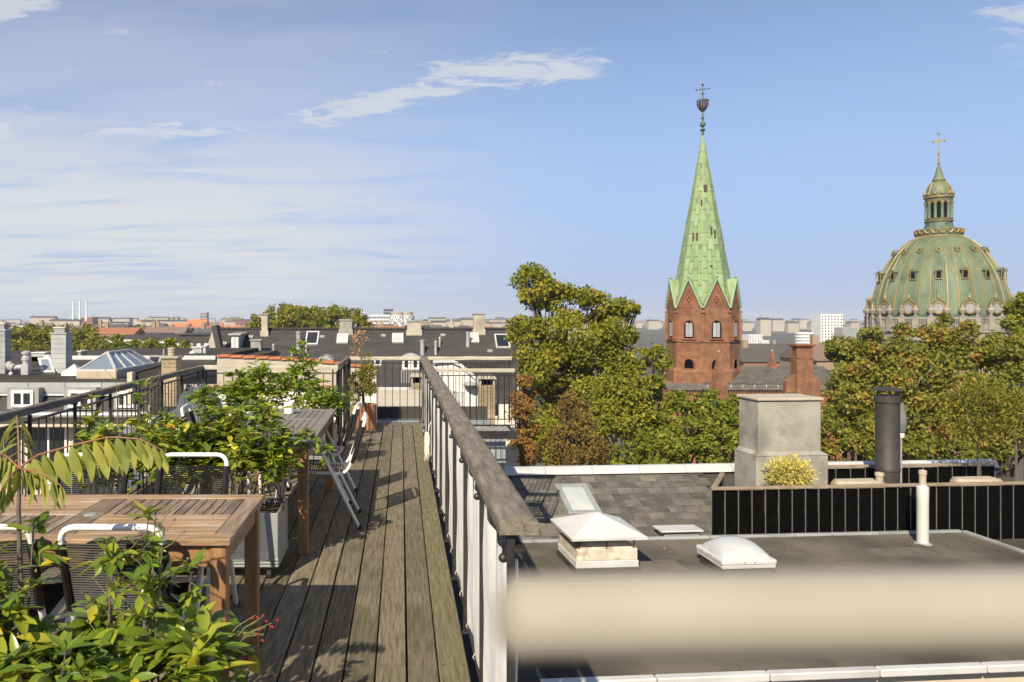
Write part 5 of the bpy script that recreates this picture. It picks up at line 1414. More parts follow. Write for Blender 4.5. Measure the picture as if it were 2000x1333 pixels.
for k in range(4):
    MB(b).lathe([(.075, 0), (.082, .012), (.082, .024), (.075, .035)], 14, (b.x, b.y, P(0, 696, Yc).z + .002 + k * .040)).build('pot_ring', MAT['claypot'], bc, smooth=True)
MB(b).lathe([(.06, 0), (.06, .17)], 12, (b.x, b.y, P(0, 696, Yc).z)).build('pot_core', MAT['darkpanel'], bc)
MB(b).lathe([(.09, 0), (.08, .02), (.03, .03)], 14, (b.x, b.y, P(0, 696, Yc).z + .165)).build('pot_lid', MAT['claypot'], bc, smooth=True)

# ------------------------------------------------------------------ far left skyline
def far_block(name, label, x0, x1, ytop, Y, mat, depth=None, rows=0, cols=0, wmat='fardark', roof=None, roofpx=0, cat='building', group=None, wh=.55, ww=.6):
    a = P(x0, ytop, Y); b = P(x1, ytop, Y)
    d = depth or max(8, (b.x - a.x) * .6)
    t = thing(name, label, cat, ((a.x + b.x) / 2, Y, GROUND), 0, group)
    o = t.location
    MB(o).box(a.x, b.x, Y, Y + d, GROUND, a.z).build('wall', MAT[mat], t)
    if rows:
        m = MB(o); H = min(a.z - GROUND, (cols and 1) * 400)
        vis = rows; cw = (b.x - a.x) / cols; rh_ = min(3.4, (a.z - GROUND) / (rows + .5))
        for r_ in range(rows):
            for c_ in range(cols):
                xx = a.x + cw * (c_ + .5); zz = a.z - rh_ * (r_ + .75)
                m.box(xx - cw * ww / 2, xx + cw * ww / 2, Y - .12, Y + .1, zz - rh_ * wh / 2, zz + rh_ * wh / 2)
        setp(m.build('windows', MAT[wmat], t), kind='stuff')
    if roof:
        h = roofpx / F * Y
        MB(o).prism([(a.x - .3, Y - .3, a.z), (a.x - .3, Y + d / 2, a.z + h), (a.x - .3, Y + d + .3, a.z)], (b.x - a.x + .6, 0, 0)).build('roof', MAT[roof], t)
    return t
# power station with three white stacks
pwr = far_block('power_station', 'red brick power station below three tall white smokestacks', 138, 181, 627, 900, 'redbrick_dark', 30)
po_ = pwr.location
MB(po_).box(P(170, 0, 899).x, P(181, 0, 899).x, 899, 915, GROUND, P(0, 620, 899).z).build('boiler_house', MAT['redbrick_dark'], pwr)
for k, x in enumerate((142.8, 155.8, 168.6)):
    c = P(x, 630, 905)
    t = thing('smokestack', ['left one of the three tall white smokestacks', 'middle one of the three tall white smokestacks', 'right one of the three tall white smokestacks'][k], 'smokestack', (c.x, c.y, GROUND), 0, 'three white smokestacks')
    MB(t.location).lathe([(1.7, 0), (1.55, c.z - GROUND + 6), (.95, c.z - GROUND + 9), (.9, P(0, 586, 905).z - GROUND)], 14, t.location).build('shaft', MAT['farwhite'], t, smooth=True)
    MB(t.location).lathe([(1.0, P(0, 586, 905).z - GROUND - .6), (1.0, P(0, 586, 905).z - GROUND + .1)], 14, t.location).build('rim', MAT['fargrey'], t)
far_block('office_block', 'low white blocks on the far left skyline behind the trees', 36, 75, 637, 800, 'farwhite', rows=1, cols=8)
cr = thing('tower_crane', 'thin grey tower crane on the far left skyline', 'crane', P(35, 640, 850))
MB(cr.location).bar(P(35, 660, 850), P(35, 629, 850), .8, .8).build('mast', MAT['fargrey'], cr)
MB(cr.location).bar(P(29, 631, 850), P(55, 630, 850), .5, .5).build('jib', MAT['fargrey'], cr)
far_block('office_block', 'white office block with dark glass front above the left rooftops', 222, 249, 633, 700, 'farwhite', rows=1, cols=1, ww=.55, wh=.5)
far_block('office_block', 'long pale green flat office block on the skyline left of the red roofs', 309, 360, 634, 720, 'farbeige', rows=1, cols=10)
dt = far_block('tower_block', 'dark scaffold-like tower block rising above the red roofs', 391, 404, 610, 800, 'fargrey', rows=9, cols=3, ww=.7)
far_block('office_block', 'brown flat office block right of the red spires', 459, 480, 628, 760, 'redbrick_dark', rows=2, cols=6)
# red-roofed hall with spires
for i, (x0, x1, yt, rp, lb_) in enumerate(((296, 330, 644, 5, 'low orange-tiled house at the left end of the red roofs'), (328, 366, 641, 9, 'orange-tiled house left of the green cupola'), (362, 400, 640, 16, 'large orange-tiled hall under the dark tower'), (384, 424, 645, 9, 'orange-tiled house right of the green cupola'), (424, 492, 642, 6, 'long orange-tiled hall with pointed spires'))):
    far_block('red_roofed_house', lb_, x0, x1, yt, 520 + i * 6, 'farbeige', 14, rows=1, cols=8, roof='redtile', roofpx=rp, cat='house', group='orange-tiled houses on the skyline', ww=.4)
for i, (x, yt, yb, w_, lb_) in enumerate(((434, 622, 642, 9, 'taller orange pointed spire on the long red roof'), (479, 626, 642, 6, 'smaller orange spire at the right end of the red roofs'))):
    c = P(x, yb, 538); s = 538 / F
    t = thing('roof_spire', lb_, 'spire', c)
    MB(c).lathe([(w_ * s / 2, -3), (w_ * s / 2, 0), (.05, (yb - yt) * s * .85)], 8, c).build('spire_roof', MAT['redtile'], t)
    MB(c).tube([c + Vector((0, 0, (yb - yt) * s * .8)), c + Vector((0, 0, (yb - yt) * s))], .12, 5).build('finial', MAT['iron'], t)
c = P(399, 640, 515); s = 515 / F
t = thing('cupola', 'small pale green copper cupola in front of the dark tower', 'cupola', c)
MB(c).lathe([(3.2 * s, -5), (3.2 * s, 3.5 * s), (4.2 * s, 3.6 * s)], 10, c).build('drum', MAT['farbeige'], t)
MB(c).lathe([(4.2 * s, 3.7 * s), (3.4 * s, 7 * s), (1.2 * s, 9.5 * s), (.3 * s, 12 * s)], 12, c).build('dome', MAT['copper_trim'], t, smooth=True)
# modern blocks right of the big trees
far_block('tower_block', 'white balcony tower peeping over the big trees', 690, 712, 607, 620, 'farwhite', rows=4, cols=2, ww=.8, wh=.35)
far_block('office_block', 'white gridded office slab right of the big trees', 722, 762, 615, 600, 'farwhite', rows=7, cols=9, ww=.75, wh=.5)
far_block('tower_block', 'blue-grey glass tower behind the white office slab', 749, 768, 604, 680, 'fardark', rows=6, cols=4, ww=.6, wh=.3, wmat='fargrey')
far_block('tower_block', 'glass slab behind the round silos', 772, 810, 613, 660, 'fargrey', rows=6, cols=8, ww=.7)
for k, (x, r_, yt) in enumerate(((777, 17, 617), (795, 14, 617))):
    c = P(x, 640, 590); s = 590 / F
    t = thing('round_tower', ['white round silo tower with chequered windows, left of the pair', 'white round silo tower with chequered windows, right of the pair'][k], 'tower', (c.x, c.y, GROUND), 0, 'pair of round silo towers')
    top = P(0, yt, 590).z
    MB(t.location).lathe([(r_ * s, 0), (r_ * s, top - GROUND), (r_ * s * .92, top - GROUND)], 24, t.location).build('shell', MAT['farwhite'], t)
    MB(t.location).lathe([(r_ * s * .75, top - GROUND), (r_ * s * .85, top - GROUND + 2.8), (r_ * s * .8, top - GROUND + 3)], 24, t.location).build('crown', MAT['concrete_warm'], t)
    m = MB(t.location)
    for rr_ in range(8):
        for q in range(24):
            if (rr_ * 7 + q * 5) % 3 == 0: continue
            a = 2 * pi * (q + .5 * (rr_ % 2)) / 24
            d = Vector((cos(a), sin(a), 0)); z = top - 1.2 - rr_ * 1.5
            m.ocbox(Vector((c.x, c.y, z)) + d * r_ * s, (Vector((-sin(a), cos(a), 0)), d, Vector((0, 0, 1))), (.42, .12, .55), .01)
    setp(m.build('windows', MAT['fardark'], t), kind='stuff')
c = P(882, 642, 420); s = 420 / F
t = thing('church_spire', 'small thin dark church spire on the skyline left of the right chimney', 'spire', (c.x, c.y, GROUND))
MB(t.location).box(c.x - 3.5 * s, c.x + 3.5 * s, c.y, c.y + 7 * s, GROUND, P(0, 634, 420).z).build('tower', MAT['farbeige'], t)
MB(t.location).lathe([(4.2 * s, P(0, 634, 420).z), (.1, P(0, 616, 420).z)], 6, (c.x, c.y + 3.5 * s, 0)).build('spire_roof', MAT['fargrey'], t)
far_block('office_block', 'low pale blue hall on the skyline right of the little spire', 888, 960, 638, 640, 'fargrey', rows=1, cols=14)
far_block('office_block', 'low white hall on the skyline between chimneys of the dark roof', 828, 872, 638, 610, 'farwhite', rows=1, cols=9)
# mid-distance houses between the left trees and the gable wall
far_block('townhouse', 'white house with low slate roof behind the left trees', 214, 285, 662, 190, 'plaster_white', 10, rows=2, cols=9, roof='slate', roofpx=7, cat='house', ww=.4)
far_block('townhouse', 'white house with broad hipped slate roof beyond the trees', 272, 322, 664, 170, 'plaster_white', 10, rows=2, cols=6, roof='slate', roofpx=13, cat='house', ww=.4)
far_block('townhouse', 'pinkish gabled house with slate roof left of the gable wall', 322, 360, 668, 160, 'plaster_white', 10, rows=2, cols=4, roof='slate', roofpx=14, cat='house', ww=.4)
far_block('townhouse', 'yellow brick house with dark mansard left of the gable wall', 352, 410, 655, 150, 'slate', 10, rows=1, cols=4, wmat='farwhite', roof='slate', roofpx=4, cat='house', ww=.5)
# the mass of far rooftops
r = random.Random(12)
m = MB(); ft = []
for k in range(620):
    Y = r.uniform(260, 760) if k < 300 else r.uniform(760, 2600); px = r.uniform(-60, 990) if k < 300 else r.uniform(-100, 2150)
    yt = (r.uniform(640, 652) if Y > 420 else r.uniform(648, 660)) if k < 300 else (r.uniform(621, 634) if px < 990 else r.uniform(624, 636))
    n0 = len(m.f)
    a = P(px, yt, Y); w_ = r.uniform(7, 17) * (1 if k < 300 else 2.2 if px < 990 else 1.3); d_ = r.uniform(9, 14)
    m.box(a.x, a.x + w_, Y, Y + d_, GROUND, a.z)
    h_ = r.uniform(2, 4.5)
    m.prism([(a.x - .3, Y - .3, a.z), (a.x - .3, Y + d_ / 2, a.z + h_ * .6), (a.x - .3, Y + d_ + .3, a.z)], (w_ + .6, 0, 0))
    n1 = len(m.f)
    if k < 300:
        for q in range(int(w_ / 2.2)):
            for z_ in (1.9, 4.9): m.box(a.x + 1 + q * 2.1, a.x + 1.9 + q * 2.1, Y - .08, Y + .1, a.z - z_, a.z - z_ + 1.4)
    n2 = len(m.f)
    if r.random() < .8: m.box(a.x + 2, a.x + 3.2, Y + d_ / 2 - .5, Y + d_ / 2 + .5, a.z, a.z + h_ + .5)
    wt = r.uniform(0, .45 if k < 300 else .12); rt = r.choice((.55, .6, .65, .7, .75, .8, .9, .97))
    ft += [wt] * 6 + [rt] * (n1 - n0 - 6) + [.55] * (n2 - n1) + [.3] * (len(m.f) - n2)
frm = leafmat('far_rooftop_mix', [(0.0, (0.42, 0.38, 0.32)), (0.25, (0.30, 0.25, 0.18)), (0.45, (0.22, 0.13, 0.09)), (0.55, (0.05, 0.05, 0.05)), (0.75, (0.10, 0.095, 0.09)), (0.88, (0.16, 0.14, 0.12)), (1.0, (0.36, 0.13, 0.06))], 0.0, 0.9, 0.1)
def tinted(o, vals):
    a = o.data.attributes.new('tint', 'FLOAT', 'FACE'); a.data.foreach_set('value', vals)
    return o
setp(tinted(m.build('distant_rooftops', frm, fix=False), ft), label='crowded mass of small distant rooftops along the left skyline', cat='rooftops', kind='stuff')

# ------------------------------------------------------------------ trees left
tree('park_tree', 'broad dark green tree between the two left zinc chimneys', 'trees behind the left rooftops', (P(60, 0, 120).x, 120), [L_(38, 660, 28, 118), L_(66, 655, 28, 122), L_(92, 656, 28, 118), L_(8, 664, 24, 119), L_(20, 680, 24, 120), L_(60, 690, 26, 116), L_(100, 688, 22, 117), L_(40, 652, 14, 121)], 'far', .42, .50, 31, .5)
tree('park_tree', 'tall tree peeping out behind the tall zinc chimney', 'trees behind the left rooftops', (P(118, 0, 135).x, 135), [L_(122, 645, 18, 135), L_(100, 652, 16, 137), L_(136, 660, 18, 133), L_(112, 672, 24, 134)], 'far', .42, .5, 32, .5)
tree('park_tree', 'round dark green tree right of the tall zinc chimney', 'trees behind the left rooftops', (P(172, 0, 112).x, 112), [L_(166, 656, 29, 112), L_(190, 662, 24, 110), L_(150, 676, 24, 111), L_(180, 686, 26, 109), L_(200, 690, 16, 110), L_(166, 646, 14, 113)], 'far', .40, .55, 33, .5)
for i, (x, y, rr_, lb_) in enumerate(((225, 676, 24, 'pale willow-like tree at the left of the light green row'), (262, 682, 24, 'second pale tree in the light green row left of the chimney pot'), (296, 682, 23, 'third pale tree of the light green row, behind the clay pot'), (330, 682, 22, 'fourth pale tree of the light green row, right of the clay pot'), (360, 684, 18, 'last pale tree of the light green row by the ventilation unit'))):
    tree('willow_tree', lb_, 'light green row of trees', (P(x, 0, 90).x, 90 + i), [L_(x, y, rr_, 90 + i), L_(x - 12, y + 10, rr_ * .8, 89 + i), L_(x + 12, y + 8, rr_ * .8, 90 + i), L_(x + 3, y - 14, rr_ * .5, 90 + i)], 'green', .34, .5, 40 + i, .4)
tree('park_tree', 'far small dark tree clump on the skyline left of the long pale block', 'trees on the skyline', (P(270, 0, 420).x, 420), [L_(258, 642, 7, 420), L_(270, 640, 8, 420), L_(285, 644, 9, 418), L_(298, 645, 7, 420)], 'far', 1.1, .5, 51, .8)
tree('park_tree', 'big round tree, left one of the mass behind the dark roof', 'big trees behind the dark roof', (P(530, 0, 130).x, 130), [L_(548, 614, 25, 130), L_(516, 628, 24, 128), L_(560, 626, 30, 127), L_(585, 618, 22, 129), L_(500, 636, 16, 128), L_(572, 606, 14, 131), L_(540, 646, 22, 126)], 'far', .42, .75, 52, .5)
tree('park_tree', 'big round tree, middle one of the mass behind the dark roof', 'big trees behind the dark roof', (P(615, 0, 132).x, 132), [L_(610, 619, 24, 132), L_(634, 620, 24, 130), L_(590, 616, 20, 131), L_(596, 632, 20, 128), L_(625, 640, 24, 128)], 'far', .42, .75, 53, .5)
tree('park_tree', 'big round tree, right one of the mass behind the dark roof', 'big trees behind the dark roof', (P(680, 0, 134).x, 134), [L_(655, 613, 22, 134), L_(682, 614, 22, 132), L_(640, 622, 22, 131), L_(702, 628, 16, 131), L_(722, 637, 11, 131), L_(670, 636, 22, 130)], 'far', .42, .75, 54, .5)
# ------------------------------------------------------------------ neighbouring flat roof, right of the deck
A4 = rad(4.6)
O = Vector((1.02, 7.6, 0))
U4, V4 = Vector((cos(A4), sin(A4), 0)), Vector((-sin(A4), cos(A4), 0))
def W(u, v, z): return O + U4 * u + V4 * v + Vector((0, 0, z))
def hit(px, py, z):
    """u, v of the point at height z that shows at the pixel"""
    Y = (EYE - z) * F / (py - PY); q = Vector(((px - PX) / F * Y, Y, 0)) - O
    return q.dot(U4), q.dot(V4)
ZF = -2.0
def rthing(name, label, cat, u, v, z, group=None):
    return thing(name, label, cat, W(u, v, z), A4, group)
fr_ = rthing('flat_roof_house', 'house with brown felt flat roof edged in pale metal, lower right', 'house', 0, 0, GROUND)
H0 = -GROUND
def fm(): return MB()
def zz(z): return z - GROUND
LU, DV = 8.75, 4.55
fm().box(0, LU, 0, DV, 0, zz(ZF - .08)).build('wall', MAT['plaster_cream'], fr_)
fm().cbox(-.05, LU + .05, -.05, DV + .05, zz(ZF - .078), zz(ZF), .01).build('felt_roof', MAT['tar'], fr_)
r = random.Random(3)
for k in range(9):                                  # felt laps
    u0 = .5 + k * 1.0
    MB().bar((u0, 0.02, zz(ZF + .003)), (u0 + r.uniform(-.04, .04), DV - .02, zz(ZF + .003)), .06, .012, bev=.003).build('felt_lap', MAT['tar'], fr_)
r = random.Random(41)
for (u_, v_, a_, b_) in ((2.9, 3.3, .42, .22), (5.6, 2.5, .30, .36), (6.9, 3.6, .5, .2), (4.3, 1.2, .5, .3), (7.9, 1.7, .28, .45), (1.1, 3.6, .35, .25)):
    MB().cbox(u_ - a_, u_ + a_, v_ - b_, v_ + b_, zz(ZF + .001), zz(ZF + .007), .003).build('felt_patch', MAT['tar_patch'], fr_)
for k in range(46):                                 # grit and dry leaves that gathered on the felt
    u_, v_ = (2.3 + abs(r.gauss(0, .5)), 3.1 + r.gauss(0, .25)) if k < 22 else (r.uniform(.3, 8.5), r.uniform(1.5, 4.4))
    q_ = r.uniform(.012, .028)
    MB((u_, v_, 0)).lathe([(q_, 0), (q_ * .8, q_ * .5), (q_ * .2, q_ * .7)], 5, (u_, v_, 0), a0=r.uniform(0, 3)).build('grit', MAT['teak_leg' if k % 3 else 'tar_patch'], fr_, loc=(u_, v_, zz(ZF + .001)))
for k in range(6):
    MB().cbox(k * LU / 6 + .006, (k + 1) * LU / 6 - .006, DV - .01, DV + .07, zz(ZF - .06), zz(ZF + .035), .006).build('rear_edge_strip', MAT['zinc'], fr_)
for k in range(4):
    MB().cbox(LU + .0, LU + .075, k * DV / 4 + .006, (k + 1) * DV / 4 - .006, zz(ZF - .06), zz(ZF + .036), .006).build('side_edge_strip', MAT['zinc'], fr_)
for k in range(5):
    MB().cbox(.35 + k * 1.16, .35 + (k + 1) * 1.16 - .012, -.16, -.055, zz(ZF - .05), zz(ZF + .03), .012).build('gutter_strip', MAT['zinc_pale'], fr_)
lw = rthing('lower_roof', 'dark brown lower roof edge below the pale gutter strip', 'roof', 0, -2, GROUND)
MB().box(-.2, 10, 0, 1.7, 0, zz(ZF - 1.1)).build('wall', MAT['plaster_cream'], lw)
MB().cbox(-.25, 10, -.05, 1.72, zz(ZF - 1.098), zz(ZF - 1.0), .02).build('felt', MAT['tar_dark'], lw)

# chimney hood vent
u, v = hit(1180, 1121, ZF)
hv = rthing('hooded_vent', 'rusty white roof vent under a pyramid metal hood on rods', 'vent', u + .05, v + .45, ZF)
w_ = .53; hv.scale = (.85, .85, .85)
MB().cbox(-w_ - .02, w_ + .02, -w_ - .02, w_ + .02, 0, .10, .01).build('felt_upstand', MAT['tar_dark'], hv)
MB().cbox(-w_, w_, -w_, w_, .09, .21, .008).build('white_kerb', MAT['zinc_pale'], hv)
MB().cbox(-w_ * .97, w_ * .97, -w_ * .97, w_ * .97, .212, .40, .008).build('rusty_box', MAT['rust'], hv)
MB().lathe([(.66, .40), (.55, .47), (.35, .50), (.01, .52)], 4, a0=pi / 4).build('inner_cover', MAT['rust'], hv)
for sx in (-1, 0, 1):
    for sy in (-1, 1):
        MB().tube([(sx * w_ * .86, sy * w_ * .9, .36), (sx * w_ * .9, sy * w_ * .9, .60)], .011, 6).build('rod', MAT['iron'], hv)
hm = MB().lathe([(.90, .575), (.905, .615), (.02, .88)], 4, a0=pi / 4).lathe([(.86, .57), (.86, .58)], 4, a0=pi / 4)
hm.build('hood', MAT['zinc_pale'], hv)
# dome rooflight
u, v = hit(1453, 1131, ZF)
dl = rthing('dome_rooflight', 'milky dome rooflight with white frame on the felt roof', 'rooflight', u + .1, v + .42, ZF)
w_ = .48; dl.scale = (.80, .80, .80)
MB().cbox(-w_ * .93, w_ * .93, -w_ * .93, w_ * .93, 0, .15, .01).build('upstand', MAT['tar_dark'], dl)
MB().cbox(-w_, w_, -w_, w_, .15, .22, .012).build('lower_frame', MAT['zinc_pale'], dl)
MB().cbox(-w_ - .012, w_ + .012, -w_ - .012, w_ + .012, .222, .30, .014).build('upper_frame', MAT['zinc_pale'], dl)
m = MB(); vs = []; fs = []; n_ = 16
for i in range(n_ + 1):
    for j in range(n_ + 1):
        a, b = 2 * i / n_ - 1, 2 * j / n_ - 1
        vs.append((a * w_ * .94, b * w_ * .94, .295 + .27 * (max(0, (1 - a * a) * (1 - b * b))) ** .55))
for i in range(n_):
    for j in range(n_):
        k = i * (n_ + 1) + j; fs.append((k, k + n_ + 1, k + n_ + 2, k + 1))
m.add(vs, fs).build('dome', MAT['acrylic'], dl, smooth=True, fix=False)
for sx in (-1, 1):
    MB().tube([(sx * .09, -w_ - .02, .262), (sx * .09, -w_ - .008, .262)], .014, 8).build('screw', MAT['lead'], dl)
# white vent pipe
u, v = hit(1802, 1062, ZF)
vpz = rthing('vent_pipe', 'tall white vent pipe standing on the felt roof before the black fence', 'pipe', u, v, ZF)
MB().lathe([(.085, 0), (.085, .72), (.088, .73), (.088, .90), (.06, .905), (.055, .93)], 16).build('pipe', MAT['zinc_pale'], vpz, smooth=True)
MB().lathe([(.05, .91), (.05, 1.09), (.06, 1.1), (.058, 1.16), (.03, 1.17)], 14).build('clay_top', MAT['claypot'], vpz, smooth=True)
MB().lathe([(.13, 0), (.12, .012), (.088, .02)], 16).build('collar', MAT['lead'], vpz, smooth=True)

# ------------------------------------------------------------------ slate roof with every slate laid
v0, v1, z0_, z1_ = 4.66, 6.95, -2.16, -1.335
sr = rthing('slate_roof_house', 'house with brown-grey slate roof and pale zinc ridge behind the felt roof', 'house', 0, 0, GROUND)
ang = math.atan2(z1_ - z0_, v1 - v0); Ls = math.hypot(z1_ - z0_, v1 - v0)
MB().prism([(-1.5, v0, zz(z0_) - .06), (-1.5, v1, zz(z1_) - .06), (-1.5, v1 + 2.3, zz(z0_) - .06), (-1.5, v1 + 2.3, zz(z0_) - .5), (-1.5, v0, zz(z0_) - .5)], (13, 0, 0)).build('roof_deck', MAT['tar_dark'], sr)
MB().box(-1.4, 11.4, v0 + .15, v1 + 2.2, 0, zz(z0_) - .4).build('wall', MAT['plaster_cream'], sr)
sm = [MB().cbox(-.142, .142, 0, .30, -.004, .004, .002).mesh('slate', MAT['slate_tile']) for _ in range(1)]
rows = 12; ex = Ls / rows
r = random.Random(9)
for i in range(rows):
    for j in range(24):
        u = -1.0 + .29 * j + (.145 if i % 2 else 0)
        if u > 5.3: continue
        d = .02 + ex * i
        o = link('slate', sm[0], sr, (u + r.uniform(-.004, .004), v0 + d * cos(ang), zz(z0_) + d * sin(ang) - .035 + r.uniform(-.002, .002)), (ang - .035 + r.uniform(-.004, .004), r.uniform(-.006, .006), r.uniform(-.008, .008)))
for k in range(14):
    u0 = -1.4 + k * .92
    MB().prism([(u0, v1 - .17, zz(z1_) - .05), (u0, v1 - .14, zz(z1_) + .03), (u0, v1 - .05, zz(z1_) + .075), (u0, v1 + .05, zz(z1_) + .075), (u0, v1 + .17, zz(z1_) - .05)], (.908, 0, 0)).build('ridge_cap', MAT['zinc_pale'], sr)
# rooflight in that roof
q = P(1132, 974, 13.25)
pl = (q - O)
un, vn = Vector((1, 0, 0)), Vector((0, cos(ang), sin(ang))); nn = un.cross(vn)
uw, vw = pl.dot(U4), pl.dot(V4)
vc = v0 + 1.28
dd = (vc - v0) / cos(ang)
lc = Vector((2.62, vc, zz(z0_) + dd * sin(ang) - .02))
slf = None
f_ = skylight(sr, (0, 0, 0), lc, un, vn, nn, .50, .85, 'glass_pale', 'zinc')
MB().ocbox(Vector((4.02, v0 + .25, zz(z0_) + .09)), (un, Vector((0, 1, 0)), Vector((0, 0, 1))), (.30, .14, .13), .01).build('vent_box', MAT['lead'], sr)
MB().ocbox(Vector((4.00, v0 + .23, zz(z0_) + .235)), (un, Vector((0, 1, 0)), Vector((0, 0, 1))), (.36, .18, .014), .005).build('vent_lid', MAT['zinc_pale'], sr)

# ------------------------------------------------------------------ terrace with black screen fence
FU = 4.5; ZT = -1.235; ZB = -2.35
tf = rthing('terrace_floor', 'sunken roof terrace floor behind the black screen fence', 'terrace', FU, v0 + .1, -2.2)
MB().box(.02, 7.2, .1, 1.65, -.25, 0).build('boards', MAT['deck'], tf)
def screen(label, pts, spacing, top, bot, name='screen_fence'):
    t = rthing(name, label, 'fence', pts[0][0], pts[0][1], bot, 'black screen fences of the roof terrace')
    o = Vector((pts[0][0], pts[0][1], bot))
    for (a, b) in zip(pts[:-1], pts[1:]):
        a = Vector((a[0], a[1], 0)); b = Vector((b[0], b[1], 0)); d = (b - a).normalized(); L = (b - a).length
        n_ = max(1, int(round(L / spacing)))
        sd = d.cross(Vector((0, 0, 1)))
        for k in range(n_):
            c = a + d * L * (k + .5) / n_
            MB(o).ocbox(c + Vector((0, 0, (top + bot) / 2 - .02)) - sd * .012, (d, sd, Vector((0, 0, 1))), (L / n_ / 2 - .004, .006, (top - bot) / 2 - .02), .002).build('black_panel', MAT['darkpanel'], t)
        for k in range(n_ + 1):
            c = a + d * L * k / n_
            MB(o).ocbox(c + Vector((0, 0, (top + bot) / 2 - .01)) + sd * .012, (d, sd, Vector((0, 0, 1))), (.006, .006, (top - bot) / 2 - .02), .002).build('upright', MAT['upright'], t)
        MB(o).bar(a + Vector((0, 0, top)), b + Vector((0, 0, top)), .09, .045, bev=.008).build('top_rail', MAT['brownrail'], t)
    return t
screen('black screen fence with thin grey uprights along the front of the terrace', [(FU, v0 + .08), (11.0, v0 + .08)], .236, ZT, ZB)
screen('short side fence of the terrace running back towards the grey chimney', [(FU + .08, v0 + .14), (FU + .80, v0 + 1.25)], .22, ZT, ZB)
screen('rear black fence of the terrace below the zinc ridge', [(6.3, v0 + 1.72), (11.0, v0 + 1.72)], .30, ZT, ZB)
# cement chimney
u, v = 6.42, v0 + 1.25
cb = rthing('cement_chimney', 'broad grey cement-rendered chimney with stepped base and thin cap', 'chimney', u, v, -2.6)
MB().cbox(-.66, .68, -.32, .45, 0, 2.6 - .87, .012).build('stepped_base', MAT['concrete'], cb)
MB().cbox(-.60, .57, -.28, .40, 2.6 - .869, 2.6 + .105, .012).build('shaft', MAT['concrete'], cb)
MB().prism([(-.665, -.33, 2.6 - .868), (-.60, -.285, 2.6 - .80), (.57, -.285, 2.6 - .80), (.685, -.33, 2.6 - .868)], (0, .7, 0)).build('shoulder', MAT['concrete'], cb)
MB().cbox(-.63, .60, -.32, .44, 2.6 + .107, 2.6 + .16, .012).build('cap', MAT['concrete_warm'], cb)
# black flue
q = hit(1735, 940, ZT)
fl = rthing('flue_pipe', 'thick black flue pipe with a flat rain cap on the terrace', 'flue', 8.27, v0 + 1.0, -2.2)
MB().lathe([(.195, 0), (.195, 1.02), (.205, 1.03), (.205, 1.08), (.197, 1.09), (.197, 2.25), (.215, 2.26), (.215, 2.38), (.16, 2.39)], 24).build('pipe', MAT['flue'], fl, smooth=True)
for k in range(3):
    a = 2 * pi * k / 3
    MB().bar((.17 * cos(a), .17 * sin(a), 2.36), (.17 * cos(a), .17 * sin(a), 2.48), .02, .008).build('cap_strut', MAT['iron'], fl)
MB().lathe([(.26, 2.475), (.262, 2.49), (.10, 2.53), (.01, 2.54)], 24).build('rain_cap', MAT['flue'], fl, smooth=True)
# folded parasol in its grey cover behind the flue
fp = rthing('folded_parasol', 'folded parasol under a grey cover just right of the black flue', 'parasol', 8.72, v0 + 1.25, -2.2)
MB().lathe([(.02, 2.22), (.055, 2.2), (.085, 2.05), (.10, 1.86), (.085, 1.72), (.05, 1.64)], 12).build('cover', MAT['umbrella_cover'], fp, smooth=True)
MB().lathe([(.06, 1.66), (.065, 1.60), (.035, 1.56)], 10).build('white_tip', MAT['cloth'], fp, smooth=True)
MB().tube([(0, 0, 0), (0, 0, 1.62)], .02, 8).build('pole', MAT['lead'], fp)
# cushions and small clay pipe tops along the rail
for i, (px, wd, lb_) in enumerate(((1683, .42, 'pale cushion top showing over the black fence left of the flue'), (1932, .40, 'pale cushion top showing over the black fence under the small tree'))):
    uu_, vv_ = hit(px, 942, ZT)
    t = rthing('seat_cushion', lb_, 'cushion', uu_, v0 + .45, ZT - .25, 'pale cushions on the terrace')
    MB().cbox(-wd, wd, -.18, .18, 0, .27, .06).build('cushion', MAT['claypot'], t, smooth=True)
uu_, vv_ = hit(1490, 950, ZT)
t = rthing('clay_pipe_top', 'short clay vent top just left of the white pipe, behind the fence', 'pipe', hit(1745, 950, ZT)[0], v0 + .35, ZT - .3)
MB().lathe([(.06, 0), (.06, .40), (.075, .41), (.07, .46), (.03, .47)], 12).build('pipe', MAT['claypot'], t, smooth=True)

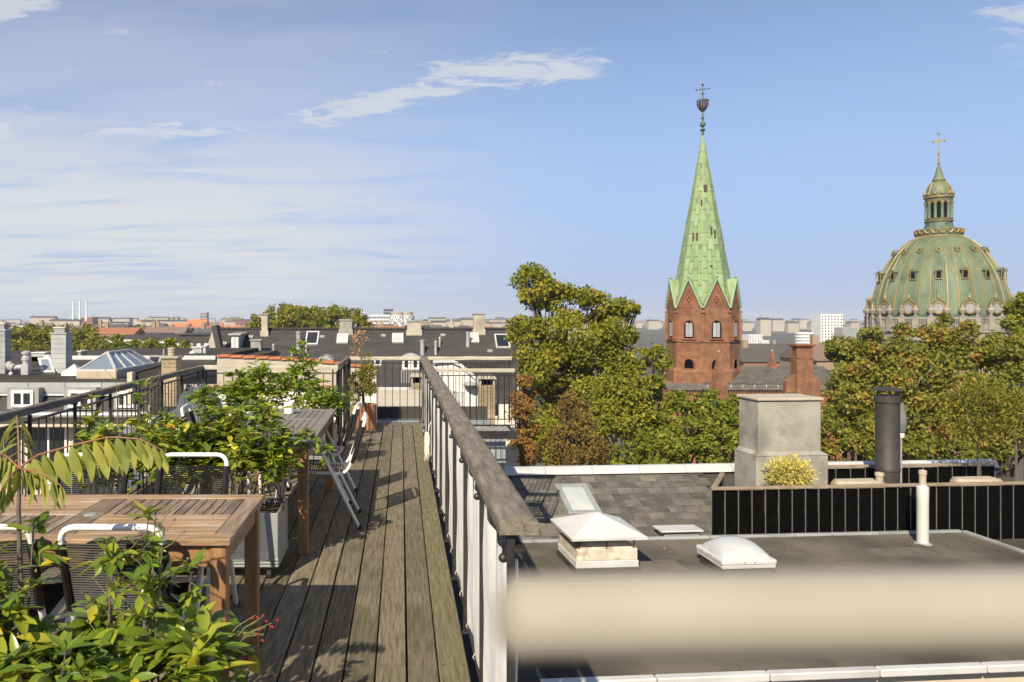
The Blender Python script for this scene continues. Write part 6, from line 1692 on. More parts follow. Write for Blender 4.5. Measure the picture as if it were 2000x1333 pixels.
# terrace plants
def round_bush(name, label, c, r_, n, key, leaf, seed, pot=True, trunk=0.0, squash=.8, cat='shrub'):
    rng = np.random.default_rng(seed); c = np.array(c); base = Vector((c[0], c[1], -2.2))
    t = thing(name, label, cat, base)
    q = rng.normal(0, 1, (n, 3)); q /= np.linalg.norm(q, axis=1, keepdims=True)
    lump = 1 + .22 * np.sin(q[:, 0] * 7 + seed) * np.sin(q[:, 2] * 6 + q[:, 1] * 5)
    pos = c + q * (r_ * rng.uniform(.25, 1.0, n) ** .6 * lump)[:, None] * (1, 1, squash)
    D = q + rng.normal(0, .7, (n, 3)) + (0, 0, .4); N = np.tile([0, 0, 1.0], (n, 1)) + rng.normal(0, .6, (n, 3))
    place_leaves(t, 'leaf', key, pos, D, N, leaf * rng.uniform(.6, 1.2, n), np.clip(rng.beta(2, 2, n), 0, .999), base, 0, rng)
    m = MB(base)
    for k in range(9):
        a = rng.random() * 6.28; e = Vector(c) + Vector((cos(a) * r_ * .7, sin(a) * r_ * .7, rng.uniform(-.1, .6) * r_))
        st_ = Vector((c[0], c[1], c[2] - r_ * .9 if not trunk else c[2] - r_ * .7))
        m.tube([st_, (st_ + e) / 2, e], [.012, .008, .003], 5)
    m.tube([base + Vector((0, 0, .3)), Vector((c[0] + .02, c[1], (c[2] - 2.2) / 2)), Vector((c[0], c[1], c[2] - r_ * .5))], [.028, .024, .018], 7)
    m.build('trunk', MAT['bark'], t, smooth=True)
    MB(base).lathe([(.16, 0), (.2, .35), (.17, .35), (.165, .3), (.001, .3)], 16, base).build('pot', MAT['lead'], t, smooth=True)
round_bush('olive_bush', 'pale yellow-green olive bush in front of the grey chimney', W(6.15, v0 + .55, ZT + .13), .40, 2600, 'olive', .058, 5, squash=.72)
round_bush('terrace_tree', 'small dull green tree on thin stems at the right edge of the terrace', W(10.1, v0 + 1.1, -.10), .62, 3400, 'conifer', .075, 6, trunk=1, squash=1.0, cat='tree')
round_bush('terrace_tree', 'second slim terrace tree at the very right edge', W(10.75, v0 + 1.0, -.15), .45, 1800, 'conifer', .07, 7, trunk=1, squash=1.1, cat='tree')

# ------------------------------------------------------------------ park trees right
G1 = 'park trees in front of the church'
Y = 44
SR = dict(sub=19, sub_r=(.20, .44), hollow=.6)
tree('park_tree', 'tallest sunlit green tree at the left of the church tower', G1, (P(1110, 0, Y).x, Y),
     [L_(1045, 565, 50, Y), L_(1035, 645, 48, Y - 1), L_(1105, 595, 52, Y), L_(1165, 600, 48, Y + .5), L_(1212, 606, 34, Y), L_(1190, 660, 54, Y - 1), L_(1120, 665, 66, Y - 2), L_(1055, 710, 60, Y - 2), L_(1242, 603, 14, Y), L_(1160, 730, 66, Y - 2), L_(1218, 700, 38, Y - 1.5), L_(1040, 535, 26, Y + .5), L_(1090, 780, 70, Y - 2), L_(1180, 790, 60, Y - 2), L_(1060, 860, 60, Y - 4), L_(1140, 880, 60, Y - 4)],
     'maple', .20, .62, 61, .38, **SR)
tree('park_tree', 'green tree reaching up at the left foot of the church tower', G1, (P(1240, 0, 39).x, 39),
     [L_(1280, 698, 30, 39), L_(1255, 740, 44, 38.5), L_(1215, 770, 52, 38), L_(1285, 785, 44, 38), L_(1180, 815, 54, 37), L_(1250, 835, 56, 37), L_(1310, 840, 46, 37), L_(1298, 712, 17, 39)], 'maple', .18, .62, 62, .3, **SR)
tree('park_tree', 'rust-orange tree at the left of the park trees', G1, (P(1028, 0, 32).x, 32), [L_(1020, 745, 18, 32), L_(1030, 775, 20, 32.5), L_(1020, 805, 24, 31.5), L_(1034, 835, 22, 32), L_(1020, 855, 26, 31.5), L_(1036, 890, 26, 31), L_(1012, 780, 18, 32)], 'rusty', .12, .45, 63, .2, sub=20, sub_r=(.25, .6))
tree('park_tree', 'dull brown half-bare tree in front of the tall green tree', G1, (P(1120, 0, 30).x, 30), [L_(1118, 800, 34, 30), L_(1140, 838, 34, 29.5), L_(1088, 856, 32, 29.5), L_(1160, 880, 34, 29), L_(1110, 900, 42, 29), L_(1108, 780, 22, 30)], 'brown', .10, .22, 64, .22, sub=18)
tree('park_tree', 'light green tree left of the cement chimney', G1, (P(1370, 0, 33).x, 33), [L_(1365, 806, 38, 33), L_(1410, 815, 42, 33), L_(1340, 850, 50, 32), L_(1400, 875, 50, 31.5), L_(1290, 880, 50, 31.5), L_(1450, 850, 42, 32), L_(1230, 895, 46, 31), L_(1330, 785, 28, 33), L_(1385, 782, 26, 33), L_(1430, 792, 28, 33)], 'green', .155, .62, 65, .25, **SR)
tree('park_tree', 'autumn-tinted tree between the cement chimney and the black flue', G1, (P(1650, 0, 33).x, 33), [L_(1640, 790, 48, 33), L_(1610, 840, 52, 32), L_(1680, 850, 54, 32), L_(1560, 795, 32, 33), L_(1500, 788, 22, 33.5), L_(1655, 735, 46, 33.5), L_(1600, 895, 48, 31.5), L_(1540, 850, 52, 32), L_(1475, 835, 44, 32.5), L_(1700, 800, 50, 32.5)], 'autumn', .16, .70, 66, .25, **SR)
tree('park_tree', 'large autumn tree below the dome, turning yellow and brown', G1, (P(1760, 0, 36).x, 36), [L_(1662, 690, 44, 36), L_(1720, 690, 54, 36), L_(1780, 675, 50, 36.5), L_(1832, 655, 38, 37), L_(1800, 735, 64, 35), L_(1725, 755, 60, 35), L_(1865, 690, 48, 36), L_(1632, 682, 24, 36), L_(1850, 624, 14, 37), L_(1760, 820, 70, 34.5), L_(1835, 810, 60, 34.5), L_(1700, 652, 22, 36), L_(1750, 890, 60, 34)], 'autumn', .175, .62, 67, .3, **SR)
tree('park_tree', 'yellowing tree in front of the right side of the dome', G1, (P(1930, 0, 35).x, 35), [L_(1905, 690, 52, 35), L_(1952, 675, 42, 35.5), L_(1985, 695, 52, 35), L_(1900, 770, 68, 34), L_(1970, 780, 68, 34), L_(1930, 860, 68, 33.5), L_(1860, 880, 58, 33), L_(2020, 830, 66, 33.5), L_(1888, 642, 20, 35.5), L_(2030, 740, 50, 34.5)], 'autumn', .17, .62, 68, .3, **SR)
tree('park_tree', 'dark green tree at the right edge beside the dome', G1, (P(2010, 0, 46).x, 46), [L_(1990, 602, 24, 46), L_(2010, 587, 22, 46), L_(1975, 630, 18, 46), L_(2005, 645, 32, 46), L_(2040, 610, 44, 46)], 'green', .18, .62, 69, .3, sub=18)

# ------------------------------------------------------------------ brick church tower with green spire
Yt = 80.0; st_ = Yt / F
tc_ = P(1372.5, 700, Yt)
tw = thing('church_tower', 'octagonal red brick church tower with tall green copper spire', 'tower', (tc_.x, tc_.y, GROUND))
to_ = Vector(tw.location)
tw.scale = (.96, .96, 1)
def tz(y): return P(0, y, Yt).z - GROUND
fa = math.atan2(-tc_.y, -tc_.x)                     # a corner of the octagon looks at us
R_ = 69.5 * st_
def oct_(r, z, k, half=False): 
    a = fa + pi / 4 * (k + (.5 if half else 0))
    return Vector((r * cos(a), r * sin(a), z))
prof = [(R_ * 1.09, 0), (R_ * 1.09, tz(722)), (R_ * 1.02, tz(718)), (R_ * 1.0, tz(716)), (R_, tz(668)), (R_ * 1.015, tz(667)), (R_ * 1.015, tz(664)), (R_ * .995, tz(663)), (R_ * .995, tz(601))]
MB().lathe(prof, 8, a0=fa).build('brick_shaft', MAT['redbrick'], tw, fix=False)
MB().lathe([(R_ * 1.01, tz(668.5)), (R_ * 1.03, tz(667)), (R_ * 1.03, tz(665)), (R_ * 1.0, tz(663.8))], 8, a0=fa).build('string_course', MAT['redbrick'], tw, fix=False)
Ra = R_ * cos(pi / 8)
spire_r = R_ * .90
apex = tz(262)
for k in range(8):
    # corner pier
    p = oct_(R_ * 1.0, 0, k)
    d = Vector((cos(fa + pi / 4 * k), sin(fa + pi / 4 * k), 0)); sd = Vector((-d.y, d.x, 0))
    MB().ocbox(Vector((p.x, p.y, (tz(668) + tz(612)) / 2)), (sd, d, Vector((0, 0, 1))), (.16, .16, (tz(612) - tz(664)) / 2), .03).build('corner_pier', MAT['redbrick'], tw)
    MB().ocbox(Vector((p.x, p.y, tz(610))) , (sd, d, Vector((0, 0, 1))), (.20, .20, .12), .03).build('pier_capital', MAT['redbrick_dark'], tw)
    # gable of this face
    a, b = oct_(R_ * 1.0, tz(601), k), oct_(R_ * 1.0, tz(601), k + 1)
    fd = Vector((cos(fa + pi / 4 * (k + .5)), sin(fa + pi / 4 * (k + .5)), 0))
    top = fd * Ra + Vector((0, 0, tz(549)))
    MB().prism([a, b, top], -fd * .35).build('gable', MAT['redbrick'], tw)
    # recessed pointed arch line in the gable: two thin brick ribs
    c0 = fd * (Ra + .03)
    for sgn, e in ((-1, a), (1, b)):
        q0 = e.lerp(Vector((fd.x * Ra, fd.y * Ra, tz(601))), .22) + fd * .03; q1 = top.lerp(Vector((fd.x * Ra, fd.y * Ra, tz(601))), .26) + fd * .03
        MB().bar(q0, q1, .14, .10, up=fd).build('gable_rib', MAT['redbrick_dark'], tw)
    cs = Vector((0, 0, tz(585))) + fd * (Ra + .03)
    for i in range(4):                              # small quatrefoil ornament
        aa = pi / 2 * i; side = Vector((-fd.y, fd.x, 0))
        MB().ball(cs + side * .2 * cos(aa) + Vector((0, 0, .24 * sin(aa))), .13, 8, 5).build('quatrefoil', MAT['redbrick_dark'], tw)
    # copper gable roof back to the spire and edge trims
    rdg = fd * (spire_r * cos(pi / 8) * (apex - tz(549)) / (apex - tz(606))) + Vector((0, 0, tz(549)))
    out = fd * .28
    for e in (a, b):
        ein = Vector((e.x * .90, e.y * .90, tz(607)))
        MB().prism([top + out + Vector((0, 0, .06)), e + out * .5 + Vector((0, 0, .06)), ein, rdg * 1.0], (0, 0, .08)).build('gable_roof', MAT['copper'], tw)
        MB().bar(e + fd * .12 + Vector((0, 0, -.1)), top + fd * .2 + Vector((0, 0, .1)), .16, .14, up=fd).build('copper_edge', MAT['copper_trim'], tw)
    MB().ball(top + fd * .15 + Vector((0, 0, .32)), .17, 8, 6).build('gable_knob', MAT['copper_trim'], tw, smooth=True)
    # arched windows
    def arched(zb, zt, w, mat_in, louv=True, name='arched_window'):
        side = Vector((-fd.y, fd.x, 0)); n_ = 9
        def outline(w_, ex=0):
            pts = [Vector((0, 0, zb - ex)) - side * (w_ / 2), Vector((0, 0, zb - ex)) + side * (w_ / 2)]
            zs = zt - w_ / 2
            pts += [Vector((0, 0, zs + ex + w_ / 2 * sin(pi * i / n_))) + side * (w_ / 2 * cos(pi * i / n_)) for i in range(n_ + 1)]
            return pts
        base = fd * (Ra - .0)
        ring_o, ring_i = outline(w * 1.30), outline(w)
        mm = MB(); no = len(ring_o)
        vs = [p + base + fd * .10 for p in ring_o] + [p + base + fd * .10 for p in ring_i] + [p + base - fd * .02 for p in ring_o] + [p + base - fd * .02 for p in ring_i]
        fs = []
        for i in range(no):
            j = (i + 1) % no
            fs += [(i, j, no + j, no + i), (no + i, no + j, 3 * no + j, 3 * no + i), (2 * no + i, 2 * no + j, j, i)]
        mm.add(vs, fs)
        f2 = mm.build(name, MAT['redbrick_dark'], tw)
        MB().prism([p + base + fd * .02 for p in outline(w)], fd * .012).build('opening_shade', MAT['darkpanel'], f2)  # black sheet on the wall face, painting the dark of a deep recess
        if louv:
            for sg in (-1, 1):
                pp = [p * 1 for p in outline(w * .33)]
                MB().prism([p + base + fd * .04 + side * sg * w * .18 + Vector((0, 0, -.22 if i > 1 else .15)) for i, p in enumerate(pp)], fd * .03).build('shutter', MAT['fargrey' if False else 'zinc'], f2)
        MB().ocbox(base + fd * .1 + Vector((0, 0, zb - .08)), (side, fd, Vector((0, 0, 1))), (w * .68, .12, .07), .02).build('sill', MAT['redbrick_dark'], f2)
    arched(tz(660), tz(626), 1.05, 'zinc')
    arched(tz(717), tz(699), 1.0, 'zinc', louv=False, name='lower_arch')
# spire: copper sheets laid in columns on every face
MB().lathe([(spire_r * 1.0, tz(606)), (.02, apex)], 8, a0=fa).build('spire_core', MAT['copper_seam'], tw, fix=False)
r = random.Random(77)
for k in range(8):
    mid = fa + pi / 4 * (k + .5)
    # faces seen from here carry single sheets; the far faces are one joined part
    facing = cos(mid - fa) > -.25
    joined = MB()
    rowsN = 15
    for i in range(rowsN):
        t0, t1 = (i / rowsN), ((i + 1) / rowsN)
        za, zb = tz(606) + (apex - tz(606)) * t0, tz(606) + (apex - tz(606)) * t1
        ra, rb_ = spire_r * (1 - t0), spire_r * (1 - t1)
        cols = 4 if i < 5 else 3 if i < 9 else 2 if i < 12 else 1
        for c in range(cols):
            off = (.0 if c % 2 else .5) * (zb - za) * .8
            zA, zB = za + off, zb + off
            if zB > apex - .4: zB = apex - .2
            if zA >= zB: continue
            rA, rB = spire_r * (1 - (zA - tz(606)) / (apex - tz(606))), spire_r * (1 - (zB - tz(606)) / (apex - tz(606)))
            def pt(rr_, z, f):
                p0, p1 = oct_(rr_, z, k), oct_(rr_, z, k + 1)
                return p0.lerp(p1, f)
            g_ = .018
            f0, f1 = c / cols + g_ / 2, (c + 1) / cols - g_ / 2
            q = [pt(rA, zA + .03, f0), pt(rA, zA + .03, f1), pt(rB, zB - .02, f1), pt(rB, zB - .02, f0)]
            nrm = (q[1] - q[0]).cross(q[2] - q[0]).normalized()
            if nrm.dot(Vector((cos(mid), sin(mid), 0))) < 0: nrm = -nrm
            if facing:
                MB().prism([p + nrm * .01 for p in q], nrm * r.uniform(.03, .055)).build('copper_sheet', MAT['copper'], tw)
            else:
                joined.prism([p + nrm * .01 for p in q], nrm * .04)
    if not facing: setp(joined.build('copper_sheets', MAT['copper'], tw), kind='stuff')
    e0, e1 = oct_(spire_r, tz(606), k), oct_(.03, apex, k)
    MB().bar(e0, e1, .07, .07, up=Vector((e0.x, e0.y, 0)).normalized()).build('hip_roll', MAT['copper'], tw)
# little hatches on the spire
for (kk, f, yy, w_, h_) in ((0, .30, 372, .35, .75), (7, .35, 466, .16, .85), (7, .62, 466, .16, .85), (0, .62, 456, .16, .9), (0, .85, 462, .16, .9), (7, .92, 400, .14, .7), (0, .45, 523, .22, .22)):
    z = tz(yy); rr_ = spire_r * (1 - (z - tz(606)) / (apex - tz(606)))
    p = oct_(rr_, z, kk).lerp(oct_(rr_, z, kk + 1), f)
    fd = Vector((cos(fa + pi / 4 * (kk + .5)), sin(fa + pi / 4 * (kk + .5)), 0)); side = Vector((-fd.y, fd.x, 0))
    MB().ocbox(p + fd * .06, (side, fd, Vector((0, 0, 1))), (w_ / 2, .12, h_ / 2), .03).build('spire_hatch', MAT['iron'], tw)
# finial
fz = lambda y: tz(y)
fin = MB().lathe([(.16, fz(264)), (.12, fz(258)), (.3, fz(254)), (.1, fz(251)), (.09, fz(249))], 10)
fin.ball((0, 0, fz(243.5)), .30, 12, 8); fin.ball((0, 0, fz(231)), .17, 10, 6)
fin.tube([(0, 0, fz(264)), (0, 0, fz(166))], [.09, .045], 6)
f3 = fin.build('finial', MAT['copper_dark'], tw, smooth=True)
m = MB()
for k in range(10):                                 # wrought basket of leaves
    a = 2 * pi * k / 10
    pts = [(cos(a) * rr_ * st_, sin(a) * rr_ * st_, fz(yy)) for rr_, yy in ((1, 219), (6, 214), (10, 206), (10.5, 199), (8.5, 194))]
    m.tube(pts, [.03, .06, .07, .06, .03], 5)
    for (rr_, yy) in ((8, 210), (10.5, 204), (10.8, 198)):
        m.ball((cos(a) * rr_ * st_, sin(a) * rr_ * st_, fz(yy)), .10, 6, 4)
for k in range(6):
    a = 2 * pi * k / 6 + .3
    m.tube([(cos(a) * rr_ * st_, sin(a) * rr_ * st_, fz(yy)) for rr_, yy in ((1, 216), (4.5, 208), (5, 200), (3, 193))], [.04, .06, .06, .03], 5)
m.build('leaf_basket', MAT['iron'], f3)
sdv = Vector((-sin(fa), cos(fa), 0))
m = MB().bar(sdv * 12 * st_ + Vector((0, 0, fz(175))), sdv * -12 * st_ + Vector((0, 0, fz(175))), .05, .05)
m.bar(sdv * 6 * st_ + Vector((0, 0, fz(184))), sdv * -6 * st_ + Vector((0, 0, fz(184))), .03, .03)
for s_ in (-12, -4, 4, 12): m.ball(sdv * s_ * st_ + Vector((0, 0, fz(175))), .09, 6, 4)
m.ball((0, 0, fz(184)), .12, 8, 5); m.lathe([(.03, fz(169)), (.13, fz(166)), (.10, fz(164)), (.02, fz(163.5))], 8)
m.build('cross', MAT['iron'], f3)

# church nave roof, pinnacle, chimney
Yn = 76.0; sn = Yn / F
nv = thing('church_nave', 'church nave with slate roof and red brick frieze below the tower', 'church', (P(1450, 0, Yn).x, Yn, GROUND))
no_ = Vector(nv.location)
x0n, x1n = P(1296, 0, Yn).x, P(1640, 0, Yn).x
ra_, rb2 = P(0, 716, Yn + 3).z, P(0, 750, Yn).z
MB(no_).box(x0n, x1n, Yn + .3, Yn + 8, GROUND, rb2 - .05).build('wall', MAT['redbrick'], nv)
MB(no_).prism([(P(1396, 0, Yn + 3).x, Yn + 3, ra_), (x1n, Yn + 3, ra_), (x1n + 1, Yn, rb2), (P(1372, 0, Yn).x, Yn, rb2)], (0, .3, -.25)).build('upper_roof', MAT['slate_tile'], nv)
MB(no_).prism([(x0n, Yn - 1.4, P(0, 757, Yn).z), (x1n, Yn - 1.4, P(0, 757, Yn).z), (x1n, Yn + .4, rb2 + .03), (x0n, Yn + .4, rb2 + .03)], (0, 0, -.15)).build('lower_roof', MAT['slate_tile'], nv)
for k in range(64):                                 # brick corbel frieze
    x = x0n + (x1n - x0n) * k / 64
    MB(no_).cbox(x, x + .16, Yn - 1.25, Yn - .9, P(0, 769, Yn).z, P(0, 758.5, Yn).z, .02).build('corbel', MAT['redbrick'], nv)
MB(no_).box(x0n, x1n, Yn - 1.0, Yn + .3, GROUND, P(0, 757, Yn).z - .2).build('aisle_wall', MAT['redbrick_dark'], nv)
for k in range(12):
    x = x0n + 4 + k * 1.15
    MB(no_).tube([(x, Yn - .9, P(0, 757, Yn).z), (x, Yn - .9, P(0, 751, Yn).z)], .05, 6).build('roof_pipe', MAT['zinc_pale'], nv)
    if k > 7: break
for (px, yt, yb, wt, wb, Y_, lb_) in ((1404, 690, 752, 3, 24, 74.2, 'pointed brick pinnacle in front of the church tower'), (1508, 688, 722, 3, 16, 79, 'small far brick pinnacle with round stone knob')):
    c = P(px, yb, Y_); s_ = Y_ / F
    t = thing('pinnacle', lb_, 'pinnacle', c)
    MB(c).lathe([(wb * s_ * .68, -2), (wb * s_ * .68, 0), (wt * s_ * .7, (yb - yt) * s_)], 4, c, a0=pi / 4 + .2).build('shaft', MAT['redbrick'], t)
    MB(c).ball(c + Vector((0, 0, (yb - yt) * s_ + .12)), .16, 8, 6).build('knob', MAT['sandstone'], t, smooth=True)
Yk = 72.0; sk = Yk / F; c = P(1566, 745, Yk)
t = thing('brick_chimney', 'red brick church chimney with flared top right of the tower', 'chimney', c)
MB(c).cbox(c.x - 16 * sk, c.x + 16 * sk, c.y - .6, c.y + .6, c.z - 8, c.z + 43 * sk, .03).build('lower_shaft', MAT['redbrick'], t)
MB(c).cbox(c.x - 14 * sk, c.x + 14 * sk, c.y - .5, c.y + .5, c.z + 43 * sk, c.z + 66 * sk, .03).build('upper_shaft', MAT['redbrick'], t)
for s_ in (-1, 1):
    MB(c).cbox(c.x + s_ * 13 * sk - .12, c.x + s_ * 13 * sk + .12, c.y - .62, c.y - .4, c.z + 45 * sk, c.z + 64 * sk, .02).build('pilaster', MAT['redbrick'], t)
MB(c).cbox(c.x - 16 * sk, c.x + 16 * sk, c.y - .65, c.y + .65, c.z + 66 * sk + .003, c.z + 69 * sk, .03).build('corbel_course', MAT['redbrick_dark'], t)
MB(c).cbox(c.x - 19 * sk, c.x + 19 * sk, c.y - .8, c.y + .8, c.z + 69 * sk + .003, c.z + 73 * sk, .03).build('cap', MAT['redbrick_dark'], t)
for s_ in (-1, 1):
    MB(c).prism([(c.x + s_ * 16 * sk, c.y - .3, c.z + 14 * sk), (c.x + s_ * 34 * sk, c.y - .3, c.z + 1 * sk), (c.x + s_ * 34 * sk, c.y - .3, c.z - 2), (c.x + s_ * 16 * sk, c.y - .3, c.z - 2)], (0, .6, 0)).build('buttress', MAT['redbrick'], t)

# ------------------------------------------------------------------ great dome
Yd = 170.0; sd_ = Yd / F
dc = P(1833.5, 640, Yd)
dm = thing('domed_church', 'great green copper dome with gilded ribs and tall lantern', 'church', (dc.x, dc.y, GROUND))
dm.scale = (.85, .85, 1)
def dz(y): return P(0, y, Yd).z - GROUND
fd0 = math.atan2(-dc.y, -dc.x)
prof = [(136, 616), (134.5, 606), (131, 588), (126.5, 570), (120, 550), (112.5, 533), (102, 515), (89, 497), (74, 482), (60, 471), (47, 464)]
def rad_at(y):
    for (r0, y0), (r1, y1) in zip(prof[:-1], prof[1:]):
        if y1 <= y <= y0: return (r0 + (r1 - r0) * (y0 - y) / (y0 - y1)) * sd_
    return prof[0][0] * sd_
MB().lathe([(r_ * sd_, dz(y)) for r_, y in prof], 96, a0=fd0).build('dome_shell', MAT['copper_dome'], dm, smooth=True, fix=False)
NB = 16
ys = [616 - 152 * k / 14 for k in range(15)]
for k in range(NB):                                 # gilded rib pairs
    for s_ in (-1, 1):
        pts = []
        for y in ys:
            rr_ = rad_at(y); a = fd0 + 2 * pi * (k + .5) / NB + s_ * (.075)
            pts.append((rr_ * cos(a) * 1.004, rr_ * sin(a) * 1.004, dz(y)))
        MB().tube(pts, [.14 * (.4 + .6 * rad_at(y) / (136 * sd_)) for y in ys], 6).build('gilded_rib', MAT['gold'], dm, smooth=True)
    pts = []
    for s_ in (-.045, .045):                        # raised copper band between the pair
        for y in ys:
            pass
    for j in range(-4, 5):                          # standing seams of the bay
        a = fd0 + 2 * pi * (k + j * .078) / NB
        ysj = ys[:11 - abs(j) // 2]
        MB().tube([(rad_at(y) * cos(a) * 1.002, rad_at(y) * sin(a) * 1.002, dz(y)) for y in ysj], .075, 4).build('standing_seam', MAT['copper_dome'], dm)
    # three dormers per bay
    a = fd0 + 2 * pi * k / NB
    d = Vector((cos(a), sin(a), 0)); s3 = Vector((-d.y, d.x, 0)); Zv = Vector((0, 0, 1))
    if d.dot(Vector((cos(fd0), sin(fd0), 0))) < -.15: continue
    p = d * (rad_at(603) + .2) + Zv * dz(603)
    n_ = 12                                         # bottom: round window in a curved hood
    hood = [p + s3 * 2.1 * cos(pi * i / n_) + Zv * (-1.1 + 2.9 * sin(pi * i / n_)) for i in range(n_ + 1)]
    b_ = MB().prism(hood, d * .7 - d * .0).build('round_dormer', MAT['copper_dark'], dm)
    def ring(c, r0, r1, mat, name, par, th=.16):
        mm = MB(); vs = []; fs = []; N_ = 20
        for i in range(N_):
            q = 2 * pi * i / N_
            for rr_ in (r0, r1): vs.append(c + (s3 * cos(q) + Zv * sin(q)) * rr_)
            for rr_ in (r0, r1): vs.append(c + (s3 * cos(q) + Zv * sin(q)) * rr_ + d * th)
        for i in range(N_):
            j = (i + 1) % N_; A_, B_ = i * 4, j * 4
            fs += [(A_ + 2, B_ + 2, B_ + 3, A_ + 3), (A_, B_, B_ + 2, A_ + 2), (A_ + 1, B_ + 1, B_ + 3, A_ + 3)]
        mm.add(vs, fs).build(name, MAT[mat], par)
    ring(p + d * .72, .95, 1.28, 'gold', 'gilded_ring', b_)
    MB().prism([p + d * .72 + (s3 * cos(2 * pi * i / 14) + Zv * sin(2 * pi * i / 14)) * .95 for i in range(14)], d * .03).build('pane', MAT['lead'], b_)
    MB().tube([q + d * .72 for q in hood], .13, 5).build('gilded_edge', MAT['gold'], b_)
    MB().lathe([(.12, 1.7), (.42, 2.1), (.18, 2.5), (.03, 3.0)], 8, p + d * .5).build('gilded_knob', MAT['gold'], b_, smooth=True)
    p = d * (rad_at(540) - .05) + Zv * dz(541)      # middle: small gabled dormer
    b_ = MB().ocbox(p, (s3, d, Zv), (.58, .45, .80), .05).build('gabled_dormer', MAT['copper_dark'], dm)
    MB().prism([p + d * .95 + s3 * -.9 + Zv * .8, p + d * .95 + s3 * .9 + Zv * .8, p + d * .95 + Zv * 1.45], -d * 1.6).build('dormer_roof', MAT['copper_dome'], b_)
    for s_ in (-1, 1):
        MB().bar(p + d * .97 + s3 * s_ * .9 + Zv * .8, p + d * .97 + Zv * 1.45, .14, .14, up=d).build('gilded_edge', MAT['gold'], b_)
        MB().bar(p + d * .84 + s3 * s_ * .6 - Zv * .85, p + d * .84 + s3 * s_ * .6 + Zv * .75, .16, .16, up=d).build('gilded_jamb', MAT['gold'], b_)
    MB().bar(p + d * .84 - s3 * .75 - Zv * .9, p + d * .84 + s3 * .75 - Zv * .9, .18, .16, up=d).build('gilded_sill', MAT['gold'], b_)
    MB().ocbox(p + d * .82, (s3, d, Zv), (.4, .03, .55), .02).build('pane', MAT['darkpanel'], b_)
    p = d * (rad_at(493) + .15) + Zv * dz(493)      # top: small oval
    b_ = MB().ball(p, .62, 10, 7).build('oval_dormer', MAT['copper_dark'], dm, smooth=True)
    ring(p + d * .55, .32, .58, 'gold', 'gilded_ring', b_)
for k in range(0):
    pass
# balustrade, urns, drum
RB_ = 142.5 * sd_
MB().lathe([(128 * sd_, 0), (128 * sd_, dz(668)), (146 * sd_, dz(664)), (146 * sd_, dz(660)), (141 * sd_, dz(658)), (141 * sd_, dz(650)), (139 * sd_, dz(649)), (139 * sd_, dz(648))], 64, a0=fd0).build('drum', MAT['sandstone'], dm, smooth=True, fix=False)
MB().lathe([(136.2 * sd_, dz(650)), (137.5 * sd_, dz(620)), (137.5 * sd_, dz(615)), (134 * sd_, dz(613))], 64, a0=fd0).build('dome_foot', MAT['copper_dark'], dm, smooth=True, fix=False)
bl = MB()
NU = 32
for k in range(NU):
    a = fd0 + 2 * pi * (k + .5) / NU
    d = Vector((cos(a), sin(a), 0)); s3 = Vector((-d.y, d.x, 0)); Zv = Vector((0, 0, 1))
    if d.dot(Vector((cos(fd0), sin(fd0), 0))) < -.2: continue
    p = d * RB_
    MB().ocbox(p + Zv * (dz(648) + dz(619)) * .5, (s3, d, Zv), (.75, .45, (dz(619) - dz(648)) / 2), .06).build('pedestal', MAT['sandstone'], dm)
    MB().lathe([(.55, 0), (.60, .12), (.28, .3), (.30, .5), (.74, 1.0), (.82, 1.45), (.62, 1.7), (.34, 1.85), (.42, 2.1), (.16, 2.35), (.14, 2.5), (.02, 2.75)], 12, p + Zv * dz(619)).build('urn', MAT['sandstone'], dm, smooth=True)
    a2 = fd0 + 2 * pi * (k + 1) / NU
    for z_, hh in ((dz(622), .28), (dz(646), .3)):
        q0 = Vector((RB_ * cos(a), RB_ * sin(a), z_)); q1 = Vector((RB_ * cos(a + 2 * pi / NU), RB_ * sin(a + 2 * pi / NU), z_))
        MB().bar(q0, q1, .5, hh * 1.6).build('balustrade_rail', MAT['sandstone'], dm)
    for j in range(1, 9):
        q = Vector((RB_ * cos(a), RB_ * sin(a), 0)).lerp(Vector((RB_ * cos(a + 2 * pi / NU), RB_ * sin(a + 2 * pi / NU), 0)), j / 9)
        bl.lathe([(.12, dz(644)), (.20, dz(638)), (.10, dz(631)), (.15, dz(624))], 6, q)
setp(bl.build('balusters', MAT['sandstone'], dm), kind='stuff')
# lantern
def lring(r_, y0, y1, mat, name, n_=24, par=None): 
    MB().lathe([(r_ * sd_ * .97, dz(y0)), (r_ * sd_, dz(y0) + .05), (r_ * sd_, dz(y1) - .05), (r_ * sd_ * .97, dz(y1))], n_, a0=fd0).build(name, MAT[mat], par or dm, smooth=True)
lring(46.5, 465, 461.5, 'gold', 'lantern_ring'); lring(45.5, 461.4, 451, 'copper_dark', 'lantern_gallery'); lring(46.2, 450.9, 448.8, 'gold', 'lantern_ring')
m = MB()
for k in range(20):                                 # gilded swags on the gallery
    a = fd0 + 2 * pi * k / 20
    pts = []
    for i in range(6):
        b_ = a + 2 * pi / 20 * i / 5
        pts.append((46.3 * sd_ * cos(b_), 46.3 * sd_ * sin(b_), dz(451.5 + 7 * sin(pi * i / 5))))
    m.tube(pts, .20, 5)
    m.ball(pts[0], .34, 6, 4)
setp(m.build('gilded_swags', MAT['gold'], dm), kind='stuff')
MB().lathe([(34 * sd_, dz(449)), (30 * sd_, dz(446)), (27 * sd_, dz(441)), (26 * sd_, dz(436)), (28 * sd_, dz(434))], 24, a0=fd0).build('lantern_base', MAT['copper_dark'], dm, smooth=True)
lring(29, 434, 432, 'gold', 'lantern_ring'); lring(26.5, 431.9, 429.5, 'copper_dark', 'lantern_step'); lring(27.5, 429.4, 428, 'gold', 'lantern_ring')
lring(19, 428, 395, 'darkpanel', 'lantern_core')
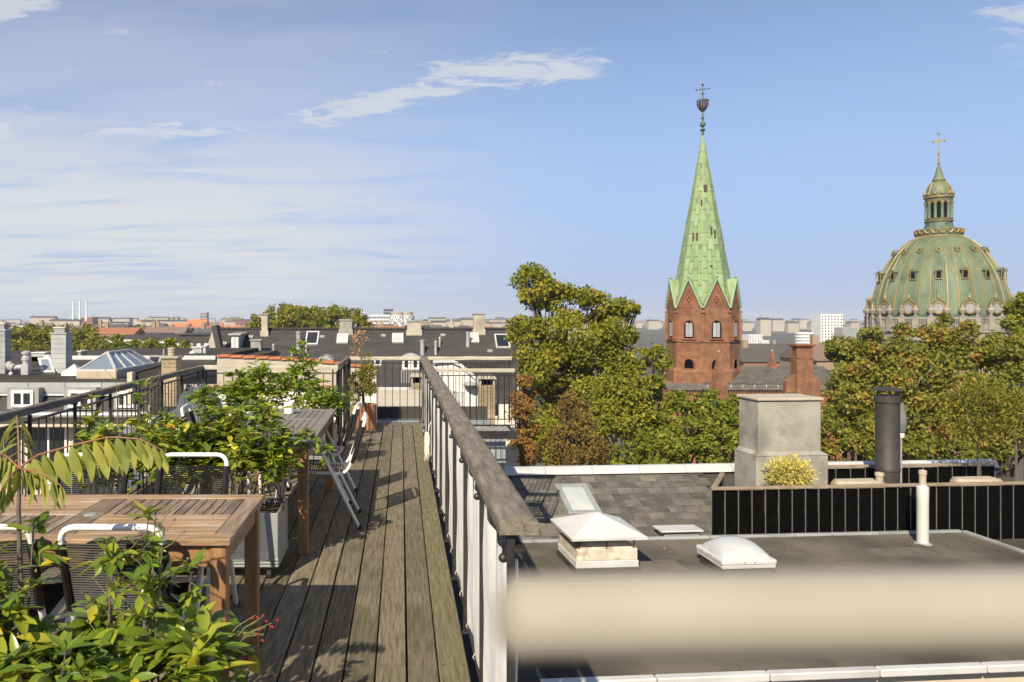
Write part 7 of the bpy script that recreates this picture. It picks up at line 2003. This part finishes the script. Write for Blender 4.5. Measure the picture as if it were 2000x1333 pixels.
for k in range(12):
    a = fd0 + 2 * pi * (k + .5) / 12
    q = Vector((25 * sd_ * cos(a), 25 * sd_ * sin(a), 0))
    c_ = MB().lathe([(.42, dz(428)), (.34, dz(426.5)), (.32, dz(399)), (.42, dz(397))], 10, q).build('lantern_column', MAT['copper_trim' if False else 'copper_dome'], dm, smooth=True)
    MB().lathe([(.36, dz(400)), (.52, dz(397.5)), (.5, dz(396))], 10, q).build('gilded_capital', MAT['gold'], c_, smooth=True)
lring(27, 396, 394, 'copper_dome', 'lantern_ring'); lring(27.6, 393.9, 392.3, 'gold', 'lantern_ring'); lring(26.8, 392.2, 388, 'copper_dark', 'lantern_frieze'); lring(30, 387.9, 384.8, 'gold', 'lantern_cornice'); lring(28, 384.7, 379, 'copper_dark', 'lantern_parapet')
m = MB()
for k in range(12):
    a = fd0 + 2 * pi * (k + .5) / 12
    m.ball((28 * sd_ * cos(a), 28 * sd_ * sin(a), dz(380)), .42, 8, 5)
setp(m.build('gilded_knobs', MAT['gold'], dm), kind='stuff')
pr = [(25, 379), (24.5, 375), (23, 369), (20, 363), (16, 358.5), (13.5, 357)]
MB().lathe([(r_ * sd_, dz(y)) for r_, y in pr], 36, a0=fd0).build('lantern_dome', MAT['copper_dome'], dm, smooth=True, fix=False)
for k in range(12):
    a = fd0 + 2 * pi * (k + .5) / 12
    MB().tube([(r_ * sd_ * cos(a) * 1.01, r_ * sd_ * sin(a) * 1.01, dz(y)) for r_, y in pr], .13, 5).build('lantern_rib', MAT['gold'], dm, smooth=True)
lring(14, 357, 356, 'gold', 'lantern_ring'); lring(13, 355.9, 353.4, 'copper_dark', 'lantern_step'); lring(13.6, 353.3, 352, 'gold', 'lantern_ring')
MB().lathe([(12.8 * sd_, dz(352)), (10 * sd_, dz(347)), (7.4 * sd_, dz(340)), (5.6 * sd_, dz(333)), (4.2 * sd_, dz(328)), (2.6 * sd_, dz(325.5)), (1.2 * sd_, dz(325))], 20, a0=fd0).build('lantern_spire', MAT['copper_dome'], dm, smooth=True)
m = MB().lathe([(1.0 * sd_, dz(325.5)), (1.6 * sd_, dz(323)), (3.2 * sd_, dz(320)), (2.6 * sd_, dz(317)), (1.0 * sd_, dz(315)), (1.7 * sd_, dz(311)), (.9 * sd_, dz(307)), (1.5 * sd_, dz(303)), (2.5 * sd_, dz(299.5)), (1.2 * sd_, dz(296)), (.7 * sd_, dz(293)), (1.1 * sd_, dz(291)), (.4 * sd_, dz(288)), (.35 * sd_, dz(262))], 10)
f4 = m.build('gilded_finial', MAT['gold'], dm, smooth=True)
sdv = Vector((-sin(fd0), cos(fd0), 0)); fdv = Vector((cos(fd0), sin(fd0), 0))
c = Vector((0, 0, dz(276)))
star = []
for i in range(16):
    rr_ = (5.6 if i % 2 == 0 else 3.0) * sd_
    star.append(c + (sdv * cos(2 * pi * i / 16) + Vector((0, 0, 1)) * sin(2 * pi * i / 16)) * rr_)
MB().prism(star, fdv * .3).build('sun_star', MAT['gold'], f4)
m = MB().bar(c - sdv * 12 * sd_, c + sdv * 12 * sd_, .13, .13)
for s_ in (-11, 11): m.ball(c + sdv * s_ * sd_, .28, 8, 5)
m.ball(Vector((0, 0, dz(262))), .28, 8, 5)
m.build('cross_arm', MAT['gold'], f4)

# ------------------------------------------------------------------ far right skyline
far_block('tower_block', 'tall white tower block with slim windows, left of the dome', 1603, 1646, 614, 620, 'farwhite', 14, rows=9, cols=7, ww=.42, wh=.5)
far_block('tower_block', 'white cube block with small dark windows right of the church tower', 1463, 1489, 654, 560, 'farwhite', 12, rows=5, cols=5, ww=.5, wh=.5)
far_block('tower_block', 'low white stepped block beside the white cube block', 1488, 1503, 665, 555, 'farwhite', 10, rows=5, cols=4, ww=.45, wh=.4)
far_block('office_block', 'dark flat office block between the white blocks', 1502, 1528, 678, 520, 'fardark', 12, rows=3, cols=5, wmat='fargrey')
far_block('office_block', 'brown office block behind the church chimney', 1582, 1616, 676, 540, 'redbrick_dark', 12, rows=2, cols=6)
far_block('office_block', 'grey glass block half hidden by the autumn tree', 1646, 1676, 640, 600, 'fargrey', 12, rows=8, cols=6, wh=.4)
far_block('office_block', 'low pale block at the foot of the white cube block', 1438, 1466, 684, 420, 'farbeige', 12, rows=3, cols=7)
far_block('office_block', 'long low grey hall on the horizon right of the tower', 1520, 1612, 688, 460, 'fargrey', 12, rows=1, cols=18)
c = P(1572, 690, 600); s_ = 600 / F
t = thing('round_tower', 'white round tower block with ringed balconies behind the church chimney', 'tower', (c.x, c.y, GROUND))
MB(t.location).lathe([(16.5 * s_, 0), (16.5 * s_, P(0, 652, 600).z - GROUND)], 28, t.location).build('core', MAT['fargrey'], t, smooth=True)
for k in range(9):
    z = P(0, 651 + k * 6, 600).z
    MB(t.location).lathe([(18 * s_, z - GROUND - .8), (18 * s_, z - GROUND + .6)], 28, t.location).build('balcony_ring', MAT['farwhite'], t)
m = MB(); r = random.Random(15); ft = []
for k in range(70):
    Y = r.uniform(95, 330); px = r.uniform(1430, 1760)
    a = P(px, r.uniform(702, 722) if Y < 180 else r.uniform(690, 702), Y); w_ = r.uniform(7, 15); d_ = r.uniform(8, 11)
    n0 = len(m.f)
    m.box(a.x, a.x + w_, Y, Y + d_, GROUND, a.z)
    h_ = r.uniform(1.5, 3)
    m.prism([(a.x - .3, Y - .3, a.z), (a.x - .3, Y + d_ / 2, a.z + h_), (a.x - .3, Y + d_ + .3, a.z)], (w_ + .6, 0, 0))
    n1 = len(m.f); wt = r.uniform(0, .45); rt = r.choice((.55, .6, .65, .7, .75, .9))
    if r.random() < .5: m.box(a.x + 2, a.x + 2.9, Y + d_ / 2 - .4, Y + d_ / 2 + .4, a.z, a.z + h_ + 1.2)
    ft += [wt] * 6 + [rt] * (n1 - n0 - 6) + [.3] * (len(m.f) - n1)
setp(tinted(m.build('distant_rooftops', frm, fix=False), ft), label='grey and brown rooftops between the church tower and the dome', cat='rooftops', kind='stuff')
tree('park_tree', 'distant dull tree clump behind the small brick pinnacle', None, (P(1530, 0, 170).x, 170), [L_(1515, 712, 12, 170), L_(1530, 708, 12, 170), L_(1546, 712, 12, 170)], 'far', .5, .5, 71, .5)
# ------------------------------------------------------------------ the air: faint even haze over the whole town
hm_ = bpy.data.materials.new('town_haze'); hm_.use_nodes = True
hn = hm_.node_tree; hn.nodes.clear()
pv = hn.nodes.new('ShaderNodeVolumePrincipled'); hout = hn.nodes.new('ShaderNodeOutputMaterial')
pv.inputs['Color'].default_value = (0.80, 0.87, 1.0, 1)
pv.inputs['Density'].default_value = 0.00022
pv.inputs['Anisotropy'].default_value = 0.0
hn.links.new(pv.outputs[0], hout.inputs['Volume'])
setp(MB().box(-4100, 4100, -1600, 6600, GROUND - 1.0, 48).build('haze', hm_), kind='stuff')
